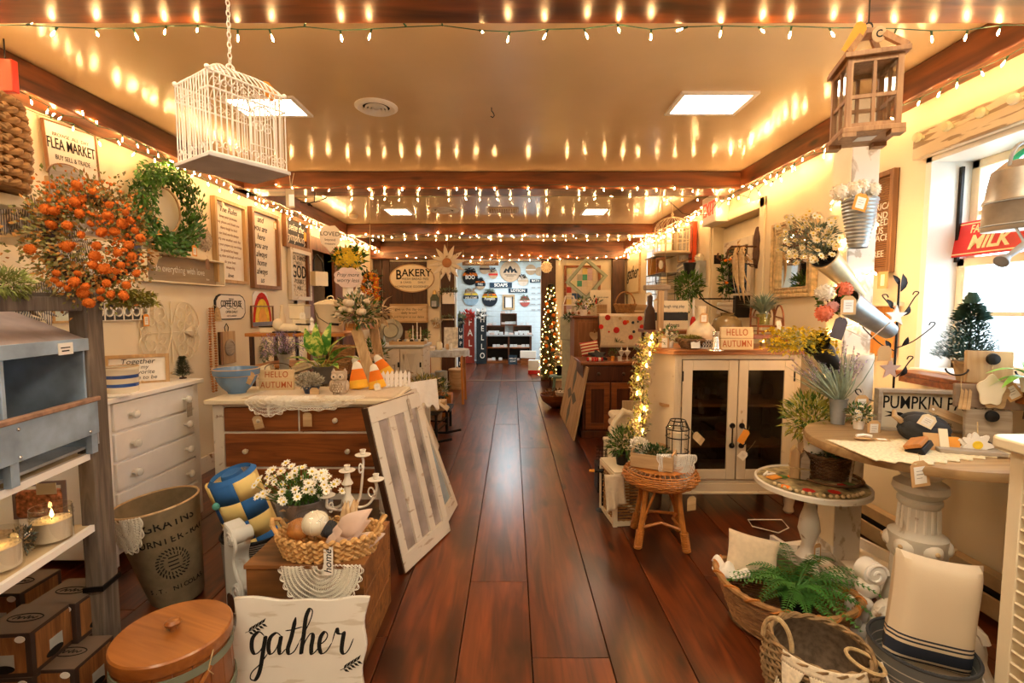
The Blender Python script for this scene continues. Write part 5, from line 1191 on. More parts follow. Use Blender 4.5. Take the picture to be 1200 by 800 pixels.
# ladder, flower arrangement
t=thing('wooden_ladder','cream painted wooden leg of a folding ladder leaning by the plush candy corns','ladder',(0,0,0))
a=at(417,383,4.0); b_=at(452,500,3.75); 
part('rail',B().bar(a,b_,.085,.03),tanz,t); part('rail',B().bar(a+V((.0,.5,0)),b_+V((-.1,.5,0)),.08,.03),tanz,t); part('step',B().bar(a.lerp(b_,.35),a.lerp(b_,.35)+V((-.05,.5,0)),.02,.08),tanz,t)
part('cap',B().bar(a+V((-.03,-.02,.0)),a+V((-.03,.52,.0)),.06,.10),honey,t)
def bush(name,lab,cat,loc,rad,n,L,W,mats,dots=None,potm=None,seg=1,up=.3,group=None,pr=None):
    t=thing(name,lab,cat,loc,group=group)
    z0=0
    if potm: h=rad[2]*.9; part('pot',B().lathe(pr or [(.001,0),(rad[0]*.4,0),(rad[0]*.52,h),(rad[0]*.46,h),(.001,h*.85)],20,cap=False),potm,t); z0=h
    b=B()
    for k in range(len(mats)): b.mat(k); foliage(b,(0,0,z0+rad[2]*.75),rad,n // len(mats),L,W,seg,up=up)
    part('foliage',b,mats,t,stuff=True)
    if dots:
        m,num,r=dots; b=B()
        for i in range(num):
            d=V((rv(1),-abs(rv(1)) - .2,rv(.9)+.2)).normalized(); c_=V((d.x*rad[0],d.y*rad[1],z0+rad[2]*.75+d.z*rad[2]))
            if len(m)>1: daisy(b,c_,d,r,7)
            else: b.ball(c_,r,(1,1,.8),7,5)
        part('blossom',b,m,t,stuff=True)
    return t
p=at(419,372,4.0); bush('autumn_arrangement','green and cream autumn arrangement at the head of the ladder','flowers',p+V((0,0,-.04)),(.17,.12,.13),420,.06,.022,[greyg,green,pinew],([cloth],7,.03))
for k,(dx,dz_,r) in enumerate([(-.03,.12,.045),(.07,.05,.04)]):
    t=thing('cloth_pumpkin',('pale cloth pumpkin in the upper part of the ladder arrangement','cream cloth pumpkin low in the ladder arrangement')[k],'pumpkin',p+V((dx,-.12,dz_)))
    for i in range(7): a=i*2*pi/7; part('lobe',B().ball((r*.45*cos(a),r*.45*sin(a),0),r*.6,(1,1,1.1),8,6),cloth,t)
    part('stem',B().tube([(0,0,r*.4),(0,0,r*1.1),(.008,0,r*1.4)],[.007,.005,.006],6),tanw,t)
t=thing('white_skate','white laced boot hanging with its toe pointing right by the yellow flowers','boot',at(412,350,4.4)); part('shaft',B().lathe([(.05,0),(.048,.12),(.055,.15)],14,(-.03,0,.02),sy=.7),whitec,t); part('foot',B().ball((.03,0,.03),.05,(2.0,.7,.75)),whitec,t); part('sole',B().box(-.07,.13,-.03,.03,-.02,-.005),cream,t,bev=.004)
for k,(x0,y0) in enumerate([(0,0)]): t=thing('husk_bundle','pale dried corn husk bundle right of the ladder arrangement','dried flowers',at(440,368,4.2)); part('husk',foliage(B(),(0,0,0),(.09,.05,.05),50,.13,.03,2,up=-.2),pinew,t,stuff=True)
bush('yellow_flowers','bright yellow bouquet high at the end of the left wall','flowers',at(409,305,4.7)+V((0,0,-.06)),(.15,.10,.10),150,.07,.03,[green],([yellow,yellow],60,.036))
t=bush('orange_garland','hanging orange flower garland left of the back wall panel','garland',at(435,342,4.9)+V((0,0,-.14)),(.10,.08,.20),180,.06,.028,[greend,greyg],([orangef,yellow],44,.036)); part('cord',B().tube([(0,0,.2),(0,0,CE - t.location.z)],.003),rope,t)
# scalloped signs
def scal(a,b_,n,k,m=64): return [((a*(1+k*abs(sin(n*pi*i/m))))*cos(2*pi*i/m),(b_*(1+k*abs(sin(n*pi*i/m))))*sin(2*pi*i/m)) for i in range(m)]
p=at(408,337,4.35); sign('pink white scalloped sign saying Pray without worry','sign',p,.24,.18,R(14),plain('blush_white',(.78,.62,.56),.6),shape=scal(.11,.085,8,.12),lines=[('Pray more',0,.025,.05,.9,ink,0,.3),('worry less',0,-.025,.05,.9,ink,0,.3)],th=.012)
p,w1,h1,rz=place_wall('l',376,264,296,399,.045)
p=at(387,296,5.0); sign('white scalloped hanging sign reading LOVED lit by the string lights','sign',p,.20,.28,R(25),whitep,shape=[(x,z*1.0) for x,z in [(-.09,.10),(-.05,.14),(0,.13),(.05,.14),(.09,.10),(.10,.02),(.085,-.05),(.04,-.09),(0,-.14),(-.04,-.09),(-.085,-.05),(-.10,.02)]],lines=[('LOVED',0,.05,.06,1),('beyond',0,-.01,.035),('measure',0,-.05,.03)],th=.015)
t=thing('hanging_box','small cream box hanging inside the dark doorway on the left wall','box',at(374,335,6.47),R(60)); part('body',B().box(-.10,.10,-.06,.06,0,.19),creamp,t,bev=.004); part('strap',B().tube([(-.08,0,.18),(-.09,-.02,.34),(-.03,0,.42),(.06,0,.34),(.08,0,.18)],.012,6),black,t); part('buckle',B().tube(ring_pts(.03,12),.006,5,closed=True).T(),silver,t)
solo('strap_bundle',B().tube([(0,0,0),(.03,0,-.3),(-.04,0,-.7),(.02,0,-1.0)],.02,6),black,'black leather harness strap hanging in the left doorway','strap',(LW - .06,6.62,2.2))
# white crossed cabinet
XA,XB_,YA=at(441,440,5.75).x,at(496,440,5.75).x,5.75; ZC=at(470,404,YA).z
t=thing('crossed_cabinet','whitewashed cabinet with crossed wooden doors beyond the dresser','cabinet',((XA+XB_)/2,YA,0)); w2=(XB_-XA)/2
part('carcass',B().box(-w2,w2,.02,.5,.06,ZC-.03),wornc,t,bev=.003); part('top',B().box(-w2-.02,w2+.02,-.03,.52,ZC-.03,ZC),bluem if 0 else plain('blue_white_top',(.58,.62,.66),.5),t,bev=.004)
for k in range(2):
    xa,xb=-w2+.02+k*(w2 - .01) - (k*.0),-w2+.02+(k+1)*(w2 - .02)
    d=part('door',B().box(xa,xb,.004,.02,.09,ZC-.05),wornc,t); z0,z1=.09,ZC-.05
    part('stile',B().box(xa,xa+.05,-.012,.004,z0,z1).box(xb-.05,xb,-.012,.004,z0,z1).box(xa+.05,xb-.05,-.012,.004,z0,z0+.06).box(xa+.05,xb-.05,-.012,.004,z1-.06,z1),wornw,d)
    part('cross_brace',B().bar((xa+.05,-.004,z0+.06),(xb-.05,-.004,z1-.06),.045,.014).bar((xa+.05,-.005,z1-.06),(xb-.05,-.005,z0+.06),.045,.014),wornw,d)
    part('hinge',B().box(xb-.02,xb-.0,-.018,-.012,z1-.22,z1-.16),blackm,d)
simple_lathe('pewter_platter','large round grey pewter platter standing on the crossed cabinet','platter',at(458,404,6.1)+V((0,0,.0)),[(.001,0),(.09,0),(.10,-.012),(.15,-.018),(.155,-.01),(.10,.0)],plain('pewter',(.30,.31,.29),.4,.8),36)
bpy.data.objects['pewter_platter'].rotation_euler=(R(78),0,0); bpy.data.objects['pewter_platter'].location.z=ZC+.155
t=thing('wooden_serving_tray','long tan wooden tray of trinkets on the crossed cabinet','tray',(at(478,400,5.85).x,5.88,ZC)); part('tray',picture_frame(B(),.01,.01,.001,.001).box(-.2,.2,-.1,.1,0,.012).box(-.2,.2,-.11,-.1,0,.04).box(-.2,.2,.1,.11,0,.04).box(-.21,-.2,-.11,.11,0,.04).box(.2,.21,-.11,.11,0,.04),tanw,t)
for i in range(9): part('trinket',B().lathe([(.018,0),(.024,.03),(.02,.045),(.001,.05)],10),(galvd,cream,blackm)[i % 3],t,loc=(-.17+i*.043,rv(.06),.012))
for k,(px,h,lb) in enumerate([(484,.22,'slim white taper candlestick left of the taller one'),(489,.26,'tallest slim white candlestick on the crossed cabinet'),(493,.20,'shortest slim white candlestick at the cabinet end')]):
    t=simple_lathe('candlestick',lb,'candlestick',(at(px,400,6.0).x,6.0,ZC),[(.03,0),(.012,.012),(.008,.08),(.014,.1),(.008,.11),(.012,h*.55)],whitec,12); part('taper',B().lathe([(.007,h*.5),(.006,h),(.001,h+.01)],8),paper,t)
simple_lathe('blue_bottle','small pale blue glass bottle at the left end of the crossed cabinet','bottle',(at(450,402,5.8).x,5.8,ZC),[(.022,0),(.024,.05),(.01,.08),(.01,.1),(.014,.105),(.001,.106)],plain('blue_glass_body',(.35,.48,.62),.15),14)
for k,(px,lb) in enumerate([(483,'small green succulent in a white pot behind the candlesticks'),(499,'little potted sprig at the end of the crossed cabinet')]): bush('potted_sprig',lb,'plant',(at(px,395,6.15).x,6.15,ZC),(.05,.05,.06),60,.04,.014,[green],potm=whitec)
t=thing('standing_card','small tan card standing behind the succulent','card',(at(478,395,6.2).x,6.2,ZC),rot=(R(-8),0,0)); part('board',B().box(-.04,.04,0,.008,0,.15),tanw,t)
# greenery bucket left of the cabinet
bush('green_pail_plant','leafy green plant in a wooden pail between the ladder and the crossed cabinet','plant',(at(438,430,5.2).x,5.2,.72),(.15,.12,.14),260,.07,.02,[green,greyg],potm=tanz); simple_lathe('plant_stand','round grey stand under the leafy green pail','stand',(at(438,430,5.2).x,5.2,0),[(.14,0),(.04,.04),(.04,.66),(.13,.70),(.13,.72),(.001,.72)],driftw)
# round drop table beyond
t=thing('drop_leaf_table','blue white painted table with rounded end beyond the crossed cabinet','table',(-.98,7.35,0)); ZD=at(515,410,7.2).z
part('top',B().prismz([(-.38,-.26),(.10,-.26)]+[(.10+.22*cos(a),.26*sin(a)) for a in [-pi/2+pi*i/10 for i in range(11)]]+[(-.38,.26)],ZD-.10,ZD),plain('blue_white_planks',(.52,.58,.66),.5,var=.3),t,bev=.006)
for x in (-.33,.22): part('leg',B().bar((x,-.2,ZD-.08),(x+.02,-.2,0),.035,.035).bar((x,.2,ZD-.08),(x+.02,.2,0),.035,.035),honeyz,t)
for k,(px,w_,h_,m,lb) in enumerate([(515,.05,.13,cream,'cream crock with black crest on the blue white table'),(524,.025,.09,tanw,'small tan jar right of the cream crock'),(529,.02,.10,whitec,'slim white bottle near the end of the blue white table'),(509,.03,.06,galvd,'small grey tin left of the cream crock')]):
    t=simple_lathe('small_jar',lb,'jar',(at(px,400,7.25).x,7.22+.05*(k % 2),ZD),[(w_*.8,0),(w_,h_*.1),(w_,h_*.75),(w_*.7,h_*.9),(w_*.8,h_),(.001,h_)],m,16)
t=thing('white_box','white box lying on the blue white table','box',(at(503,405,7.2).x,7.15,ZD)); part('body',B().box(-.09,.09,-.06,.06,0,.05),paper,t,bev=.003); part('lid',B().box(-.095,.095,-.065,.065,.035,.055),whitep,t)
t=thing('leaning_panel','pale speckled canvas leaning at the end of the blue white table','canvas',(at(528,400,7.5).x,7.53,ZD),rot=(R(-6),0,0)); part('canvas',B().box(-.11,.11,0,.02,0,.33),plain('speckled_canvas',(.62,.58,.50),.9,var=.35,scale=20),t,bev=.003)
for k,(px,py,r,h,m,lb) in enumerate([(506,440,.09,.42,galvd,'grey tin drum under the blue white table'),(517,440,.10,.46,plain('sage_tin',(.40,.42,.34),.6),'sage green drum under the blue white table')]):
    simple_lathe('tin_drum',lb,'drum',(at(px,py,7.5).x,7.5,0),[(r,0),(r,h*.3),(r*1.03,h*.32),(r,h*.34),(r,h),(r*.9,h),(.001,h*.98)],m,20)
q=onz(535,457,0); t=simple_lathe('stoneware_crock','tan lidded barrel standing at the table end by the opening','barrel',(q.x,q.y+.15,0),[(.13,0),(.15,.05),(.15,.32),(.16,.33),(.16,.36),(.13,.37),(.001,.375)],tanw,24); part('lid_knob',B().ball((0,0,.385),.02),tanw,t)
# black rocking chair with goods
q=onz(508,500,0); RX,RY=-.97,5.15; t=thing('black_rocking_chair','small black wooden rocking chair seen from the aisle beside the bench','chair',(RX+.02,RY+.1,0),R(82)); hs_=.34
part('seat',B().box(-.23,.23,-.2,.2,hs_-.025,hs_),black,t,bev=.006)
for x in (-.20,.20):
    for y in (-.17,.17): part('leg',B().lathe([(.012,0),(.018,.12),(.013,.2),(.018,hs_-.04)],10,(x,y,.03)),black,t)
    part('rocker',B().tube([(x,-.34,.06),(x,-.17,.02),(x,0,.012),(x,.17,.02),(x,.36,.07)],.014,6),black,t)
for y in (-.17,): part('stretcher',B().tube([(-.2,y,.13),(.2,y,.13)],.009).tube([(-.2,y,.2),(.2,y,.2)],.009),black,t)
part('side_stretcher',B().tube([(.2,-.17,.15),(.2,.17,.15)],.009).tube([(-.2,-.17,.15),(-.2,.17,.15)],.009),black,t)
for x in (-.2,.2): part('back_post',B().tube([(x,.18,hs_),(x*1.05,.2,.42)],.013,6),black,t)
t=thing('wooden_bowl_basket','round brown handled basket on the black rocking chair','basket',(RX - .07,RY,hs_+.002)); woven('w',[(.10,0),(.15,.10),(.14,.14)],t,plain('reddish_wicker',(.26,.10,.04),.5,var=.3,scale=30),22,.008); part('handle',B().tube([(-.06+.09*cos(a),-.12,.12+.07*sin(a)) for a in [pi*i/10 for i in range(11)]],.008),kraft,t)
solo('cream_doily',B().sheet(lambda u,v: (-.08+u*.2,-.12+v*.2,.002 - max(0,u-.5)*.16 - .02*sin(v*20)*max(0,u-.5)),12,10),cloth,'cream crocheted cloth hanging over the arm of the rocking chair','cloth',(RX+.16,RY - .02,hs_+.10),solid=.006)
t=thing('cloth_box','low tan box beneath the cream cloth on the rocking chair','box',(RX+.16,RY+.06,hs_+.001)); part('body',B().box(-.07,.08,-.1,.1,0,.095),tanw,t,bev=.004)
bush('zinc_pot_flowers','zinc pot of dried meadow flowers behind the rocking chair','flowers',(at(497,465,5.6).x,5.62,.30),(.20,.14,.13),520,.07,.02,[greyg,greeny,pinew],([yellow,white_f],8,.02),potm=galvd)
bush('trailing_plant','trailing grey green plant at the right of the zinc pot','plant',(at(513,465,5.6).x,5.75,.27),(.12,.12,.12),260,.06,.018,[greyg,greend],potm=black)
table('small_black_bench','low dark bench under the meadow flowers','bench',-1.25,-.72,5.48,5.86,.27,black,black)
t=thing('orange_crate','small orange wood crate on the floor beyond the rocking chair','crate',(at(518,450,6.4).x,6.4,0)); part('slat',B().box(-.13,.13,-.1,.1,0,.17),honey,t,bev=.004); part('slat',B().box(-.135,.135,-.105,.105,.19,.30),honey,t,bev=.004)
t=thing('side_basket','open wicker basket with a tall back beside the crossed cabinet','basket',(at(507,438,6.15).x,6.15,.32)); woven('w',[(.10,0),(.13,.2)],t,wick,20,.008); simple_lathe('basket_stand','pale barrel under the open wicker basket','stand',(at(507,438,6.15).x,6.15,0),[(.11,0),(.13,.16),(.11,.315),(.001,.315)],driftw)
# ================= back wall =================
def atb(px,py,y=YB - .07): return at(px,py,y)
def bsign(lab,x0,x1,y0,y1,board,fr=None,fw=.02,lines=(),shape=None,Y=YB - .07,**k):
    a,b_=at(x0,y0,Y),at(x1,y1,Y); return sign(lab,'sign',V(((a.x+b_.x)/2,Y,b_.z)),b_.x-a.x,a.z-b_.z,0,board,fr,fw,lines=lines,shape=shape,**k)
a,b_=atb(457,310),atb(509,342); W_,H_=b_.x-a.x,a.z-b_.z
t=bsign('large oval cream sign reading BAKERY on the dark back wall',457,509,310,342,creamp,lines=[('B',-.26,.06,.26,.8,ink,.02),('AKERY',.09,.10,.20,.95,ink,.015),('FRESH BREAD PIES',.06,-.015,.065),('& CAKES',-.12,-.08,.055),('DAILY',.19,-.08,.055),('HOMEMADE GOODNESS',.0,-.165,.06)],shape=ellp(W_/2,H_/2,40))
part('rim',B().tube([(W_*.5*cos(a_),-.02,H_/2+H_*.5*sin(a_)) for a_ in [2*pi*i/48 for i in range(48)]],.012,6,closed=True),tanw,t)
bsign('tan framed sign with lines of text below the bakery sign',458,501,357,377,pinew,tanw,.035,[('give us this day our',0,.08,.07),('daily bread',0,.01,.07),('and forgive us our debts',0,-.07,.06)])
t=thing('green_lantern','dark green wall lantern right of the tan framed sign','lantern',V((atb(510,361).x,YB - .13,atb(510,361).z))); part('body',B().lathe([(.05,0),(.085,.04),(.085,.2),(.05,.26),(.03,.3)],12),plain('green_lantern_tin',(.06,.08,.05),.4),t); part('cap',B().lathe([(.045,.27),(.03,.34),(.001,.36)],10),brassm,t); part('grey_front',B().box(-.045,.045,-.09,-.08,.03,.14),galvd,t)
p=at(524,308,8.9); t=thing('wooden_daisy','giant whitewashed wooden daisy hanging before the back wall','ornament',p)
for i in range(12): a=2*pi*i/12+.13; part('petal',B().leaf((.06*cos(a),-.01,.06*sin(a)),(cos(a),rv(.08),sin(a)),.28,.085,(0,-1,0),.02,3),wornw,t,solid=.012)
part('hanging_cord',B().tube([(0,0,.2),(0,.2,.75)],.002),rope,t); part('centre',B().T((0,-.02,0),rx=pi/2).lathe([(.001,.0),(.085,0),(.088,.02),(.06,.035),(.001,.04)],24,cap=False),plain('rust_disc',(.42,.20,.09),.7),t)
for (px,py,lb,m1) in ((526,348,'white wall pocket with dried greenery right of the green lantern',whitep),(512,376,'small sconce of white flowers under the green lantern',tanw)):
    q=atb(px,py+8); t=thing('wall_pocket',lb,'planter',V((q.x,YB - .09,q.z))); s_=1 if px>520 else .5; part('pocket',B().box(-.12*s_,.12*s_,-.05,.02,0,.22*s_),m1,t,bev=.005); part('foliage',foliage(B(),(0,-.03,.24*s_),(.16*s_,.05,.05),90,.07,.03),greyg if px>520 else white_f,t,stuff=True)
t=thing('small_wall_shelf','little dark wood shelf with greenery near the opening','shelf',V((atb(525,375).x,YB - .13,atb(525,375).z))); part('board',B().box(-.12,.12,-.06,.09,0,.03),driftw,t); part('foliage',foliage(B(),(0,0,.06),(.11,.04,.03),70,.05,.02),greyg,t)
t=thing('long_wood_sign','long brown plank sign hanging at the top of the far opening','sign',at(563,311,9.3)); part('board',B().box(-.35,.35,-.01,.01,0,.08),wood('long_plank',(.2,.12,.07),(.36,.24,.15),'x',.6),t); text('HANDMADE IN OUR WORKSHOP',.05,paper,t,(0,-.012,.04),.75)
for x in (-.33,.33): part('cord',B().tube([(x,0,.07),(x,0,.3)],.003,4),rope,t)
# ================= far soap room =================
FY=YF - .03
def rsign(px,py,r,lab,m,bands=(),word=None,wm=None,ws=.1,bow=None):
    q=at(px,py,FY); R_=r/560*13.3; t=thing('round_sign',lab,'sign',q); part('board',B().T((0,0,0),rx=pi/2).lathe([(R_,0),(R_,.02),(.001,.02)],32),m,t)
    for z0,z1,mm in bands:
        pts=[(x,z) for z in [z0+(z1-z0)*i/5 for i in range(6)] for x in [math.sqrt(max(0,.98-z*z))]]; pts=pts+[(-x,z) for x,z in pts[::-1]]
        part('band',B().prism([(x*R_,z*R_) for x,z in pts],-.026,-.02),mm,t)
    if word: text(word,ws*R_*5,wm or paper,t,(0,-.028,0),.8,.02)
    if bow: b=foliage(B(),(0,-.05,R_*.85),(R_*.6,.04,R_*.25),40,R_*.4,R_*.25); part('bow',b,bow,t)
    return t
bk=black; dkb=plain('deep_navy',(.01,.018,.03),.6); tn=plain('tan_round',(.55,.38,.24),.6)
rsign(551,325,9,'round black sign with an orange band and bow',bk,((.2,.6,orangef),),'BOO',paper,.14,[bk])
rsign(563,333,6,'smaller round dark and orange sign below the black one',dkb,((-.95,-.4,tn),(.3,.6,orangef)),'FALL',paper,.12,[bk])
rsign(552,349,9,'round blue sign with autumn stripes at the left',plain('pale_blue_round',(.30,.45,.58),.6),((.35,.6,yellow),(-.1,.3,bk),(.62,.9,tn)),'WELCOME',bk if 0 else paper,.08,[tn])
rsign(574,350,9,'round dark sign lettered Pumpkin',dkb,((.15,.35,yellow),(.4,.65,orangef)),'Pumpkin',paper,.1,[greyg])
rsign(568,315,6,'small tan round sign near the top of the far wall',tn,((-.2,.2,brownd),))
rsign(578,321,5.5,'small round sign with a black bow',tn,((-.3,.1,redf),),bow=[bk])
t=rsign(598,318,12,'big tan round sign with a black mountain emblem',tn)
part('mountain_emblem',B().prism([(-.20,-.04),(-.12,.09),(-.08,.05),(0,.16),(.08,.05),(.12,.09),(.20,-.04),(.13,-.04),(.10,.02),(.05,-.04),(.03,-.04),(0,.06),(-.03,-.04),(-.05,-.04),(-.10,.02),(-.13,-.04)],-.026,-.02),bk,t); part('text_line',B().box(-.16,.16,-.022,-.02,-.10,-.085).box(-.10,.10,-.022,-.02,-.13,-.118),bk,t)
rsign(622,316,6,'small tan round sign on the right with a wire hanger',tn,((-.12,.12,whitep),)); rsign(613,329,6,'pale round sign with a black triangle hanger',plain('pale_tan_round',(.66,.54,.42),.6),((-.15,.15,tn),),bow=[bk]); rsign(615,353,6,'small round red striped sign on the right',plain('red_round',(.45,.10,.08),.6),((-.2,.15,whitep),(.3,.55,greyg)),'Farm',bk,.1,[greyg]); rsign(632,318,5,'tan round sign cut off by the opening post',tn,())
navy=plain('navy_board',(.015,.04,.07),.6)
for x0,x1,y0,y1,s_,lb in ((574,600,331,337,'SOAPS','navy sign reading SOAPS on the far wall'),(596,618,338,343,'LOTION','small navy sign reading LOTION below the soaps sign'),(621,634,327,331,'BATH','small navy sign at the right of the far wall')):
    a,b_=at(x0,y0,FY),at(x1,y1,FY); t=sign(lb,'sign',V(((a.x+b_.x)/2,FY,b_.z)),b_.x-a.x,a.z-b_.z,0,navy,lines=[(s_,0,0,(a.z-b_.z)*.9,1,paper,.03)])
for k in range(5):
    for j,px in enumerate((625,632)): q=at(px,337+k*6.5,FY); t=thing('fish_hook','small grey hook strip on the far wall','hook',q,group='rows of small hooks on the far wall'); part('plate',B().box(-.05,.05,-.015,0,-.012,.012),galvd,t)
a=at(596,363,FY); t=thing('small_mirror_frame','tan shuttered frame above the soap shelves','frame',a); part('frame',picture_frame(B(),.34,.42,.07,.03),tanw,t); part('panel',B().box(-.10,.10,-.01,0,.07,.35),whitep,t); part('dark_bar',B().box(-.12,-.09,-.04,-.03,.05,.37).box(.09,.12,-.04,-.03,.05,.37),dkb,t)
# tall porch boards
def porch(x0,x1,y0,y1,m,word,lab,Y,top):
    a,b_=at(x0,y0,Y),at(x1,y1,Y); W_,H_=b_.x-a.x,a.z; t=thing('porch_board',lab,'sign',V(((a.x+b_.x)/2,Y,0)),rot=(R(-4),0,0)); part('board',B().box(-W_/2,W_/2,-.02,0,0,H_),m,t,bev=.003)
    for i,ch in enumerate(word): text(ch,H_/len(word)*.75,paper,t,(W_*.1,-.022,H_*(1 - (i+.9)/(len(word)+.8))),.8,.01)
    if top: b=foliage(B(),(0,-.04,H_*.96),(W_*.5,.05,.10),60,.12,.06); part('bow',b,top,t)
    return t
porch(543,556,367,421,plain('porch_red',(.30,.035,.02),.6),'FALL','tall red porch board lettered FALL',12.6,[redf]); porch(558,570,365,421,plain('porch_black',(.012,.02,.026),.6),'HELLO','tall black porch board lettered HELLO',12.4,[whitep]); porch(535,543,372,434,plain('porch_navy',(.015,.028,.045),.6),'PUMPKIN','tall navy porch board lettered PUMPKIN at the opening edge',11.2,[greyg])
# soap shelf
a,b_=at(569,392,12.6),at(623,421,12.6); SX0,SX1,SZ=a.x,b_.x,a.z; t=thing('soap_shelf','brown double shelf unit stocked with soaps in the far room','shelf',((SX0+SX1)/2,12.6,0)); w2=(SX1-SX0)/2
for x in (-w2,-.02,w2-.04): part('upright',B().box(x,x+.04,0,.4,0,SZ-.04),redwz,t)
for z in (.0,SZ*.52): part('shelf_board',B().box(-w2+.001,w2-.001,.001,.399,z,z+.07 if z==0 else z+.03),redwd,t)
part('back_board',B().box(-w2,w2,.4,.41,0,SZ-.04),black,t); part('top',B().box(-w2-.04,w2+.04,-.05,.42,SZ-.04,SZ),plain('grey_shelf_top',(.35,.38,.40),.4),t)
t=thing('soap_tiers','stepped brown display risers on top of the soap shelf','riser',((SX0+SX1)/2,12.66,SZ)); wt=redwz
for (x0,x1,z0,z1) in ((-w2,-.1,.0,.24),(.12,w2,.0,.24),(-.22,.22,.24,.56)):
    part('riser_box',picture_frame(B(),x1-x0,z1-z0,.025,.22,z0).T(),wt,t,loc=((x0+x1)/2,.22,0)); part('riser_back',B().box(x0,x1,.22,.23,z0,z1),brownd,t)
part('centre_panel',B().box(-.1,.12,.1,.2,.0,.24),plain('grey_centre',(.3,.35,.38),.5),t)
sm_=mesh('wrapper',B().box(-.045,.045,-.04,.04,0,.07),plain('soap_paper',(.66,.70,.72),.6,var=.15,scale=60)); sc2=mesh('wrapper',B().box(-.06,.06,-.05,.05,0,.05),plain('soap_paper_warm',(.68,.55,.50),.6,var=.2,scale=50))
cx=(SX0+SX1)/2; nS=0
for z,xs_,y in ((.07,[-.5,-.4,-.22,.1,.22,.42],12.66),(SZ*.52+.03,[-.38,-.28,-.18,-.09,.08,.18,.29,.39,.5],12.66),(SZ,[-.55,-.44,-.33,-.2,-.06,.06,.2,.33,.45,.55],12.60),(SZ+.03,[-.5,-.4,-.3,.2,.3,.4,.5],12.72),(SZ+.272,[-.15,-.05,.05,.15],12.76),(SZ+.245,[-.5,-.38,.35,.5],12.76),(SZ+.565,[-.15,0,.14],12.76)):
    for x in xs_:
        o=bpy.data.objects.new('soap_bar',sm_ if nS % 4 else sc2); C.objects.link(o); o.location=(cx+x,y,z); o.rotation_euler=(0,0,rv(.2)); tag(o,'small pale wrapped soap displayed on the brown soap shelves','soap','wrapped soaps on the shelves'); nS+=1
a=at(601,422,12.3); t=sign('small navy sign standing on the floor before the soap shelf','sign',V((a.x,12.3,0)),.22,.24,0,navy,lines=[('HELLO',0,.03,.06,1,paper,.01),('SOAP',0,-.04,.06,1,paper,.01)],rx=R(-8))
t=thing('red_cooler_box','white box with a red base on the floor right of the soap shelf','box',(at(626,430,10.6).x,10.6,0),R(-10)); part('body',B().box(-.12,.12,-.1,.1,.08,.30),paper,t); part('base',B().box(-.125,.125,-.105,.105,0,.08),redf,t)
t=thing('white_sign_box','long white box leaning right of the soap shelf','box',(at(619,412,12.2).x,12.2,0),R(-8)); part('body',B().box(-.2,.2,-.06,.06,.18,.36),paper,t); part('legs',B().box(-.18,.18,-.05,.05,0,.18),redwd,t)
# ================= christmas tree =================
q=onz(645,458,0); TX,TY=at(645,400,8.9).x,8.9; t=thing('slim_christmas_tree','slim lit Christmas tree with orange ornaments beside the far opening','tree',(TX,TY,0)); HT=at(645,333,TY).z; b=B()
for i in range(2600):
    z=.12+(HT-.12)*random.random(); r=.21*(1 - z/HT)**.7+.02; a=ru(0,6.28); b.leaf((r*.55*cos(a),r*.55*sin(a),z),(cos(a),sin(a),.1),r*.6+.03,.022)
part('foliage',b,plain('tree_needles',(.12,.15,.04),.6,var=.4,scale=20),t,stuff=True); part('trunk',B().tube([(0,0,0),(0,0,HT)],.02),brownd,t)
tb=mesh('tree_light',B().ball((0,0,0),.009,n=5,m=4),emit('tree_light_glow',(1,.50,.12),32)); to_=mesh('ornament',B().ball((0,0,0),.036,n=10,m=7),orange); tw_=mesh('ornament',B().ball((0,0,0),.028,n=10,m=7),whitec)
for i in range(95):
    z=.15+(HT-.2)*i/95; r=(.20*(1 - z/HT)**.7+.04); a=i*2.4; obj('tree_light',tb,t,(r*cos(a),r*sin(a),z))
for i in range(22): z=.2+(HT-.35)*i/22; r=(.20*(1 - z/HT)**.7+.04); a=-pi/2+rv(1.2); obj('ornament',(to_,tw_)[i % 3==0],t,(r*cos(a),r*sin(a),z))
q=at(643,313,8.85); t=thing('snowflake_ornament','round white snowflake medallion on the post above the Christmas tree','ornament',(q.x,YB - .06,at(643,313,YB - .06).z)); part('disc',B().T(rx=pi/2).lathe([(.11,0),(.11,.02),(.001,.025)],20),creamp,t)
for i in range(10): a=i*2*pi/10; part('ray',B().leaf((.03*cos(a),-.03,.03*sin(a)),(cos(a),0,sin(a)),.10,.035,(0,-1,0),.05),pinew,t)
# ================= right middle distance =================
CX0,CX1,CYF=at(683,470,5.27).x,1.40,5.27; ZB=at(710,424,5.27).z
t=thing('brown_chest','dark red brown wooden chest with panelled front on the right of the aisle','chest',((CX0+CX1)/2,CYF,0)); w2=(CX1-CX0)/2
part('carcass',B().box(-w2,w2,.012,.55,.06,ZB-.03),redwz,t,bev=.004); part('top',B().box(-w2-.03,w2+.03,-.03,.57,ZB-.035,ZB),redwd,t,bev=.008); part('plinth',B().box(-w2-.015,w2+.015,-.01,.56,0,.08),redwz,t,bev=.004)
d=part('drawer',B().box(-w2+.03,w2-.03,-.006,.012,ZB-.21,ZB-.05),redwz,t,bev=.004); knob(d,(-w2*.45,-.006,ZB-.13),.02,brownd); knob(d,(w2*.45,-.006,ZB-.13),.02,brownd)
for k in range(2):
    xa=-w2+.03+k*(w2-.02); xb=xa+w2-.04; d=part('door',B().box(xa,xb,-.002,.012,.10,ZB-.23),redwz,t); part('stile',B().box(xa,xa+.06,-.014,-.002,.10,ZB-.23).box(xb-.06,xb,-.014,-.002,.10,ZB-.23).box(xa+.06,xb-.06,-.014,-.002,.10,.17).box(xa+.06,xb-.06,-.014,-.002,ZB-.30,ZB-.23),redwd,d,bev=.003)
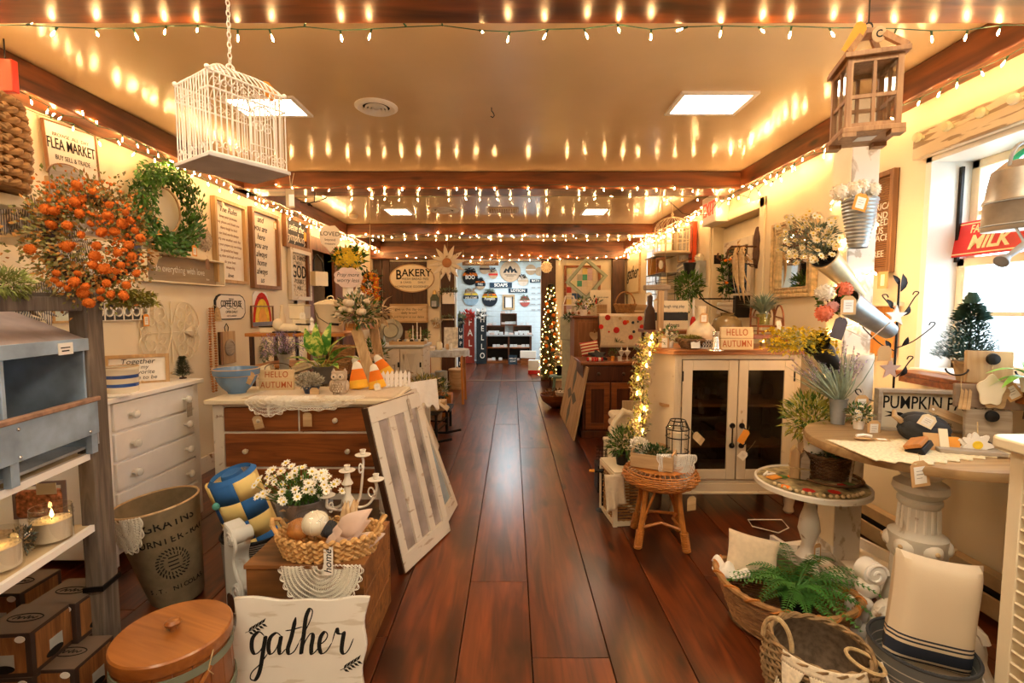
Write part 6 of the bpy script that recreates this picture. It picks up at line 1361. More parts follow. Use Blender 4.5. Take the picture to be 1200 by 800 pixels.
# tall hutch behind
hx0,hx1,HY=at(673,390,6.3).x,at(706,390,6.3).x,6.3; HZ=at(690,370,HY).z
t=thing('brown_hutch','tall plain brown cupboard behind the chest near the Christmas tree','cupboard',((hx0+hx1)/2+.12,HY,0)); w2=(hx1-hx0)/2+.12
part('carcass',B().box(-w2,w2,0,.45,0,HZ-.03),wood('warm_brown_wood',(.20,.07,.02),(.36,.15,.05),'z',.4),t,bev=.004); part('top',B().box(-w2-.03,w2+.03,-.03,.47,HZ-.03,HZ),redwd,t,bev=.005); part('door',B().box(-w2+.05,w2-.03,-.015,0,.1,HZ-.08),MT['warm_brown_wood'],t,bev=.004)
t2=thing('carved_heart','small wooden heart hanging on the brown hutch door','ornament',(at(697,392,6.25).x,6.27,HZ - .26)); part('heart',B().prism([(.07*sin(a)**3,.06*cos(a) - .022*cos(2*a) - .01*cos(3*a)) for a in [2*pi*i/24 for i in range(24)]],-.012,0),pinew,t2); part('cord',B().tube([(-.02,-.006,.03),(0,-.006,.09),(.02,-.006,.03)],.003),rope,t2)
# poppy cloth over a box
QY=5.75; a,b_=at(703,368,QY),at(760,424,QY)
t=thing('blanket_box','wooden box draped with the poppy patterned cloth on the brown chest','box',((a.x+b_.x)/2,QY+.17,ZB - .001)); part('body',B().box(-.27,.27,-.12,.12,0,a.z - ZB - .02),redwz,t,bev=.004)
t=thing('poppy_cloth','cream cloth embroidered with red poppies hung over the box','cloth',((a.x+b_.x)/2,QY,0)); W_=(b_.x-a.x); hz=a.z
part('cloth',B().sheet(lambda u,v: ((u-.5)*W_+.01*sin(v*7),(-.01*sin(u*14) - .012 if v<.8 else (v-.8)*1.2),hz - (.8-v)*.5 if v<.8 else hz+.004),30,12),cloth,t,solid=.004)
for (u,v,r,m) in [(.15,.72,.035,redf),(.33,.42,.038,redf),(.02,.5,.03,redf),(.18,.38,.012,redf),(.5,.6,.03,redf),(.62,.25,.03,redf),(.8,.7,.03,redf),(.84,.5,.028,redf),(.97,.65,.03,redf),(.55,.62,.02,orangef),(.66,.60,.018,navy),(.68,.38,.018,navy),(.4,.7,.02,tanw),(.76,.62,.012,navy)]:
    p=V(((u-.5)*W_,-.025,hz - (.8-v)*.5)); part('embroidered_flower',B().T(p,rx=pi/2).lathe([(r,0),(r*.8,.004),(r*.3,.003),(.001,.005)],9),m,t)
for k in range(7): p=V(((.36-.5)*W_+.02*cos(k),-.026,hz - .34+.0)); part('embroidered_stem',B().leaf(p,(cos(k*.45),0,sin(k*.45)),.07,.008,(0,-1,0),0),greend,t)
# goods on the chest
t=thing('striped_pillow','small red and cream striped flag pillow leaning on the hutch','pillow',at(691,408,5.6)+V((0,0,.0)),rot=(R(-14),R(-10),0)); part('cushion',pillow_mesh(.22,.17,.07),stripes('flag_stripes',(.78,.66,.44),[(-.08+.036*i,-.062+.036*i,(.42,.03,.03)) for i in range(5)]),t); part('trim',B().tube([(-.1,0,-.07),(.1,0,-.07)],.003),redf,t)
solo('dark_star',B().prism([((.12 if i % 2==0 else .05)*cos(pi/2+i*pi/5),(.12 if i % 2==0 else .05)*sin(pi/2+i*pi/5)) for i in range(10)],-.015,.015),greyc,'dark grey metal barn star lying on the brown chest','star',at(701,416,5.5)+V((0,0,.0)),rot=(R(-60),0,.3))
for k,(px,lb,m,gr) in enumerate([(718,'small round green cactus in a terracotta pot on the brown chest',orangt,green),(722,'small green cactus in a pale pot right of the terracotta one',whitec,greyg)]): bush('potted_cactus',lb,'plant',(at(px,420,5.42).x+k*.03,5.42 - k*.04,ZB),(.045,.045,.055),90,.02,.008,[gr],potm=m)
for k,(px,lb) in enumerate([(728,'white slender bird figure left of its twin on the chest'),(735,'white slender bird figure right of its twin on the chest')]): simple_lathe('bird_figure',lb,'figurine',(at(px,420,5.4).x,5.4,ZB),[(.03,0),(.03,.008),(.006,.012),(.006,.05),(.04,.11),(.012,.12),(.001,.17)],whitec,16)
t=thing('red_white_roll','red and white striped cloth roll at the front edge of the brown chest','roll',at(697,423,5.32)+V((0,0,.0))); part('roll',B().T((0,0,.02),ry=pi/2).lathe([(.022,-.09),(.022,.09)],14),ticking('red_tick',(.8,.7,.6),(.5,.03,.03),6,'x'),t); part('ribbon',B().box(-.01,.01,-.024,.024,0,.045),redf,t)
# things on the hutch and behind
t=thing('framed_quilt','framed patchwork quilt picture on the back wall right of the opening','picture',V(((at(661,340,YB-.01).x+at(703,340,YB-.01).x)/2,YB - .005,at(680,368,YB).z))); a,b_=at(661,311,YB),at(703,368,YB); W_,H_=b_.x-a.x,a.z-b_.z
part('frame',picture_frame(B(),W_,H_,.045,.04),redwd,t); part('backing',B().box(-W_/2,W_/2,-.012,0,0,H_),cloth,t)
pal=[plain('patch_%d' % i,c,.9) for i,c in enumerate([(.62,.55,.45),(.70,.55,.20),(.45,.06,.05),(.08,.30,.20),(.06,.12,.28),(.42,.40,.32),(.55,.42,.50),(.70,.62,.50),(.60,.60,.35)])]
rr2=random.Random(5)
for i in range(6):
    for j in range(7):
        x0=-W_/2+.05+i*(W_-.1)/6; z0=.05+j*(H_-.1)/7; part('patch',B().box(x0+.004,x0+(W_-.1)/6-.004,-.018,-.012,z0+.004,z0+(H_-.1)/7-.004),pal[rr2.choice([0,7,7,0,1,2,3,4,5,6,8,7])],t)
p=at(687,327,9.25); t=thing('green_diamond_frame','sage green empty picture frame hung as a diamond over the quilt','frame',p,rot=(0,R(40),0)); s_=16.5/560*9.25*2; part('frame',picture_frame(B(),s_,s_*1.15,.06,.03,-s_*.57),plain('sage_frame',(.33,.38,.28),.6),t,bev=.004); part('inner_lip',picture_frame(B(),s_-.11,s_*1.15-.11,.012,.036,-s_*.57+.055),greyg,t)
t=thing('white_lantern','white metal lantern with sloping glass roof left of the hutch','lantern',(at(667,370,7.0).x,7.0,at(667,371,7.0).z)); b=B()
for x in (-.1,.1):
    for y in (-.1,.1): b.box(x-.006,x+.006,y-.006,y+.006,0,.17).bar((x,y,.17),(x*.55,y*.55,.30),.01,.01)
b.box(-.11,.11,-.11,.11,0,.012).box(-.11,.11,-.106,-.094,.165,.177).box(-.11,.11,.094,.106,.165,.177).box(-.06,.06,-.06,.06,.295,.305); part('frame',b,whitem,t); part('glass',B().box(-.096,.096,-.099,-.097,.012,.165),glassm,t); part('candle',B().lathe([(.03,.012),(.03,.11),(.001,.11)],14),paper,t)
simple_lathe('pale_pedestal','pale green cabinet post under the white lantern','stand',(at(667,371,7.0).x,7.0,0),[(.13,0),(.13,.04),(.10,.06),(.10,.98),(.13,1.0),(.13,at(667,371,7.0).z - .002),(.001,at(667,371,7.0).z - .002)],plain('pale_green_paint',(.50,.54,.44),.6),4)
bush('dark_wreath_greens','dark green leaves lying in front of the white lantern','greenery',(at(669,372,6.7).x,6.62,at(669,372,6.65).z - .03),(.10,.05,.04),120,.05,.02,[greend])
bush('lime_flower_pot','lime and white flower in a pale pot on the brown hutch','plant',(at(684,366,6.45).x,6.45,HZ),(.11,.08,.09),150,.05,.02,[green,greyg],([whitec,yellow],5,.045),potm=whitec)
bush('dark_vine_plant','dark leafy plant beside the lime flower on the hutch','plant',(at(697,366,6.5).x,6.55,HZ),(.09,.08,.10),160,.05,.02,[greend,greyg],potm=brownd)
t=thing('cream_print','unframed cream print with a red bird at the right end of the hutch','picture',(at(708,366,6.25).x,6.5,HZ),rot=(R(-8),0,0)); part('canvas',B().box(-.14,.14,-.012,0,0,.35),creamp,t); part('printed_bird',B().prism(ellp(.012,.045,12,-.06,.2),-.014,-.012),redf,t); text('home sweet',.035,ink,t,(.03,-.013,.25),.9)
t=thing('wood_caddy','small slatted wooden caddy before the cream print','caddy',(at(709,368,6.1).x,6.1+.22,HZ))
for x in (-.05,-.017,.017,.05): part('slat',B().box(x-.012,x+.012,-.03,-.02,0,.15).box(x-.012,x+.012,.02,.03,0,.15),tanw,t)
t=thing('arched_basket','wicker basket with a tall arched handle on the draped box','basket',(at(732,366,5.95).x,5.93,at(732,367,5.9).z+.005)); woven('w',[(.10,0),(.135,.10)],t,wick,24,.007,sy=.7); part('handle',B().tube([(.12*cos(a),0,.10+.16*sin(a)) for a in [pi*i/14 for i in range(15)]],.009),wick,t); part('lining',B().lathe([(.12,.07),(.001,.08)],16,sy=.7),redf,t)
t=thing('brown_crate','brown wooden crate right of the arched basket','crate',(at(750,366,6.2).x,6.3,at(732,367,5.9).z - .06)); part('slat',B().box(-.13,.13,-.01,0,0,.08),tanw,t); part('slat',B().box(-.13,.13,-.01,0,.09,.17),tanw,t); part('side',B().box(-.13,-.12,0,.2,0,.17).box(.12,.13,0,.2,0,.17),tanw,t)
simple_lathe('dark_cupboard','dark cupboard mostly hidden behind the poppy cloth','cupboard',(at(748,400,6.3).x,6.42,0),[(.30,0),(.30,at(732,367,5.9).z - .065),(.001,at(732,367,5.9).z - .065)],redwz,4)
# barn quilt boards leaning on the chest end
pts3=[V((at(672,515,4.9).x,4.85,.004)),V((at(660,478,6.3).x - .0,5.95,.004)),None]
a=onz(673,516,0); b_=a; a=onz(655,480,0); a=b_+(a - b_)*.82; u=(b_-a).normalized()
top=V((a.x+.16,a.y,.86)); v=top - a; v=(v - u*v.dot(u)); Hh=.82; v.normalize(); n=u.cross(v); M3=Matrix((u,-n,v)).transposed().to_4x4(); M3.translation=a
t=thing('barn_quilt_boards','tall pine board panel with a grey geometric quilt pattern leaning on the brown chest','panel',a,rot=tuple(M3.to_euler()))
Wq=(b_-a).length
for i in range(6): part('board',B().box(i*Wq/6+.002,(i+1)*Wq/6-.002,-.018,0,0,Hh),tanz,t,bev=.002)
gy=plain('quilt_grey',(.16,.16,.13),.7)
for P in ([(.5,.48),(.62,.56),(.80,.48),(.66,.38)],[(.5,.48),(.36,.38),(.22,.48),(.36,.56)],[(.5,.5),(.42,.75),(.5,.98),(.58,.75)],[(.5,.46),(.42,.22),(.5,.0),(.58,.22)]): part('painted_diamond',B().prism([(x*Wq,z*Hh) for x,z in P],-.020,-.0185),gy,t)
for x in (-.02,Wq): part('edge_batten',B().box(x,x+.02,-.02,.002,0,Hh),tanz,t)
# teal stool, bowl basket and twigs
q=onz(655,466,0); t=thing('teal_stool','small teal painted stool left of the leaning pine panel','stool',(q.x,q.y,0)); tl=plain('teal_paint',(.20,.33,.30),.6); part('seat',B().lathe([(.16,.34),(.16,.37),(.001,.37)],20),tl,t)
for a_ in range(4): part('leg',B().tube([(.10*cos(a_*pi/2+.8),.10*sin(a_*pi/2+.8),.34),(.14*cos(a_*pi/2+.8),.14*sin(a_*pi/2+.8),0)],.014),tl,t)
bush('wire_cloche','dried white twigs in a wire bell on the teal stool','ornament',(q.x,q.y,.372),(.10,.08,.17),170,.06,.010,[pinew,greyg],potm=blackm)
q=onz(651,474,0); t=thing('low_bowl_basket','low brown bowl basket of pine cones on the floor by the teal stool','basket',(q.x - .02,q.y - .2,0)); part('bowl',B().lathe([(.06,0),(.19,.1),(.23,.2),(.22,.2),(.17,.1),(.001,.03)],26),redwd,t); part('filling',foliage(B(),(0,0,.2),(.18,.18,.06),220,.04,.02),wickd,t,stuff=True); part('cloth',B().lathe([(.10,.2),(.12,.25),(.001,.24)],14,(.1,-.08,0)),cloth,t)
# ================= right wall, far to near =================
def rwp(xn,yt,yb,xf,off=.002): return place_wall('r',xn,yt,yb,xf,off)
p,w1,h1,rz=rwp(751,293,342,735); sign('large cream framed canvas reading gather at the far end of the right wall','sign',p,w1,h1,rz,creamp,tanw,.03,.02,[('gather',0,0,.34,.9,ink,0,.35)])
def wireshelf(): pass
p=onx(775,350,RW); Yw=6.75
t=thing('wire_shelf','two tier black wire wall shelf left of the hanging greenery','shelf',(RW - .01,Yw,at(775,352,Yw).z),-pi/2); b=B(); zt2=at(780,322,Yw).z - at(775,352,Yw).z; zt3=at(780,301,Yw).z - at(775,352,Yw).z
for z in [0,zt2*.25,zt2*.5,zt2*.75,zt2]: b.tube([(-.35,-.28,z),(.35,-.28,z),(.35,0,z),(-.35,0,z)],.004,4,closed=True)
for i in range(15): x=-.35+.05*i; b.tube([(x,0,0),(x,-.28,0),(x,-.28,zt2)],.003,4)
for y in (-.09,-.19): b.tube([(-.35,y,0),(.35,y,0)],.003,4); b.tube([(.35,y,0),(.35,y,zt2)],.003,4); b.tube([(-.35,y,0),(-.35,y,zt2)],.003,4)
part('wire_basket',b,blackm,t); part('upper_shelf',B().box(-.45,.45,-.28,0,zt3,zt3+.012).box(-.36,.36,-.28,0,zt2,zt2+.01),plain('thin_grey_shelf',(.3,.27,.22),.5),t)
zs=at(775,352,Yw).z
for k,(y,x,h,r) in enumerate([(6.6,2.08,.20,.055),(6.75,2.10,.2,.05)]): t=thing('rolled_towels',('stack of rolled cream towels in the wire shelf, nearer one','stack of rolled cream towels in the wire shelf, farther one')[k],'towels',(x,y,zs+.004)); [part('roll',B().lathe([(r,j*.045),(r*1.08,j*.045+.02),(r,j*.045+.042),(.001,j*.045+.042)],16),clothw,t) for j in range(5)]
t=thing('orange_box','orange brown tall box on the wire shelf','box',(2.08,6.95,zs+zt2+.011)); part('body',B().box(-.11,.10,-.06,.06,0,zt3-zt2-.02),plain('orange_brown',(.55,.24,.05),.6),t,bev=.003); part('lid',B().box(-.11,.10,-.062,.062,zt3-zt2-.05,zt3-zt2-.045),tanw,t)
t=thing('oval_picture','small dark frame with an oval beside the orange brown box','frame',(2.05,6.62,zs+zt2+.011),R(-60)); part('frame',picture_frame(B(),.16,zt3-zt2-.03,.025,.02),redwd,t); part('oval',B().prism(ellp(.04,.06,16,0,.12),-.012,0),creamp,t)
for k,(px0,px1,y0,y1,m,lb) in enumerate([(790,781,258,301,whitem,'white barred frame standing on the top shelf'),(814,796,262,303,plain('grey_mesh_print',(.36,.32,.26),.7,var=.4,scale=40),'grey patterned panel standing on the top shelf by the red spine')]):
    p,w1,h1,rz=rwp(px0,y0,y1,px1,.06); t=thing('framed_print',lb,'picture',p,rz); part('panel',B().box(-w1/2,w1/2,-.01,0,0,h1),m,t); part('frame',picture_frame(B(),w1,h1,.02,.02),tanw,t)
p,w1,h1,rz=rwp(817,259,311,812,.03); t=thing('red_spine_book','narrow red and orange spine at the right end of the top shelf','book',p,rz); part('spine',B().box(-w1/2,w1/2,-.05,0,0,h1),plain('red_orange',(.55,.07,.02),.5),t); part('edge',B().box(-w1/2-.006,-w1/2,-.04,0,0,h1),orangt,t)
p,w1,h1,rz=rwp(811,301,330,795,.03); t=thing('zigzag_panel','grey carved zigzag panel below the top shelf','wall decoration',p,rz); part('panel',B().box(-w1/2,w1/2,-.02,0,0,h1),driftw,t)
for i in range(5): part('zigzag',B().bar((-w1/2,-.024,h1*(i+.2)/5),(0,-.024,h1*(i+.7)/5),.02,.008).bar((0,-.024,h1*(i+.7)/5),(w1/2,-.024,h1*(i+.2)/5),.02,.008),creamp,t)
# domed cage
def cage_dome(loc,r,h):
    t=thing('dome_birdcage','cream wire birdcage with a domed top hanging over the wire shelf','birdcage',loc); b=B()
    for i in range(20):
        a=2*pi*i/20; b.tube([(r*cos(a),r*sin(a),0),(r*cos(a),r*sin(a),h*.55)]+[(r*cos(q)*cos(a),r*cos(q)*sin(a),h*.55+h*.32*sin(q)) for q in [pi/2*j/6 for j in range(1,7)]],.003,4)
    for z,q in ((0,r),(h*.28,r),(h*.55,r)): b.tube(ring_pts(q,30,z),.005,5,closed=True)
    part('wires',b,creamp,t); part('base',B().lathe([(r+.01,-.02),(r+.01,0),(.001,0)],30),creamp,t); part('finial',B().lathe([(.03,h*.86),(.012,h*.9),(.02,h*.93),(.004,h)],10).tube([(0,0,h),(0,0,CE - loc[2])],.003,4),creamp,t)
cage_dome(at(787,296,6.0),.21,.50)
# exit sign
p,w1,h1,rz=rwp(850,226,259,834,.05); p.x -= .06
t=thing('exit_sign','white box EXIT sign with red letters above the doorway','sign',p+V((.05,0,0)),rz); w1=.36; part('housing',B().box(-w1/2,w1/2,-.09,.05,0,.30),whitep,t,bev=.006); text('EXIT',.20,emit('exit_red',(1,.05,.02),1.2),t,(0,-.0915,.15),.75,.02); part('face',picture_frame(B(),w1-.02,.28,.012,.093,.01),whitep,t)
t2=thing('glow_bulbs','white cord with clear bulbs crossing in front of the exit sign','lights',at(800,250,4.7)); part('cord',B().tube([(-.1,.2,.19),(0,0,.0),(.1,0,-.02),(.25,0,-.01),(.33,-.05,.12)],.003),blackm,t2); part('bulb',B().ball((.1,0,-.04),.009),bulbm,t2)
# galvanised wall pocket + greenery bracket
p,w1,h1,rz=rwp(830,305,332,819,.001); t=thing('tin_wall_pocket','galvanised tin wall pocket holding a pale bloom left of the door casing','planter',p,rz); part('pocket',B().box(-w1*.45,w1*.45,-.10,0,0,h1),galv,t,bev=.004); part('bloom',pompom(.06),white_f,t,loc=(0,-.05,h1+.04))
p=at(807,350,4.6); t=thing('hanging_greenery','ball of green ferny plant in a dark pot on an iron wall bracket','plant',p); part('foliage',foliage(foliage(B(),(0,0,.13),(.12,.11,.12),600,.06,.014),(-.03,0,.0),(.07,.06,.16),160,.06,.012,up=-1),[green],t,stuff=True); part('pot',B().lathe([(.03,.2),(.06,.34),(.001,.34)],14),black,t)
bk_=B().tube([(.1,.0,.0),(.45,.0,.0)],.008).tube(spline([(.45,-.0,-.0),(.3,.0,-.05),(.2,.0,-.02),(.25,0,.03),(.3,0,0)],5) and [(a,0,b) for a,b in spline([(.45,-.15),(.3,-.10),(.15,-.02),(.1,.05),(.14,.08)],5)],.007)
part('bracket',bk_,blackm,t); part('bracket_plate',B().box(.44,RW - p.x,-.03,.03,-.18,.03),blackm,t)
# iron hook with husks, in front of the doorway
p=onx(889,290,RW); t=thing('iron_wall_hook','rusty iron double wall hook holding dried corn husks by the doorway','hook',p,-pi/2)
L_=.25; rst=plain('rusted_iron',(.09,.04,.02),.6,.5,.4,20)
part('wall_plate',B().prism([(x*.055*(1+.25*abs(sin(z*20))),z) for x,z in [(sin(q),.19*cos(q)) for q in [2*pi*i/24 for i in range(24)]]],-.025,0),rst,t,bev=.004)
part('arm',B().tube([(0,-.02,.01),(0,-L_,.01),(0,-L_-.03,-.02),(0,-L_-.04,-.09),(0,-L_-.09,-.12),(0,-L_-.13,-.09),(0,-L_-.12,-.05)],.009,7),rst,t); part('lower_arm',B().tube([(0,-.02,-.16),(0,-.10,-.15),(0,-.14,-.08),(0,-.20,-.06)],.007,6).tube([(0,-.05 - .035*cos(a),-.14 - .035*sin(a)) for a in [5*i/12 for i in range(13)]],.005,5),rst,t)
for k in range(9): part('husk',B().leaf((rv(.05),-.18+rv(.04),.0),(rv(.12),rv(.10),-1),ru(.38,.55),.05,(rv(1),-1,0),.06,3),pinew,t,solid=.002)
part('dried_head',foliage(B(),(0,-.18,-.08),(.06,.05,.13),60,.07,.03,up=-.6),tanw,t,stuff=True)
# old mirror and garland in the doorway
Xd=RW+.115; a,b_,c_=onx(886,275,Xd),onx(886,352,Xd),onx(852,300,Xd)
t=thing('old_mirror','chippy white framed dark mirror standing in the doorway recess','mirror',V((Xd,(a.y+c_.y)/2,b_.z)),-pi/2); W_=abs(c_.y-a.y); H_=a.z-b_.z; part('frame',picture_frame(B(),W_,H_,.08,.04),wornc,t,bev=.004); part('glass',B().box(-W_/2+.06,W_/2-.06,-.015,-.01,.06,H_-.06),plain('dark_mirror',(.03,.03,.035),.05,.3),t)
bush('doorway_garland','green garland hanging beside the dark mirror in the doorway','garland',V((Xd - .07,c_.y - .16,b_.z+.08)),(.05,.10,.24),260,.06,.022,[green,greend],([orange],3,.02))
t=thing('white_ledge_boards','stacked pale worn boards along the doorway under the mirror','boards',V((Xd - .01,(a.y+c_.y)/2,b_.z - .14)),-pi/2)
for k in range(3): part('board',B().box(-W_/2-.05,W_/2+.05,-.07,0,k*.045,k*.045+.04),wornc,t,bev=.004)
# carved mirror on the wall
p,w1,h1,rz=rwp(962,248,347,909); t=thing('carved_mirror','gold cream carved frame mirror on the right wall','mirror',p,rz); fr_=plain('gilt_cream',(.62,.46,.24),.45,.2,.35,30,.6,bscale=30)
part('outer_frame',picture_frame(B(),w1,h1,.028,.05),fr_,t,bev=.005); part('carved_band',picture_frame(B(),w1-.056,h1-.056,.042,.03,.028),fr_,t,bev=.004); part('inner_lip',picture_frame(B(),w1-.14,h1-.14,.010,.04,.070),fr_,t); part('mirror_glass',B().box(-w1/2+.075,w1/2-.075,-.012,-.006,.075,h1-.075),plain('silver_mirror',(.8,.8,.78),.02,1.0,0),t)
b=B()
for i in range(26):
    for z in (.05,h1-.05): b.ball((-w1/2+.05+i*(w1-.1)/25,-.033,z),.014,(1,.5,1.3),6,4)
for i in range(34):
    for x in (-w1/2+.05,w1/2-.05): b.ball((x,-.033,.05+i*(h1-.1)/33),.014,(1.3,.5,1),6,4)
part('carving',b,fr_,t)
# letter board
p,w1,h1,rz=rwp(1055,196,318,1001); t=thing('letter_board','ribbed brown letter board with white letters beside the window','sign',p,rz); part('frame',picture_frame(B(),w1,h1,.03,.035),oakd,t,bev=.003); part('backing',B().box(-w1/2,w1/2,-.004,0,0,h1),brownd,t)
n_=42
rbm=mesh('rib',B().prism([(0,0)],0,0) if 0 else B().box(-w1/2+.03,w1/2-.03,-.016,-.004,0,(h1-.06)/n_*.62),wood('rib_wood',(.28,.12,.04),(.46,.22,.08),'x',.5))
for i in range(n_): obj('rib',rbm,t,(0,0,.03+i*(h1-.06)/n_))
for s_,z in (('AMERICA',.66),('LAND',.57),('BLESSED',.50),('US',.42),('A PLACE',.35),('FREE',.19)): text(s_,.055,paper,t,(w1*.22 - .006*len(s_),-.018,h1*z),1,.008)
# ================= glass fronted cabinet =================
KX0,KX1,KY,KD,KH=at(789,500,3.27).x,at(936,500,3.27).x,3.27,.46,1.175
t=thing('glass_door_cabinet','cream two door glazed cabinet with a wooden top on the right','cabinet',((KX0+KX1)/2,KY,0)); w2=(KX1-KX0)/2; zb_=.17
wk=worn('cabinet_cream',(.66,.56,.42),(.36,.24,.13),.31,10)
ch=.085
part('side',B().prismz([(-w2,.012),(-w2-ch,.012+ch*1.6),(-w2-ch,KD),(-w2-ch+.02,KD),(-w2-ch+.02,.02+ch*1.6),(-w2+.02,.02)],zb_,KH-.04),wk,t,bev=.003); part('side',B().box(w2-.02,w2,.012,KD,zb_,KH-.04),wk,t)
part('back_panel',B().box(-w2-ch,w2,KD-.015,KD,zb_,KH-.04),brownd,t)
part('top',B().prismz([(-w2-.02,-.045),(w2+.06,-.045),(w2+.06,KD+.01),(-w2-ch-.05,KD+.01),(-w2-ch-.05,.07)],KH-.04,KH-.012).prismz([(-w2,-.06),(w2+.08,-.06),(w2+.08,KD+.01),(-w2-ch-.07,KD+.01),(-w2-ch-.07,.07)],KH-.018,KH),honey if 0 else wood('cabinet_top_wood',(.30,.10,.025),(.55,.22,.06),'x',.35,1,.1),t,bev=.005)
part('face_frame',B().box(-w2,-w2+.05,0,.02,zb_,KH-.04).box(w2-.05,w2,0,.02,zb_,KH-.04).box(-w2+.05,w2-.05,0,.02,KH-.075,KH-.04).box(-w2+.05,w2-.05,0,.02,zb_+.06,zb_+.085).box(-w2-.01,w2+.01,-.01,.02,zb_,zb_+.06),wk,t,bev=.003)
part('flute',B().box(-w2+.012,-w2+.018,-.004,0,zb_+.08,KH-.08).box(-w2+.028,-w2+.034,-.004,0,zb_+.08,KH-.08),wk,t)
part('apron_lip',B().box(-w2-.03,w2+.03,-.025,.02,zb_-.012,zb_+.002),wk,t,bev=.003)
for x in (-w2+.03,w2-.03):
    for y in (.03,KD-.04): part('foot',B().lathe([(.02,0),(.035,.02),(.028,.05),(.038,.1),(.03,zb_-.012)],16,(x,y,0)),wk,t)
for z in (zb_+.07,.47,.76): part('shelf_board',B().box(-w2-ch+.02,w2-.02,.04,KD-.02,z,z+.018),plain('cabinet_shelf_%d' % (z*100),(.42,.24,.10),.6),t)
for k in range(2):
    xa,xb=(-w2+.055,-.003) if k==0 else (.003,w2-.055); z0,z1=zb_+.09,KH-.08; d=part('door',B().box(xa,xa+.065,-.014,.004,z0,z1).box(xb-.065,xb,-.014,.004,z0,z1).box(xa+.065,xb-.065,-.014,.004,z0,z0+.07).box(xa+.065,xb-.065,-.014,.004,z1-.07,z1),wk,t,bev=.003)
    part('door_glass',B().box(xa+.06,xb-.06,-.004,-.001,z0+.065,z1-.065),glassd,d); hx=-.032 if k==0 else .034
    part('handle',B().tube([(hx,-.02,.50),(hx - .012*(1-2*k),-.045,.52),(hx - .014*(1-2*k),-.048,.57),(hx - .012*(1-2*k),-.045,.62),(hx,-.02,.64)],.005,6).T((hx,-.014,.64),rx=pi/2).lathe([(.02,0),(.016,.01),(.001,.012)],14).T((hx,-.014,.50),rx=pi/2).lathe([(.02,0),(.016,.01),(.001,.012)],14),blackm,d)
    for z in (.35,.95): part('hinge',B().box((xa-.006,xb-.002)[k],(xa+.002,xb+.006)[k],-.02,-.01,z,z+.07),blackm,d)
tie(t,(.05,-.06,.62),.10,.05,orangt,print_=False,ry=.5); tie(t,(.045,-.06,.47),.06,.055,paper,ry=.7,up=.1)
for i in range(10):
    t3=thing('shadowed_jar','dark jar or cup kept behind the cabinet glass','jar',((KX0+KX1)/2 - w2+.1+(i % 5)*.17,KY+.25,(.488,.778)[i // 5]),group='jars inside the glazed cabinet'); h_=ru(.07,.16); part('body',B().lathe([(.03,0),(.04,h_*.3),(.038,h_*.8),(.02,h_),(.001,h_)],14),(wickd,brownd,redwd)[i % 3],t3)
def kt(px,py): return onz(px,py,KH)
def kloc(px,py,dy=0): q=kt(px,py); return V((q.x,q.y+dy,KH))
# goods on the cabinet
t=bush('white_pot_daisies','small white pot of pale flowers with a tan tag on the cabinet top','plant',kloc(788,408,.06),(.055,.05,.055),140,.03,.010,[green,greyg],([white_f,yellow],16,.012),potm=whitep); tie(t,(-.045,-.03,.09),.10,.06,kraft)
t=thing('moss_basket','dark twig bowl of yellow moss with a square card','basket',kloc(812,409,.05)); woven('w',[(.05,0),(.088,.06)],t,wickd,22,.006); part('moss',foliage(B(),(0,0,.065),(.08,.075,.02),420,.016,.010),[moss,greeny],t,stuff=True); q=part('price_card',B().T((.0,-.095,.03),rx=-.25).box(-.03,.03,-.001,.001,-.02,.03),paper,t)
t=thing('cream_jug','cream bulbous bottle shaped jug with a tan tag on the cabinet','jug',kloc(831,405,.16)); part('body',B().lathe([(.05,0),(.08,.02),(.105,.07),(.10,.115),(.06,.16),(.034,.19),(.028,.22),(.033,.25),(.035,.29),(.03,.29),(.001,.27)],36,cap=False),plain('mottled_cream',(.78,.68,.48),.4,var=.15,scale=20),t); tie(t,(-.01,-.075,.24),.075,.06,kraft)
t=thing('lattice_box','small white lattice metal box between the moss bowl and the candlestick','box',kloc(833,409,.07)); b=B()
for i in range(6):
    x=-.045+i*.018
    b.tube([(x,-.03,0),(x+.018,-.03,.03),(x,-.03,.06)],.003,4).tube([(x,-.03,0),(x - .012,-.03,.03),(x,-.03,.06)],.003,4)
b.box(-.05,.05,-.034,.03,0,.006).box(-.05,.05,-.034,-.026,.058,.064); part('lattice',b,whitem,t); part('lining',B().box(-.046,.046,-.026,.028,.006,.055),greyc,t)
simple_lathe('pewter_candlestick','stout pewter candlestick left of the Hello Autumn sign','candlestick',kloc(841,411,.03),[(.05,0),(.048,.008),(.03,.014),(.026,.03),(.022,.07),(.018,.09),(.024,.10),(.02,.105),(.022,.125),(.001,.12)],silver,24)
hello_sign('Hello Autumn plank sign on the glazed cabinet',kloc(865,410,.03),.215,.15,0,R(-5))
t=simple_lathe('stoneware_jug','brown glazed stoneware crock behind the cabinet sign','crock',kloc(864,405,.18),[(.10,0),(.11,.03),(.112,.13),(.10,.18),(.06,.215),(.045,.22),(.048,.235),(.055,.24),(.04,.24),(.001,.23)],plain('brown_glaze',(.20,.13,.05),.2,var=.3),36)
t=thing('candle_crate','low brown wood ledge glowing from a candle under the twig chair','box',kloc(905,407,.12)); part('top',B().box(-.15,.15,-.05,.10,.055,.085),redwd,t,bev=.003); part('end',B().box(-.15,-.13,-.05,.1,0,.055).box(.13,.15,-.05,.1,0,.055),redwd,t); part('candle_cup',B().lathe([(.02,0),(.025,.03),(.001,.02)],12,(0,0,0)),tanw,t); part('flame',B().lathe([(.001,.02),(.007,.03),(.001,.05)],8,(0,0,0)),flame,t)
cp=kloc(907,407,.12)+V((.015,.02,.087)); t=thing('twig_chair','miniature bent willow twig chair on the cabinet','doll chair',cp); b=B()
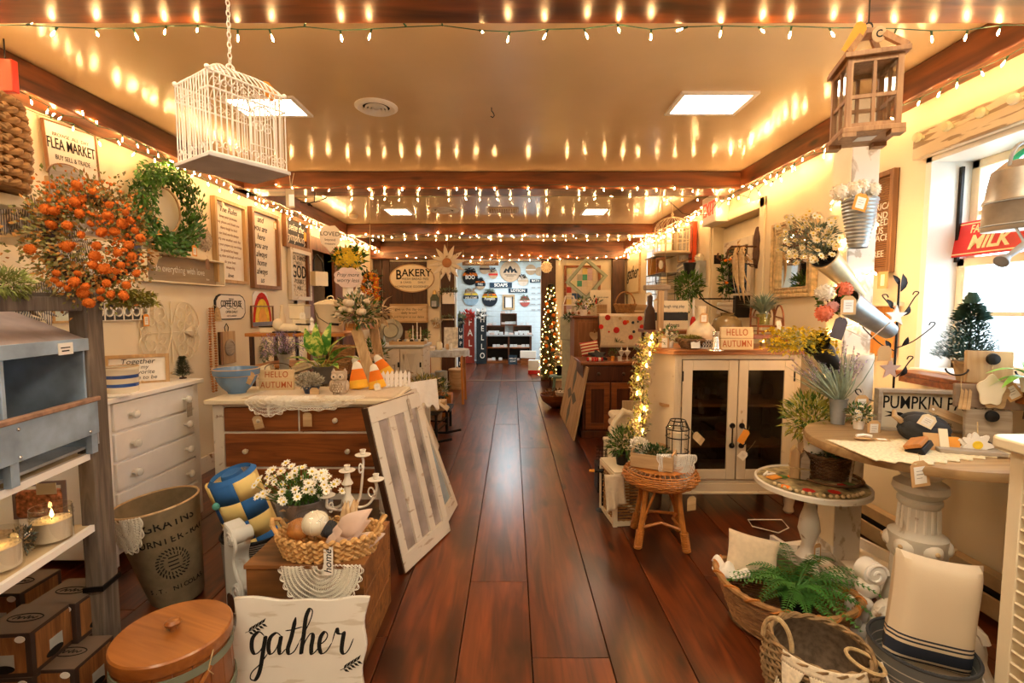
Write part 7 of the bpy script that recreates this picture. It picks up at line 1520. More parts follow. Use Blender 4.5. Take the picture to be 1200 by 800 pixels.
for x in (-.085,.085):
    for y in (-.05,.06): b.tube([(x,y,0),(x*1.02,y,.115 if y<0 else .2)],.006,6)
    b.tube([(x,-.055,.115),(x*1.05,0,.12),(x,.06,.13)],.006,6)
for y in (-.05,.06): b.tube([(-.09,y,.055),(.09,y,.055)],.005,6).tube([(-.09,y,.02),(.09,y,.02)],.004,5)
part('frame',b,redwd,t); part('hoop_back',B().tube([(.09*cos(a),.065,.12+.12*sin(a)) for a in [pi*i/14 for i in range(15)]],.006,6).tube([(.065*cos(a),.065,.12+.08*sin(a)) for a in [pi*i/12 for i in range(13)]],.005,6),redwd,t); part('arm_hoop',B().tube([(.09,.08*cos(a)*.8,.06+.15*sin(a)) for a in [pi*i/12 for i in range(13)]],.006,6),redwd,t)
for i in range(5): part('seat_twig',B().tube([(-.085,-.045+i*.025,.058),(.085,-.045+i*.025,.058)],.005,5),redwd,t)
tie(t,(.045,-.075,.10),.07,.035,paper,ry=-.2)
t=thing('spiky_grass','blue grey spiky grass in a glass jar seated in the twig chair','plant',cp+V((-.02,.01,.065))); part('jar',B().lathe([(.045,0),(.052,.06),(.05,.10),(.045,.10)],20),glassm,t); b=B()
for i in range(240):
    a=ru(0,6.28); s_=ru(.2,1); b.leaf((.02*cos(a),.02*sin(a),.08),(s_*cos(a),s_*sin(a)*.8,1.1 - s_*.55),ru(.11,.19),.008,(0,0,1),.12,2)
part('foliage',b,plain('blue_green_blade',(.20,.27,.21),.6,var=.3),t,stuff=True); part('moss_filling',B().lathe([(.043,.005),(.046,.08),(.001,.085)],14),moss,t)
# things behind the cabinet at left: table with paddle, boards, post
TBZ=at(785,386,4.15).z
t=table('hidden_side_table','brown side table behind the glazed cabinet carrying the lettered boards','table',1.16,1.66,3.95,4.4,TBZ,redwd,redwz)
for k,(px,py,w_,h_,m,nm,lb) in enumerate([(763,384,.05,.30,brownd,'cutting_paddle','tall dark brown cutting paddle left of the lettered boards'),(771,404,.045,.33,tanz,'wooden_post','short tan square post beside the dark cutting paddle')]):
    t=thing(nm,lb,'board' if k==0 else 'post',(at(px,py,4.05).x,4.0 if k else 4.1,TBZ)); part('shaft',B().prism([(-w_,0),(w_,0),(w_*.8,h_*.55),(w_*.35,h_*.7),(w_*.4,h_*.95),(0,h_),(-w_*.4,h_*.95),(-w_*.35,h_*.7),(-w_*.8,h_*.55)] if k==0 else [(-w_/2,0),(w_/2,0),(w_/2,h_),(-w_/2,h_)],-.02,.02),m,t,bev=.003)
t=thing('lettered_boards','white and grey stacked boards with fine black lettering on the side table','sign',(at(786,386,4.2).x,4.22,TBZ))
for z,h_,m,s_ in ((0,.075,creamp,'loves'),(.078,.07,greyc,''),(.151,.10,creamp,'live laugh sing play')):
    q=part('board',B().box(-.15,.15,-.02,0,z,z+h_),m,t,bev=.002)
    if s_: text(s_,.05 if z==0 else .035,ink,q,(.03 if z==0 else 0,-.021,z+h_/2),.9,.005)
t=thing('red_tipped_stick','slim white bottle with a red base right of the lettered boards','bottle',(at(812,386,4.3).x,4.3,TBZ)); part('body',B().lathe([(.03,0),(.025,.07),(.012,.11)],14),redf,t); part('neck',B().lathe([(.012,.11),(.01,.26),(.001,.265)],12),whitec,t)
p=at(772,340,4.6); t=thing('driftwood_bird_shelf','little grey driftwood bracket hanging with tags before the far window','ornament',p); part('top',B().box(-.14,.10,-.05,.05,.0,.05),driftw,t,bev=.01); part('drop',B().box(.04,.08,-.02,.02,-.22,0),driftw,t); part('cord',B().tube([(-.1,0,.05),(0,0,BB - p.z),(.08,0,.05)],.003),rope,t); tie(t,(-.1,-.02,-.02),.09,.06,creamp); tie(t,(-.02,-.02,-.08),.08,.05,kraft,up=.08)
# lit garland at the cabinet's left end
b=B(); t=thing('lit_garland','yellow green eucalyptus garland with warm lights hanging down the left of the cabinet','garland',V((1.02,3.18,0))); pth=[at(px,py,3.2) for px,py in ((768,392),(757,404),(752,425),(748,450),(752,475),(748,498),(742,515))]; pth=[q - V((1.02,3.18,0)) for q in pth]
for i in range(1000):
    k=random.random()*5.99; j=int(k); c_=pth[j].lerp(pth[j+1],k-j)+V((rv(.055),rv(.04),rv(.04))); b.mat(random.choice((0,0,1,2))); b.leaf(c_,(rv(1),rv(1),rv(1)-.4),ru(.02,.045),.013)
part('foliage',b,[greeny,greyg,pinew],t,stuff=True); part('stem',B().tube(pth,.005),tanw,t)
for i in range(9): k=i*5.9/9; j=int(k); obj('bulb',bulb_me,t,pth[j].lerp(pth[j+1],k-j)+V((rv(.04),-.03,rv(.02))))
t=thing('white_chair_back','curved white chair back and legs behind the lit garland','chair',(at(735,530,3.55).x,3.6,0)); part('frame',B().tube([(-.10,0,0),(-.12,0,.35),(-.10,-.02,.58),(-.03,-.03,.68),(.06,0,.64),(.10,0,.35),(.10,0,0)],.022,8),creamp,t); part('seat',B().box(-.12,.14,0,.3,.36,.39),creamp,t,bev=.008)
for x in (-.1,.12): part('leg',B().tube([(x,.28,.36),(x,.3,0)],.015),creamp,t)
t=thing('folded_cream_cushion','stack of folded cream cloths on the white chair','cloth',(at(736,455,3.6).x,3.7,.392)); [part('fold',B().prism(rrect(.22,.06,.03,4,0,.03+.062*k),-.09,.09),cloth,t,bev=.003) for k in range(4)]
solo('brown_box_panel',B().box(-.07,.07,0,.03,.0,.30),tanz,'plain tan board standing behind the lit garland','board',(at(744,460,3.75).x,3.85,.395)); 
# ================= cane stool and its load =================
SX,SY,SZ_=.92,2.90,.475
t=thing('wicker_stool','round orange cane stool with wrapped feet in front of the glazed cabinet','stool',(SX,SY,0),R(18))
woven('w',[(.15,.36),(.205,.385),(.228,.42),(.215,.455),(.17,.475)],t,wicko,40,.006,bottom=True,rim=False); part('seat_top',B().lathe([(.17,.474),(.08,.482),(.001,.484)],30,cap=False),wicko,t)
for k in range(4):
    a=k*pi/2+.3; x0,y0,x1,y1=.13*cos(a),.13*sin(a),.20*cos(a),.20*sin(a)
    l=part('leg',B().tube([(x0,y0,.38),(x0*1.15,y0*1.15,.25),(x1,y1,.005)],.016,8),wicko,t)
    pts=[(x1+(x0*1.15-x1)*q*.45+.0215*cos(q*70),y1+(y0*1.15-y1)*q*.45+.0215*sin(q*70),.01+q*.11) for q in [i/110 for i in range(111)]]
    part('foot_wrap',B().tube(pts,.005,4),wicko,l)
    a2=a+pi/2; part('stretcher',B().tube([(.17*cos(a),.17*sin(a),.13),(.08*cos(a+.78),.08*sin(a+.78),.15),(.17*cos(a2),.17*sin(a2),.13)],.009,6),wicko,t); part('brace',B().tube([(.16*cos(a),.16*sin(a),.16),(.12*cos(a+.5),.12*sin(a+.5),.38)],.008,6),wicko,t)
tie(t,(.06,-.22,.36),.085,.06,tanw,print_=False)
t=thing('slatted_caddy','small tan wooden trug of greens on the cane stool','trug',(SX - .05,SY - .02,.484),R(-28)); W_=.125
part('front_board',B().box(-W_,W_,-.075,-.067,0,.085),tanw,t,bev=.002); part('rear_board',B().box(-W_,W_,.067,.075,0,.085),tanw,t); part('end_board',B().box(-W_,-W_+.01,-.067,.067,0,.10),tanw,t); part('end_board',B().box(W_-.01,W_,-.067,.067,0,.10),tanw,t); part('base',B().box(-W_,W_,-.067,.067,0,.008),tanw,t)
part('greens',foliage(B(),(-.01,0,.08),(.11,.06,.045),500,.022,.010),[greend,green],t,stuff=True); part('white_flowers',foliage(B(),(-.09,.02,.11),(.055,.05,.05),420,.016,.013),white_f,t,stuff=True)
def ln(r,a):
    x=.115*r*cos(a); d=.235*r*sin(a); return (SX+.06+x,SY - .105 - .075*(x+.1) - .012*sin(x*55),.575 - max(0,d-.02)) if d>.02 else (SX+.06+x,SY - .10 - .075*(x+.1)+(.02-d)*.8,.577)
solo('lace_scarf',lace(ln,8,60,.0016,0,pi,r0=.1),clothw,'white lace scarf hanging from the trug over the cane stool','lace'); 
t=thing('wire_candle_lantern','black wire cage holding a jar with a thick cream candle on the cane stool','lantern',(SX+.115,SY+.04,.484)); t.scale=(1.05,1.05,1.28); b=B()
for i in range(8): a=i*pi/4; b.tube([(.062*cos(a),.062*sin(a),.0),(.068*cos(a),.068*sin(a),.17),(.045*cos(a),.045*sin(a),.21)],.0028,4)
for z,r in ((.06,.066),(.13,.068),(.17,.068),(.21,.045)): b.tube(ring_pts(r,24,z),.003,4,closed=True)
part('wire_cage',b,blackm,t); part('candle',B().lathe([(.04,.02),(.04,.155),(.001,.15)],24),wax,t); part('jar',B().lathe([(.052,.005),(.054,.17),(.04,.2)],24,cap=False),glassm,t); part('base',B().lathe([(.07,-.002),(.06,.01),(.001,.012)],24),galv,t); tie(t,(.085,-.03,.15),.07,.04,tanw,print_=False,ry=-.9)
# items left of and behind the stool
bush('floor_fern','small green fern bunch left of the cane stool','plant',(at(731,540,3.2).x,3.25,.36),(.09,.08,.10),500,.05,.010,[greend,green],potm=blackm); 
t=thing('cane_panel_box','white framed box with woven cane sides left of the cane stool','box',(at(733,580,3.1).x,3.18,0),R(6)); b=B()
for x in (-.08,.11):
    for y in (-.08,.22): b.box(x-.014,x+.014,y-.014,y+.014,0,.36)
for z in (.02,.345): b.box(-.08,.11,-.094,-.066,z-.014,z+.014).box(-.08,.11,.206,.234,z-.014,z+.014).box(-.094,-.066,-.08,.22,z-.014,z+.014).box(.096,.124,-.08,.22,z-.014,z+.014)
part('frame',b,creamp,t); b=B()
for i in range(15):
    z=.04+i*.021; b.tube([(-.08,-.07+.28*j/14,z) if 0 else (-.08+.004*cos(pi*j+pi*i),-.07+.28*j/14,z) for j in range(15)],.006,4); b.tube([(-.07+.17*j/10,-.08+.004*cos(pi*j+pi*i),z) for j in range(11)],.006,4)
part('cane_weave',b,wick,t,stuff=True)
part('lid',B().box(-.09,.12,-.09,.23,.36,.372),creamp,t)
solo('draped_cream_cloth',B().sheet(lambda u,v: (-.05+.12*u+.02*v,-.02+.015*sin(u*12)*v,.0 - .26*v*(1 - .3*u)),12,12),cloth,'cream cloth hanging over the corner left of the fern bunch','cloth',(at(716,535,3.05).x,3.02,.385),solid=.004)
t=thing('grey_woven_bin','grey herringbone woven bin under the cane stool','bin',(at(757,610,3.35).x,3.42,0)); part('body',B().lathe([(.13,0),(.14,.28),(.13,.28),(.12,.02),(.001,.02)],4,cap=False),ticking('grey_weave',(.32,.26,.2),(.14,.11,.09),34,'z'),t); part('rim',B().lathe([(.138,.275),(.146,.275),(.146,.29),(.138,.29)],4,cap=False),creamp,t)
t=thing('small_wire_basket','little rusty wire basket on the floor left of the fern bunch','basket',(at(718,545,3.6).x,3.75,.22)); b=B()
for i in range(5): z=i*.028; b.tube([(-.09,-.06,z),(.09,-.06,z),(.09,.06,z),(-.09,.06,z)],.0025,4,closed=True)
for i in range(8): x=-.09+i*.0257; b.tube([(x,.06,0),(x,-.06,0),(x,-.06,.112)],.002,4)
part('wires',b,blackm,t); t=thing('dark_box_stand','dark low box under the little wire basket','box',(at(718,545,3.6).x,3.75,0)); part('body',B().box(-.1,.1,-.08,.08,0,.215),black,t)
t=thing('cork_bottle','dark bottle with an orange cork lying by the fern bunch','bottle',(at(703,549,3.4).x,3.35,.29)); part('body',B().T((.0,0,0),ry=pi/2).lathe([(.001,-.05),(.012,-.045),(.014,.03),(.001,.04)],12),black,t); part('cork',B().T(ry=pi/2).lathe([(.009,-.085),(.011,-.05),(.001,-.045)],10),orangt,t)
simple_lathe('bottle_post','thin dark stand holding up the cork stoppered bottle','stand',(at(705,549,3.4).x,3.35,0),[(.05,0),(.008,.01),(.008,.27),(.02,.275),(.001,.275)],black,12)
# ================= right foreground =================
# display column
QX,QY_=1.90,2.70
t=thing('display_column','tall square white distressed column standing beside the window','column',(QX,QY_,0)); mot=worn('mottled_column',(.72,.68,.62),(.42,.36,.28),.42,14,stretch=(1,1,.6))
part('shaft',B().box(-.075,.075,-.075,.075,.0,BB),mot,t,bev=.004); part('left_face',B().box(-.079,-.075,-.073,.073,.1,BB - .02),creamp,t)
b=B(); wr=B(); pts=[]
for i in range(90): a=i*.32; z=.95+i*.0125; pts.append((.10*cos(a),.10*sin(a),z))
wr.tube(pts,.002,4); part('wrapped_wire',wr,wirem,t)
for i in range(0,90,2): obj('bulb',bulb_me,t,(pts[i][0]*1.06,pts[i][1]*1.06,pts[i][2]),rot=(rv(1),rv(1),0))
t=thing('column_tray','white wooden tray frame around the foot of the column','tray',(QX - .03,QY_ - .06,0),R(12)); part('front_rail',B().box(-.26,.26,-.26,-.235,0,.075),whitep,t,bev=.004); part('side_rail',B().box(-.26,-.235,-.235,.235,0,.075),whitep,t); part('side_rail',B().box(.235,.26,-.235,.235,0,.075),whitep,t); part('base',B().box(-.25,.25,-.23,.235,.01,.02),whitep,t)
# small round pedestal table
PX,PY=1.55,2.42; PZ=.555
t=thing('small_pedestal_table','small round table with a painted top and white turned pedestal','table',(PX,PY,0),.3)
part('rim',B().lathe([(.23,PZ-.03),(.263,PZ-.022),(.263,PZ),(.254,PZ+.006),(.251,PZ-.004)],48,cap=False),wornw,t); part('top',B().lathe([(.23,PZ-.028),(.253,PZ-.004),(.001,PZ-.002)],40,cap=False),plain('decoupage',(.30,.24,.12),.5,var=.9,scale=18),t)
for i in range(9): a=ru(0,6.28); r=ru(.08,.2); part('painted_leaf',B().lathe([(.03,PZ-.001),(.001,PZ)],7,(r*cos(a),r*sin(a),0)),(redf,green,orange,tanw)[i % 4],t)
part('pedestal',B().lathe([(.05,.12),(.062,.16),(.04,.19),(.03,.23),(.052,.30),(.045,.36),(.028,.42),(.026,.46),(.045,.49),(.06,.53)],28),wornw,t)
for k in range(3): a=-2.2+k*2*pi/3; part('foot',B().tube([(.04*cos(a),.04*sin(a),.17),(.12*cos(a),.12*sin(a),.15),(.22*cos(a),.22*sin(a),.07),(.27*cos(a),.27*sin(a),.02)],[.026,.022,.018,.016],8),wornw,t)
tie(t,(-.02,-.07,.26),.10,.045,kraft)
def pt(px,py): return onz(px,py,PZ)
t=thing('house_blocks','two pale wooden house blocks tied with twine on the small round table','ornament',pt(940,562)+V((0,.03,.002)),R(-25))
for k,(x,h_,m) in enumerate([(-.022,.17,tanz),(.024,.14,driftw)]): part('block',B().prism([(x-.021,0),(x+.021,0),(x+.021,h_-.03),(x,h_),(x-.021,h_-.03)],-.03,.03),m,t,bev=.002)
part('twine',B().tube([(-.046,-.033,.06),(.048,-.033,.055),(.048,.033,.06),(-.046,.033,.06)],.003,5,closed=True).tube([(0,-.036,.058),(-.02,-.05,.07),(0,-.036,.058),(.02,-.05,.07),(0,-.036,.058),(.005,-.045,.02)],.002,4),rope,t)
t=thing('wood_bead_string','string of pale wooden beads curling around the small round table edge','beads',pt(925,560)+V((0,0,.001))); o_=t.location.copy(); pb_=bpy.data.meshes['pale_bead']
for i in range(17): a=-2.9+i*.125; obj('bead',pb_,t,V((PX+.225*cos(a),PY+.225*sin(a),PZ+.010)) - o_)
t=thing('tied_card','yellow card with white string lying at the left edge of the small round table','card',pt(907,560)+V((0,.0,.002)),.4); part('card',B().box(-.035,.035,-.02,.02,0,.006),orangt,t); part('bow',B().tube([(-.04,.03,.01),(-.0,.04,.02),(.03,.02,.012),(-.02,.03,.01)],.006,6),paper,t)
t=thing('table_basket','brown wicker basket with one looped handle on the small round table','basket',V((PX+.13,PY+.07,PZ+.002)),.2); woven('w',[(.08,0),(.108,.12)],t,wickd,30,.0055,stake=1); part('handle',B().tube([(.02,-.115,.01),(.02,-.125,.08),(.035,-.118,.13),(.04,-.10,.16)],.007,7),driftw,t); part('greens',foliage(B(),(0,0,.125),(.085,.085,.025),300,.03,.012),[greend,green],t,stuff=True)
t=thing('wire_tray','round tray of woven twigs beneath the table basket','tray',V((PX+.13,PY+.05,PZ+.0005)),.1); part('tray',B().tube(ring_pts(.145,40,.006),.007,5,closed=True).tube(ring_pts(.13,40,.003),.005,5,closed=True),wickd,t); part('twigs',B().tube([(-.13,0,.003),(.13,0,.003)],.003).tube([(0,-.13,.003),(0,.13,.003)],.003),wickd,t)
t=bush('tall_vase_foliage','yellow green trailing foliage in a tall white vase left of the pumpkin table','bouquet',V((at(956,545,2.5).x,2.52,PZ+.002)),(.14,.10,.12),900,.055,.010,[greeny,green,greeny],potm=None); part('vase',B().lathe([(.032,0),(.055,.21),(.058,.22),(.05,.22),(.03,.02),(.001,.01)],24,cap=False),whitep,t)
for c_ in t.children:
    if c_.name.startswith('foliage'): c_.location=(-.02,0,.22)
tie(t,(-.075,-.06,.27),.065,.05,orangt,ry=-.4)
# large pumpkin table
RX_,RY_,RZ_,RR=1.80,2.10,.862,.42
t=thing('round_pedestal_table','large round wooden topped table on a heavy white turned pedestal','table',(RX_,RY_,0)); tw2=wood('table_top_oak',(.26,.15,.06),(.52,.34,.16),'x',.45,.9)
part('top',B().lathe([(RR-.03,RZ_-.045),(RR,RZ_-.04),(RR+.006,RZ_-.02),(RR,RZ_-.004),(RR-.012,RZ_),(.001,RZ_)],64,cap=False),tw2,t); part('under_top',B().lathe([(.2,RZ_-.075),(.3,RZ_-.045),(RR-.03,RZ_-.045)],40,cap=False),tw2,t)
PDX,PDY=-.12,-.18
gs=worn('grey_white_pedestal',(.62,.57,.48),(.38,.32,.24),.36,8)
pr=[(.10,.12),(.11,.2),(.09,.3),(.085,.42),(.10,.44),(.10,.52),(.075,.535),(.068,.55),(.064,.64),(.075,.655),(.075,.67),(.062,.675),(.085,.695),(.094,.71),(.090,.735),(.068,.75),(.062,.76),(.078,.775),(.080,.79),(.07,.81),(.065,RZ_-.05)]
part('pedestal',B().lathe([(r,z) for r,z in pr],40,(PDX,PDY,0)),gs,t); b=B()
for i in range(16): a=i*2*pi/16; b.tube([(PDX+.068*cos(a),PDY+.068*sin(a),.545),(PDX+.064*cos(a),PDY+.064*sin(a),.64)],.006,5)
part('fluting',b,wornw,t)
for i in range(6): a=i*pi/3+.4; fb_=part('carved_rosette',B().ball((PDX+.075*cos(a),PDY+.075*sin(a),.48),.042,(1,1,.95),14,9),wornw,t); part('rosette_eye',B().ball((PDX+.114*cos(a),PDY+.114*sin(a),.485),.010,n=8,m=5),tanw,fb_)
for k in range(4):
    a=k*pi/2+pi+.35; P=[(.10,.20),(.16,.22),(.20,.17),(.21,.11),(.25,.05),(.30,.03)]; part('scroll_foot',B().tube([(PDX+r*cos(a),PDY+r*sin(a),z) for r,z in spline(P,4)],[.05 - .001*i for i in range(21)],10).tube([(PDX+(.19+c0)*cos(a),PDY+(.19+c0)*sin(a),.20+c1) for c0,c1 in scroll((0,0),.05,0,1.4,16)],.016,6),wornw,t)
tie(t,(-.27,-.338,RZ_+.015),.10,.07,kraft,ry=-.15)
def tt_(px,py): return onz(px,py,RZ_)
solo('crochet_runner',B().sheet(lambda u,v: (RX_ - .40+.62*u,RY_ - .34+.30*v+.16*abs(u-.25)+.012*sin(u*60)*(v<.1),RZ_+.003+(.002*sin(u*90)*sin(v*60))),80,14),plain('ecru_crochet',(.74,.62,.40),.95,var=.2,scale=90,bump=.6),'ecru crocheted runner spread along the round table edge','runner',solid=.004)
# pumpkin patch sign
a,b_=at(1031,508,2.28),at(1142,500,2.10); 
t=sign('PUMPKIN PATCH box sign standing on the round table','sign',V((at(1098,500,2.25).x,2.27,RZ_+.002)),.50,.19,R(-12),worn('sign_cream',(.74,.66,.50),(.5,.4,.28),.3,8),driftw,.016,.02,[('PUMPKIN PATCH',0,.035,.088,.68,ink,.005),('PECK  OR  BUSHEL',-.03,-.065,.026,.9,ink)],fdep=.045)
part('arrow',B().box(-.14,.10,-.0215,-.0205,.073,.076).prism([(-.22,.088),(-.19,.075),(-.22,.062),(-.15,.066),(-.13,.075),(-.15,.084)],-.0215,-.0205),ink,t)
# grey pumpkin, soap and cards
gp=thing('grey_pumpkin','dark grey stuffed pumpkin with a cream tag lying before the pumpkin sign','pumpkin',tt_(1088,520)+V((0,.05,.002)),rot=(0,R(15),R(-25)))
for i in range(8): a=i*pi/4; part('lobe',B().ball((0,.035*cos(a),.055+.03*sin(a)),.042,(2.1,1,1),16,9),greyc,gp)
part('stem',B().tube([(-.08,0,.06),(-.115,0,.075),(-.12,.01,.10)],[.014,.012,.008],8),tanw,gp); tie(gp,(-.02,-.085,.13),.055,.055,creamp,ry=.2,up=.06)
t=thing('tan_hang_board','long tan shipping card leaning on the grey pumpkin','card',tt_(1105,510)+V((.03,.0,.09)),rot=(R(-30),R(22),R(-15))); part('card',B().box(-.09,.09,-.0015,.0015,-.02,.02),tanw,t); part('eyelet',B().T((-.075,-.002,0),rx=pi/2).lathe([(.006,0),(.003,.001)],10),paper,t)
t=thing('cork_block','wooden block in a dark holder on the crocheted runner','block',tt_(1078,530)+V((0,0,.005)),rot=(R(-22),R(-12),R(35))); part('holder',B().box(-.055,.055,-.035,.035,0,.025),black,t,bev=.004); part('block',B().box(-.045,.05,-.03,.03,.027,.045),honey,t,bev=.003)
t=thing('card_string','little tan card tied to white rope lying on the crocheted runner','card',tt_(1020,516)+V((0,0,.007)),-.3); part('card',B().box(-.06,.0,-.014,.014,0,.002),kraft,t); part('rope',B().tube([(-.05,.01,.008),(-.02,.02,.012),(.01,.01,.01)],.007,6),clothw,t); part('tag_card',B().box(.012,.07,-.016,.016,0,.002),kraft,t); part('label',B().box(.025,.06,-.011,.011,.002,.003),paper,t)
t=thing('tag_block','small brown block by the crocheted runner','block',tt_(993,495)+V((0,.02,.006)),-.3); part('body',B().box(-.04,.04,-.015,.015,0,.035),tanw,t,bev=.002); part('end',B().box(.041,.046,-.015,.015,0,.035),brownd,t)
t=bush('white_pot_flowers','white pot of small pale flowers with a tan tag on the round table','plant',tt_(1011,505)+V((0,.03,.004)),(.05,.05,.045),200,.028,.010,[green,greyg],([white_f,yellow],22,.010),potm=whitep); tie(t,(.03,-.06,.055),.075,.06,kraft)
# lavender wheat bouquet behind the table left
p=V((at(982,480,2.40).x,2.40,RZ_+.083)); t=thing('wheat_bouquet','bouquet of lavender and striped wheat blades before the column','bouquet',p); b=B()
for i in range(110):
    d=V((ru(-1.1,.5),rv(.4),ru(.6,1.4))); b.mat(0); b.leaf((0,0,.02),d,ru(.16,.32),.006,(0,-1,0),.1,2)
for i in range(40):
    d=V((ru(-1.1,.6),rv(.4),ru(.6,1.4))).normalized(); L_=ru(.2,.33); b.mat(0).tube([(0,0,.02),d*L_],.0015,3); b.mat(1)
    for k in range(12): b.leaf(d*(L_ - .05+k*.007),(rv(1),rv(1),.5),.014,.009)
part('foliage',b,[plain('pale_blade',(.30,.34,.22),.7,var=.3,scale=30),plain('lilac_bloom',(.52,.40,.55),.8,var=.3,scale=40)],t,stuff=True); part('vase',B().lathe([(.03,-.08),(.04,.04),(.045,.05),(.001,.02)],18),galvd,t); tie(t,(.06,-.08,.08),.085,.065,kraft)
0 and simple_lathe('vase_pillar','slim pale stand under the wheat bouquet','stand',V((p.x,p.y,0)),[(.08,0),(.05,.02),(.045,p.z - .10),(.06,p.z - .081),(.001,p.z - .081)],wornw,16)
# hanging tin cones
def cone(lab,A,Bp,r0,r1,m,name='tin_cone'):
    A,Bp=V(A),V(Bp); t=thing(name,lab,'planter',A); d=Bp - A; q=d.to_track_quat('Z','Y').to_matrix().to_4x4(); b=B(); b.m=q; L_=d.length
    b.lathe([(r0-.004,.004),(r0,0),(r0+.004,.004),(r0,.012)]+[(r0+(r1-r0)*k,L_*k) for k in (.1,.3,.5,.7,.9,1)]+[(.001,L_)],32,cap=False); part('tin',b,m,t); b=B(); b.m=q; b.lathe([(r0*.94,.004),(.001,.05)],24,cap=False); part('opening',b,black,t)
    return t,d.normalized()
a=at(976,297,2.3); t,d=cone('dull gold tin cone on the column spilling white daisies to the left',at(965,300,2.34),at(1008,345,2.5),.062,.03,plain('gold_tin',(.62,.50,.30),.4,.6))
b=B(); st=B()
for i in range(85):
    q=V((ru(-.20,.03),rv(.09),ru(-.07,.16))); q.z+=-.3*q.x*0+.04; daisy(b,q,(rv(.8) - .3,-1,rv(.8)+.3),ru(.013,.02)); st.tube([(0,0,0),q*.6+V((0,0,.02)),q],.001,3)
foliage(st,(-.08,0,.06),(.12,.07,.1),240,.025,.008); foliage(st,(.0,0,.10),(.05,.05,.05),60,.04,.016)
part('daisies',b,[plain('cream_daisy',(.88,.74,.46),.6),yellow],t,stuff=True); part('stems',st,[greyg],t,stuff=True)
t,d=cone('shiny galvanised tin cone pointing left with pink flowers under the daisies',at(990,352,2.25),at(1042,388,2.34),.062,.040,galv)
for (dx,dy,dz_,r,m) in ((-.11,-.02,.035,.045,white_f),(-.115,-.03,-.06,.042,plain('coral_petal',(.80,.22,.12),.6,var=.2,scale=30)),(-.02,-.02,.05,.04,MT['coral_petal']),(-.07,-.02,-.03,.03,plain('pink_petal',(.78,.42,.40),.6))): part('flower',pompom(r),m,t,loc=(dx,dy,dz_))
part('foliage',foliage(B(),(-.06,0,0),(.06,.04,.05),60,.04,.018),[green],t); tie(t,(-.035,-.075,.02),.085,.07,kraft,up=.03); tie(t,(-.04,-.05,-.08),.10,.06,brownd,print_=False,ry=.3); part('hanging_cord',B().tube([(.22,0,-.1),(.16,.05,-.19),(.05,.08,-.13),(.02,.1,.0)],.003),whitem,t)
t,d=cone('black tin cone full of bright yellow flowers low on the column',at(957,402,2.33),at(985,440,2.5),.058,.03,black)
b=B(); st=B()
for i in range(170):
    q=V((ru(-.24,.06),rv(.07),0)); q.z=.02+rv(.06) - .18*abs(q.x+.1)*.6; [b.leaf(q,(rv(1),-.6+rv(.6),rv(1)),ru(.016,.026),.015) for _ in range(4)]
    if i % 4==0: st.tube([(0,0,0),q*.6,q],.0015,3)
part('yellow_blossom',b,plain('goldenrod',(.85,.60,.03),.6,var=.2,scale=20),t,stuff=True); part('stems',foliage(st,(-.10,0,0),(.14,.05,.06),130,.035,.008),[greeny],t,stuff=True)
# ribbed bucket with white tufts on the column
p=at(1005,290,2.52); t=thing('ribbed_bucket','tall ribbed tin bucket with fluffy white cotton balls at the top of the column','bucket',(p.x+.01,2.535,p.z)); H=at(1005,232,2.5).z - p.z
pr=[(.045,0)]
for i in range(26): z=.01+(H-.02)*i/25; pr.append((.045+.035*i/25+(.0045 if i % 2 else 0),z))
part('bucket',B().lathe(pr+[(.082,H),(.074,H),(.001,H-.02)],36,cap=False),galv,t); tie(t,(-.045,-.085,H+.01),.085,.07,orangt,ry=.25)
for (dx,dz_,r) in ((-.12,.03,.05),(-.055,.045,.05),(-.01,.06,.045),(.05,.045,.042)): part('cotton_tuft',pompom(r*.95),MT.get('cotton') or plain('cotton',(.86,.80,.68),.95,bump=.8),t,loc=(dx,-.02,H+dz_))
# metal branch jewellery stand
q=at(1057,480,2.32); t=thing('metal_branch_stand','dark metal branching stand with leaves and curls rising behind the pumpkin sign','stand',V((q.x,2.38,RZ_+.001))); H=at(1057,330,2.38).z - RZ_
part('rod',B().tube([(0,0,0),(0,0,H)],.005,8),blackm,t); part('base',B().lathe([(.07,0),(.07,.006),(.01,.012)],24),blackm,t)
for z,sx,L_,up_ in ((.10,-1,.17,.05),(.10,1,.14,.04),(.38*H+.1,-1,.15,.10),(.40*H+.1,1,.17,.10),(.33*H,1,.07,.08),(.75*H,1,.08,.10),(.8*H,-1,.06,.05)):
    P=spline([(0,z),(sx*L_*.5,z+up_*.35),(sx*L_,z+up_),(sx*(L_+.02),z+up_+.025),(sx*(L_+.0),z+up_+.03),(sx*(L_-.01),z+up_+.015)],5); part('branch',B().tube([(x,0,z_) for x,z_ in P],.003,5).leaf((sx*.03,0,z+.01),(sx*.6,-.2,1),.055,.026,(0,-1,0),.1,2),blackm,t)
part('leaf',B().leaf((.01,0,H - .05),(.1,-.1,1),.09,.035,(0,-1,0),.1,2).leaf((0,0,H-.02),(-.5,0,1),.06,.025,(0,-1,0),.1,2),blackm,t)
ts=lambda lab,px,py,pts,m,cat='star',Y=2.36: solo('hanging_star',B().prism(pts,-.004,.004),m,lab,cat,at(px,py,Y))
star5=lambda r: [((r if i % 2==0 else r*.42)*cos(pi/2+i*pi/5),(r if i % 2==0 else r*.42)*sin(pi/2+i*pi/5)) for i in range(10)]
ts('white star hanging from the top of the metal branch stand',1050,370,star5(.055),whitep); ts('dusty pink star hanging low left of the metal rod',1043,432,star5(.055),plain('dusty_pink',(.55,.40,.36),.7))
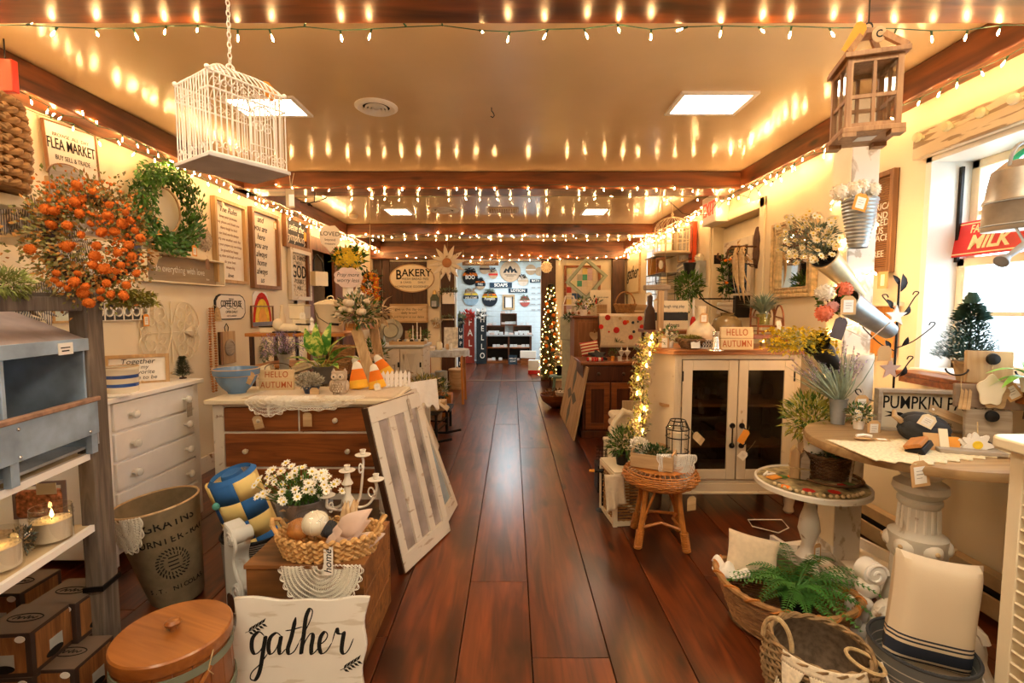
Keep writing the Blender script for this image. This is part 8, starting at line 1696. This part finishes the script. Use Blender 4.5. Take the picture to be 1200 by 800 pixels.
t=thing('hanging_tan_tag','blank tan tag hanging from the metal branch left of the rod','tag',at(1037,405,2.35)); part('card',B().prism([(-.034,-.075),(.034,-.075),(.034,-.02),(.02,0),(-.02,0),(-.034,-.02)],-.001,.001),kraft,t); part('string',B().tube([(0,0,0),(0,0,.04)],.001),rope,t)
t=thing('orange_wall_panel','orange lit wooden panel with a dark sprig on the wall behind the column','panel',onx(1035,398,RW - .02),-pi/2); part('board',B().box(-.10,.10,-.02,0,-.10,.20),wood('orange_panel',(.50,.20,.04),(.72,.34,.08),'z',.5),t,bev=.003); part('sprig',foliage(B(),(0,-.025,.13),(.03,.005,.03),14,.03,.012),black,t); part('ledge',B().box(-.14,.14,-.06,0,.205,.225),creamp,t)
t=thing('framed_tag','tan framed tag standing on the small ledge under the letter board','tag',onx(1035,338,RW - .06),-pi/2); part('frame',picture_frame(B(),.07,.10,.016,.01),kraft,t); part('card',B().box(-.03,.03,-.004,0,.01,.09),paper,t)
# cloth fairy-lit lower column
solo('gauze_wrap',B().sheet(lambda u,v: (QX+.112*cos(-3.4+3.6*u) ,QY_+.112*sin(-3.4+3.6*u) - .02,1.20 - .28*v+.02*sin(u*30)*v),40,8),plain('gauze',(.80,.74,.62),.9),'cream gauze wrapped around the lower part of the column','cloth',solid=.002)
# window sill tree etc
t=thing('sill_shelf','dark wood shelf board laid along the window sill','shelf',(RW - .06,1.95,1.083)); part('board',B().box(-.09,.20,-.75,.70,0,.025),redwd,t,bev=.004); part('cleat',B().box(-.09,-.06,-.7,.65,-.03,0),redwd,t)
q=onz(1104,442,1.108); t=thing('potted_spruce','small blue green spruce tree in a pale pot on the window sill','tree',(2.16,2.25,1.108)); part('pot',B().lathe([(.04,0),(.055,.08),(.06,.082),(.06,.095),(.001,.08)],20,cap=False),tanw,t); part('trunk',B().tube([(0,0,.08),(0,0,.30)],.004),brownd,t); b=B()
for i in range(4600):
    z=.10+.30*random.random()**1.35; r=.145*(1 - (z-.10)/.30)**.9+.002; a=ru(0,6.28); k=ru(.3,1); b.leaf((r*k*cos(a),r*k*sin(a),z),(cos(a),sin(a),.3+(z>.36)),.034 - .05*max(0,z-.2),.009)
part('foliage',b,plain('spruce_needles',(.10,.20,.17),.6,var=.4,scale=20),t,stuff=True)
t=thing('bright_leaf_plant','bright lime green broad leaves in front of the window','plant',V((2.12,1.93,1.108))); part('pot',B().lathe([(.03,0),(.04,.06),(.001,.06)],14),whitep,t)
for (dx,dy,dz_,L_) in ((-.9,.2,.35,.16),(-.6,-.5,.1,.17),(-.8,.5,-.15,.15),(.2,-.9,.5,.14),(.3,.6,.6,.14),(-.3,-.9,.25,.2),(-1,-.1,.0,.14)): part('leaf',B().leaf((0,0,.05),(dx,dy,dz_),L_,.045,(0,0,1),.15,3),plain('lime_leaf',(.25,.55,.08),.4,var=.4,scale=15) if 'lime_leaf' not in MT else MT['lime_leaf'],t)
# hook board on the table
t=thing('hook_board','cross shaped weathered wood hook board with black knobs at the right of the round table','hook rack',V((at(1156,500,2.03).x,2.03,RZ_+.002)),R(-22),rot=(R(-5),0,R(-22))); t.scale=(1.22,1.22,1.26) 
part('lower_block',B().box(-.065,.065,-.02,0,0,.12),driftw,t,bev=.004); part('cross_block',B().box(-.095,.095,-.02,0,.123,.205),wood('brown_weathered',(.22,.15,.10),(.40,.30,.22),'x',.8),t,bev=.004); part('upper_block',B().box(-.065,.065,-.02,0,.208,.32),tanz,t,bev=.004)
for z in (.292,.10): part('knob',B().T((0,-.02,z),rx=pi/2).lathe([(.006,0),(.008,.012),(.02,.018),(.018,.026),(.001,.03)],18),black,t)
for x in (-.095,.095): part('curl_hook',B().tube([(x+(.02 if x>0 else -.02)*c_,-.03,.255+.022*s__) for c_,s__ in [(cos(q)*1.6,sin(q)) for q in [pi+pi*i/10 for i in range(11)]]],.003,6),blackm,t)
lf_=[(.028*cos(a)*(1+.12*sin(5*a)),.045*sin(a)*(1+.12*sin(5*a))) for a in [2*pi*i/40 for i in range(40)]]
hbM=Matrix.Translation(t.location) @ t.rotation_euler.to_matrix().to_4x4() @ Matrix.Scale(1.24,4)
t2=thing('leaf_cutout','pale wooden leaf shaped cutout hanging from the upper knob of the hook board','ornament',hbM @ V((-.01,-.05,.19)),R(-22)); part('leaf',B().prism([(x*1.6,z*1.4) for x,z in lf_],-.006,0),creamp,t2,bev=.002); part('leaf',B().prism([(x*1.5+.02,z*1.3 - .02) for x,z in lf_],.004,.009),tanw,t2); part('cord',B().tube([(0,-.004,.05),(.01,.02,.11)],.002),rope,t2); tie(t2,(.05,.008,.03),.075,.055,kraft,ry=-.6)
t2=thing('daisy_cutout','white wooden daisy cutout with a yellow eye hanging at the table edge','ornament',at(1145,521,1.90),R(-22))
for k in range(2): part('daisy',B().prism([((.043+.010*cos(7*a))*cos(a)+k*-.012,(.043+.010*cos(7*a))*sin(a) - k*.008) for a in [2*pi*i/56 for i in range(56)]],-.006+k*.008,k*.008),whitep,t2)
part('eye',B().T((0,-.006,0),rx=pi/2).lathe([(.017,0),(.015,.003),(.001,.003)],18),yellow,t2); tie(t2,(-.05,.012,.015),.08,.055,orangt,print_=False,ry=.6); part('cord',B().tube([(0,0,.04),(.005,.02,.09)],.002),rope,t2)
for k,(x,z,m,lb) in enumerate([(-.085,.16,tanw,'bundle of brown wooden shapes hanging on the left hook'),(.085,.14,brownd,'slim dark strip hanging from the right hook')]): t2=thing('hanging_shapes',lb,'ornament',hbM @ V((x,-.04,z)),R(-22)); [part('shape',B().prism([(j*.012 - .008,-.05),(j*.012+.006,-.05),(j*.012+.008,.03),(j*.012,.04)],-.003 - j*.004,-j*.004),m,t2) for j in range(3 if k==0 else 1)]; part('cord',B().tube([(0,0,.03),(0,.01,.09)],.0015),rope,t2)
t=thing('slate_slab','grey slab tray under the hook board at the right of the round table','tray',V((1.86,1.90,RZ_+.003)),-.3); part('slab',B().box(-.12,.10,-.04,.07,0,.018),driftw,t,bev=.004); part('stone',B().ball((.05,.03,.035),.03,(1.1,.6,.5)),greyc,t)
t=thing('tan_cards','tan and cream cards leaning between the grey pumpkin and the hook board','card',V((1.76,1.93,RZ_+.004)),rot=(R(-20),0,R(-20))); part('card',B().box(-.05,.01,-.002,.002,0,.07),kraft,t); part('card',B().box(.0,.03,-.008,-.004,0,.09),creamp,t); part('card',B().box(.02,.07,.002,.005,0,.06),orangt,t)
# watering can hanging in the window, milk sign
q=at(1200,228,1.72); t=thing('watering_can','galvanised watering can hanging in the window with its spout to the left','watering can',q,rot=(0,R(-4),R(12))); part('body',B().lathe([(.001,-.12),(.11,-.12),(.112,-.11),(.105,-.02),(.108,-.015),(.10,.0),(.095,.04),(.085,.09),(.05,.12),(.001,.12)],40,cap=False),plain('old_zinc',(.42,.37,.31),.42,.7,.35,8,.12),t)
part('spout',B().tube([(.02,-.07,-.10),(-.08,-.07,-.165),(-.165,-.06,-.215)],[.020,.013,.009],14),galvd,t); part('rose',B().T((-.165,-.06,-.215),ry=-pi*.66).lathe([(.010,0),(.022,.03),(.022,.034),(.001,.036)],20),galvd,t); part('brace',B().tube([(-.095,-.03,-.10),(-.10,-.065,-.175)],.004),galvd,t); part('handle',B().tube([(.07*cos(a),0,.09+.09*sin(a)) for a in [pi*i/12 for i in range(13)]],.006,6),galvd,t); part('hanging_wire',B().tube([(0,0,.18),(0,0,BB - q.z)],.002),blackm,t); part('bead_ring',B().tube(ring_pts(.107,36,-.02),.003,5,closed=True).tube(ring_pts(.112,36,-.10),.003,5,closed=True),galvd,t)
tie(t,(.02,-.12,-.14),.085,.06,tanw,print_=False,ry=.5)
Xs=RW+.155; a,b_,c_=onx(1119,258,Xs),onx(1119,308,Xs),onx(1215,285,Xs); W_=abs(a.y-c_.y)+.04; H_=.185
t=thing('milk_sign','red tin sign reading FARM FRESH MILK leaning in the window','sign',V((Xs - .01,(a.y+c_.y)/2,1.725)),rot=(R(-8),0,-pi/2)); rd=plain('red_tin',(.55,.02,.02),.35); yl=plain('cream_letter',(.84,.72,.42),.5)
part('panel',B().box(-W_/2,W_/2,-.008,0,0,H_),rd,t); part('border',picture_frame(B(),W_-.02,H_-.02,.006,.0095,.01),yl,t); text('FARM FRESH',.058,yl,t,(.0,-.0095,H_*.75),W_*1.55,.02,shear=.1); text('MILK',.10,yl,t,(-.01,-.0095,H_*.36),W_*2.1,.03,shear=.25)
t=thing('window_wreath','round bright green wreath with a red bow hanging in the upper window','wreath',V((Xs+.05,onx(1196,195,Xs).y,onx(1196,195,Xs).z))); part('ring',B().tube([(0,.10*cos(a),.09*sin(a)) for a in [2*pi*i/30 for i in range(30)]],.014,6,closed=True),plain('bright_green',(.03,.45,.25),.5),t); part('centre',B().tube([(0,.05*cos(a),.045*sin(a)) for a in [2*pi*i/20 for i in range(20)]],.010,6,closed=True),MT['bright_green'],t); part('red_bow',B().ball((0,0,.15),.04,(.4,1.6,.6)),redf,t)
# ================= big hanging pieces =================
# wooden lantern
WL=V((1.187,1.66,2.02)); t=thing('wooden_lantern','brown wooden house lantern with glass panes hanging from the front beam','lantern',WL,R(-17)); t.scale=(.60,.60,.74); lw=wood('lantern_wood',(.28,.13,.055),(.50,.28,.13),'z',.6,1.2)
s_,H=.115,.30
for x in (-s_,s_):
    for y in (-s_,s_): part('corner_post',B().bx((x,y,H/2+.02),(.028,.028,H)),lw,t,bev=.002)
part('base',B().box(-s_-.03,s_+.03,-s_-.03,s_+.03,0,.022),lw,t,bev=.003)
for sx in (-1,1):
    for sy in (-1,1): part('bracket_foot',B().box(min(sx*.08,sx*.145),max(sx*.08,sx*.145),min(sy*.08,sy*.145),max(sy*.08,sy*.145),-.018,0),lw,t)
part('eave',B().box(-s_-.035,s_+.035,-s_-.035,s_+.035,H+.02,H+.042),lw,t,bev=.003)
for k in range(4):
    M_=lambda: B().T((0,0,0),rz=k*pi/2)
    f=part('window_bars',M_().box(-s_,s_,-s_-.011,-s_+.011,.022,.042).box(-s_,s_,-s_-.011,-s_+.011,H,H+.02).box(-.008,.008,-s_-.008,-s_+.008,.042,H).box(-s_,s_,-s_-.007,-s_+.007,H*.52-.008,H*.52+.008),lw,t); part('pane',M_().box(-s_+.01,s_-.01,-s_-.001,-s_+.001,.03,H),glassm,f)
for x in (-1,1):
    for y in (-1,1): part('roof_rafter',B().bar((x*(s_+.02),y*(s_+.02),H+.04),(x*.035,y*.035,H+.155),.028,.02),lw,t)
part('roof_cap',B().box(-.045,.045,-.045,.045,H+.15,H+.17),lw,t); part('hanging_ring',B().tube([(.02*cos(a),0,H+.19+.02*sin(a)) for a in [2*pi*i/16 for i in range(16)]],.004,5,closed=True).tube([(0,0,H+.21),(0,0,.75)],.004),blackm,t)
q=part('letter_disc',B().T((.03,-.06,H+.13),rx=pi/2,rz=0).lathe([(.034,0),(.034,.006),(.001,.006)],26),tanw,t); text('C',.045,ink,q,(.03,-.067,H+.13),1,.02)
tie(t,(-.045,-.06,H+.19),.14,.06,orangt,print_=False,ry=.55); part('paper_note',B().box(-.04,.05,-.05,.03,-.0015,-.0005),paper,t)
# birdcage
t=thing('white_birdcage','large white wire birdcage hanging on a chain at the upper left','birdcage',(-.952,1.675,1.93),R(57)); a_,c2_,H=.125,.107,.25; HR=.065
part('base_tray',B().box(-a_-.010,a_+.010,-c2_-.010,c2_+.010,-.012,.0),plain('white_tin_tray',(.62,.58,.54),.5),t,bev=.002)
def rz_(x,y): return H+HR*(1 - max(abs(x)/a_,abs(y)/c2_)**2.2)
def rbar(x,y,ax):
    pts=[(x,y,0),(x,y,H)]; lim=(abs(x)/a_) if ax == 'y' else (abs(y)/c2_)
    for j in range(1,7): k=1 - (1 - lim)*j/6; pts.append((x,y*k,rz_(x,y*k)) if ax == 'y' else (x*k,y,rz_(x*k,y)))
    part('bar',B().tube(pts,.0020,5),whitem,t)
for sy in (-1,1):
    for i in range(15): rbar(-a_+2*a_*i/14,sy*c2_,'y')
    for i in range(1,12): rbar(sy*a_,-c2_+2*c2_*i/12,'x')
for z in (.004,H*.80,H): part('rail',B().tube([(-a_,-c2_,z),(a_,-c2_,z),(a_,c2_,z),(-a_,c2_,z)],.0034,6,closed=True),whitem,t)
for sx in (-1,1):
    for sy in (-1,1): part('hip_wire',B().tube([(sx*a_*k,sy*c2_*k,rz_(a_*k,c2_*k)) for k in [1 - j/8 for j in range(9)]],.0036,5),whitem,t); part('finial',B().ball((sx*a_,sy*c2_,H+.006),.008,n=10,m=7),whitem,t)
for sy in (-1,1):
    for i in range(4):
        x=-a_+.035+i*(2*a_-.07)/3
        for fl_ in (-1,1):
            for z in (.028,H-.03): part('wire_scroll',B().tube([(x+p_[0],sy*(c2_+.003),z+p_[1]) for p_ in scroll((fl_*.013,0),.016,0,1.3,14,flip=fl_)],.0015,4),whitem,t)
for sx in (-1,1):
    for i in range(3):
        y=-c2_+.035+i*(2*c2_-.07)/2
        for fl_ in (-1,1): part('wire_scroll',B().tube([(sx*(a_+.003),y+p_[0],.028+p_[1]) for p_ in scroll((fl_*.013,0),.016,0,1.3,14,flip=fl_)],.0015,4),whitem,t)
d=part('door',B().tube([(.0,-c2_-.008,.06),(.0,-c2_-.008,.15)]+[(.04 - .04*cos(q),-c2_-.008,.15+.04*sin(q)) for q in [pi*j/8 for j in range(9)]]+[(.08,-c2_-.008,.06)],.003,5,closed=True),whitem,t)
for fl_ in (-1,1): part('door_scroll',B().tube([(.04+p_[0],-c2_-.008,.12+p_[1]) for p_ in scroll((fl_*.016,0),.022,0,1.5,18,flip=fl_)],.0018,4),whitem,d)
b=B(); z0=H+.075; n_=0
while z0<BB - t.location.z+.05:
    k=n_ % 2; b.tube([((.006*cos(a))*(1-k),(.006*cos(a))*k,z0+.010+.011*sin(a)) for a in [2*pi*i/10 for i in range(10)]],.0018,4,closed=True); z0+=.017; n_+=1
part('chain',b,whitem,t); part('top_ring',B().tube([(.013*cos(a),0,H+.078+.013*sin(a)) for a in [2*pi*i/16 for i in range(16)]],.003,5,closed=True),whitem,t)
tie(t,(.08,-.05,H+.05),.06,.045,orangt,print_=False,ry=-.9)
t=thing('hanging_price_card','brown card with a white label hanging from the corner of the white birdcage','tag',at(341,228,1.72)); part('card',B().box(-.018,.012,-.002,0,-.045,.02),tanw,t); part('label',B().box(-.006,.012,-.004,-.002,-.04,.0),paper,t); part('cord',B().tube([(0,0,.02),(-.004,.0,.08)],.0012).tube([(0,0,.02),(.004,.02,.08)],.0012),rope,t)
t=thing('twig_hook','black twiggy hook on the second beam near the left wall','hook',at(362,238,4.57)); part('twig',B().tube([(-.08,0,.01),(0,0,0),(.10,0,.02),(.17,0,.05)],.005,5).tube([(0,0,0),(.03,0,-.03)],.006,5).tube([(.05,0,.01),(.06,0,.1)],.004,5),blackm,t); part('bud',B().ball((.0,0,-.01),.016),black,t)
# ================= floor, right front =================
# twig basket with fern and pillow
q=onz(925,740,0); BX,BY=1.215,2.06; t=thing('twig_basket','long low woven twig basket on the floor holding a fern and a cushion','basket',(BX,BY,0),R(-35)); b=B()
for k in range(16): z=.012+k*.0105; s_=.8+.22*k/15; b.tube([((.27*s_+rv(.004))*cos(a),(.17*s_+rv(.004))*sin(a),z+.035*abs(cos(a))**3+rv(.003)) for a in [2*pi*i/56 for i in range(56)]],ru(.004,.007),5,closed=True)
part('weave',b,wood('twig_bark',(.16,.06,.02),(.50,.26,.09),'x',.6,3),t,stuff=True)
part('rim',B().tube([(.285*cos(a),.185*sin(a),.19+.045*abs(cos(a))**3) for a in [2*pi*i/60 for i in range(60)]],.013,7,closed=True),wick,t); part('rim_twist',B().tube([((.285+.013*cos(16*a))*cos(a),(.185+.013*cos(16*a))*sin(a),.19+.045*abs(cos(a))**3+.013*sin(16*a)) for a in [2*pi*i/160 for i in range(160)]],.006,5,closed=True),wicko,t); part('bottom',B().lathe([(.22,.008),(.001,.008)],30,sy=.64,cap=False),wickd,t)
t=thing('fern','lush green fern spilling over the twig basket','fern',(BX+.06,BY+.0,.15)); fb_=0
part('pot',B().lathe([(.05,-.10),(.075,.02),(.001,.02)],18),black,t)
for k in range(44):
    a=k*2.4+rv(.2); L_=ru(.19,.33); el=ru(.15,1.35); b=B(); d=V((cos(a),sin(a),0)); pts=[]
    for i in range(18): u_=i/17; pts.append(d*(L_*u_)+V((0,0,.04+L_*el*u_*(1 - u_*.85))))
    b.tube(pts,.0015,3)
    for i in range(2,18):
        wl=.042*(1 - (i/18)**1.8)+.005; sd=V((-sin(a),cos(a),0))
        for s__ in (-1,1): b.leaf(pts[i],sd*s__+d*.4+V((0,0,-.15)),wl,.0095,(0,0,1),.1)
    part('frond',b,fern,t)
t=thing('linen_cushion','small plain linen cushion tucked in the rear of the twig basket','cushion',(BX - .06,BY+.16,.26),rot=(R(-25),R(12),R(-10))); part('cushion',pillow_mesh(.24,.20,.07),cloth,t)
solo('crumpled_linen',B().sheet(lambda u,v: (-.07+.14*u+.01*sin(v*9),-.04+.1*v,.03*sin(u*9)*sin(v*8)+.03*v),22,18),clothw,'crumpled white linen at the left end of the twig basket','cloth',(BX - .19,BY+.10,.21),solid=.004)
# seagrass basket with macrame
q=onz(960,750,.27); GX,GY=q.x,q.y; t=thing('seagrass_basket','round seagrass basket with rope handles and a macrame trim','basket',(GX,GY,0)); woven('w',[(.125,0),(.170,.10),(.178,.17),(.155,.26)],t,seagr,40,.0065); part('lining',B().lathe([(.11,.01),(.156,.10),(.164,.17),(.142,.255)],40,cap=False),plain('dark_seagrass',(.16,.11,.07),.9,var=.4,scale=40,bump=.6),t)
part('handle',B().tube([(-.13+.045*cos(q_)*.6 - .02,-.045*cos(q_),.26+.09*sin(q_)) for q_ in [pi*i/12 for i in range(13)]],.008,7),rope,t); part('handle',B().tube([(.14+.0,-.10+.055*cos(q_),.265 - .0*sin(q_)) if 0 else (.09 - .05*sin(q_),-.10+.06*cos(q_),.268+.01*sin(q_)) for q_ in [2*pi*i/20 for i in range(20)]],.0065,6,closed=True),rope,t)
mc=plain('macrame_cotton',(.74,.64,.48),.95,var=.15,scale=80,bump=.6); r_=.205
def mp(ang,z): rr=.162+.045*(max(0,.26 - z)/.12 if z>.14 else 1); return (rr*cos(ang),rr*sin(ang),z)
part('band',B().sheet(lambda u,v: mp(-2.85+1.65*u,.272 - .035*v),40,3),mc,t,solid=.004)
for k in range(3):
    ac=-2.6+k*.52; part('woven_triangle',B().sheet(lambda u,v: mp(ac+(u-.5)*.46*(1 - .45*v),.24 - .10*v+.05*abs(u-.5)*2*v),10,8),mc,t,solid=.004); b=B()
    for j in range(13): an=ac+(j-6)*.036; z0=.155+.03*abs(j-6)/6; b.tube([mp(an,z0),mp(an+.01*sin(j),z0 - .035),mp(an,z0 - .075)],.0028,4)
    part('fringe',b,mc,t)
# enamel bucket with striped pillow
q=onz(1079,762,.30); EX,EY=q.x+.02,q.y+.02; t=thing('enamel_bucket','white enamel bucket with a grey banded rim and wooden grip bail','bucket',(EX,EY,0)); part('body',B().lathe([(.001,.004),(.115,0),(.12,.01),(.148,.26),(.152,.30),(.143,.30),(.115,.02),(.001,.02)],48,cap=False),stripes('enamel_band',(.74,.66,.54),[(.205,.30,(.14,.15,.15)),(.215,.219,(.6,.56,.48)),(.23,.234,(.6,.56,.48)),(.262,.266,(.6,.56,.48))],rough=.3,bump=0),t)
part('rim',B().tube(ring_pts(.148,48,.302),.006,6,closed=True),greyc,t); h_=part('bail',B().tube([(-.150,-.02,.26),(-.148,-.06,.20),(-.09,-.15,.13),(0,-.175,.12),(.07,-.165,.15),(.13,-.11,.22),(.150,-.03,.27)],.0035,6),whitem,t); part('grip',B().tube([(-.115,-.12,.15),(-.03,-.17,.122)],.010,10),tanw,h_)
t=thing('striped_cushion','tall cream linen cushion with navy bands standing in the enamel bucket','cushion',(EX+.035,EY+.01,.415),rot=(R(-8),R(9),R(-10))); nb=(.012,.018,.035); part('cushion',pillow_mesh(.27,.38,.12,20),stripes('navy_band_linen',(.66,.54,.38),[(-.145,-.105,nb),(-.095,-.089,nb),(-.082,-.076,nb),(-.160,-.153,nb),(-.172,-.166,nb)]),t)
# cherub statue
q=V((at(1028,700,1.9).x,1.93,0)); t=thing('plaster_statue','cream plaster scroll and cherub foot ornament behind the enamel bucket','statue',(q.x - .02,1.97,0)); b=B()
b.ball((0,0,.06),.06,(1.2,1,1)).ball((.0,0,.17),.055,(1,.9,1.2)).ball((.005,-.03,.20),.03).ball((.03,0,.26),.045).ball((-.035,-.02,.12),.03).ball((.04,-.03,.10),.035)
part('body',b,whitep,t); part('volute',B().T((.04,.03,.33),rx=pi/2).lathe([(.05,0),(.05,.06),(.03,.065),(.001,.065)],22),whitep,t); part('scroll',B().tube([(.04+p_[0],-.035,.33+p_[1]) for p_ in scroll((0,0),.05,0,1.5,24)],.006,6),whitep,t)
# wire hanger under the cabinet
solo('white_wire_stand',B().tube([(-.12,0,.02),(.02,-.06,.005),(.12,.0,.01),(.13,.1,.02),(-.1,.1,.02)],.004,5,closed=True),whitem,'bent white wire stand lying under the glazed cabinet','wire stand',(1.70,3.05,.0))
# white louvred cabinet at the far right edge
LX,LY=1.475,1.12; t=thing('white_louvred_stand','white painted cabinet with louvred side at the right picture edge','cabinet',(LX,LY,0)); zt_=1.06
part('top',B().prismz([(x,y) for x,y in [(.0+.05*(1-cos(q_)),.30+.05*sin(q_)) for q_ in [pi/2*i/6 for i in range(7)]]] [::-1]+[(0,-.5),(.6,-.5),(.6,.35)],zt_-.035,zt_),creamp,t,bev=.006)
part('front_post',B().box(.045,.085,.27,.31,0,zt_-.035),creamp,t,bev=.003); part('front_post',B().box(.045,.085,-.4,-.36,0,zt_-.035),creamp,t); part('far_panel',B().box(.085,.56,.285,.30,.05,zt_-.035),creamp,t)
lvm=mesh('louvre',B().box(-.014,.014,-.36,.27,-.003,.003),creamp)
for i in range(24): obj('louvre',lvm,t,(.062,0,.06+i*.038),rot=(0,.5,0))
p=V((1.60,1.30,zt_)); t=thing('glass_perfume_bottle','small clear glass bottle on the white stand at the right edge','bottle',V((LX+.09,LY+.25,zt_))); part('body',B().lathe([(.02,0),(.026,.015),(.02,.035),(.008,.045),(.008,.055)],16),glassm,t); part('stopper',B().ball((0,0,.065),.012),silver,t)
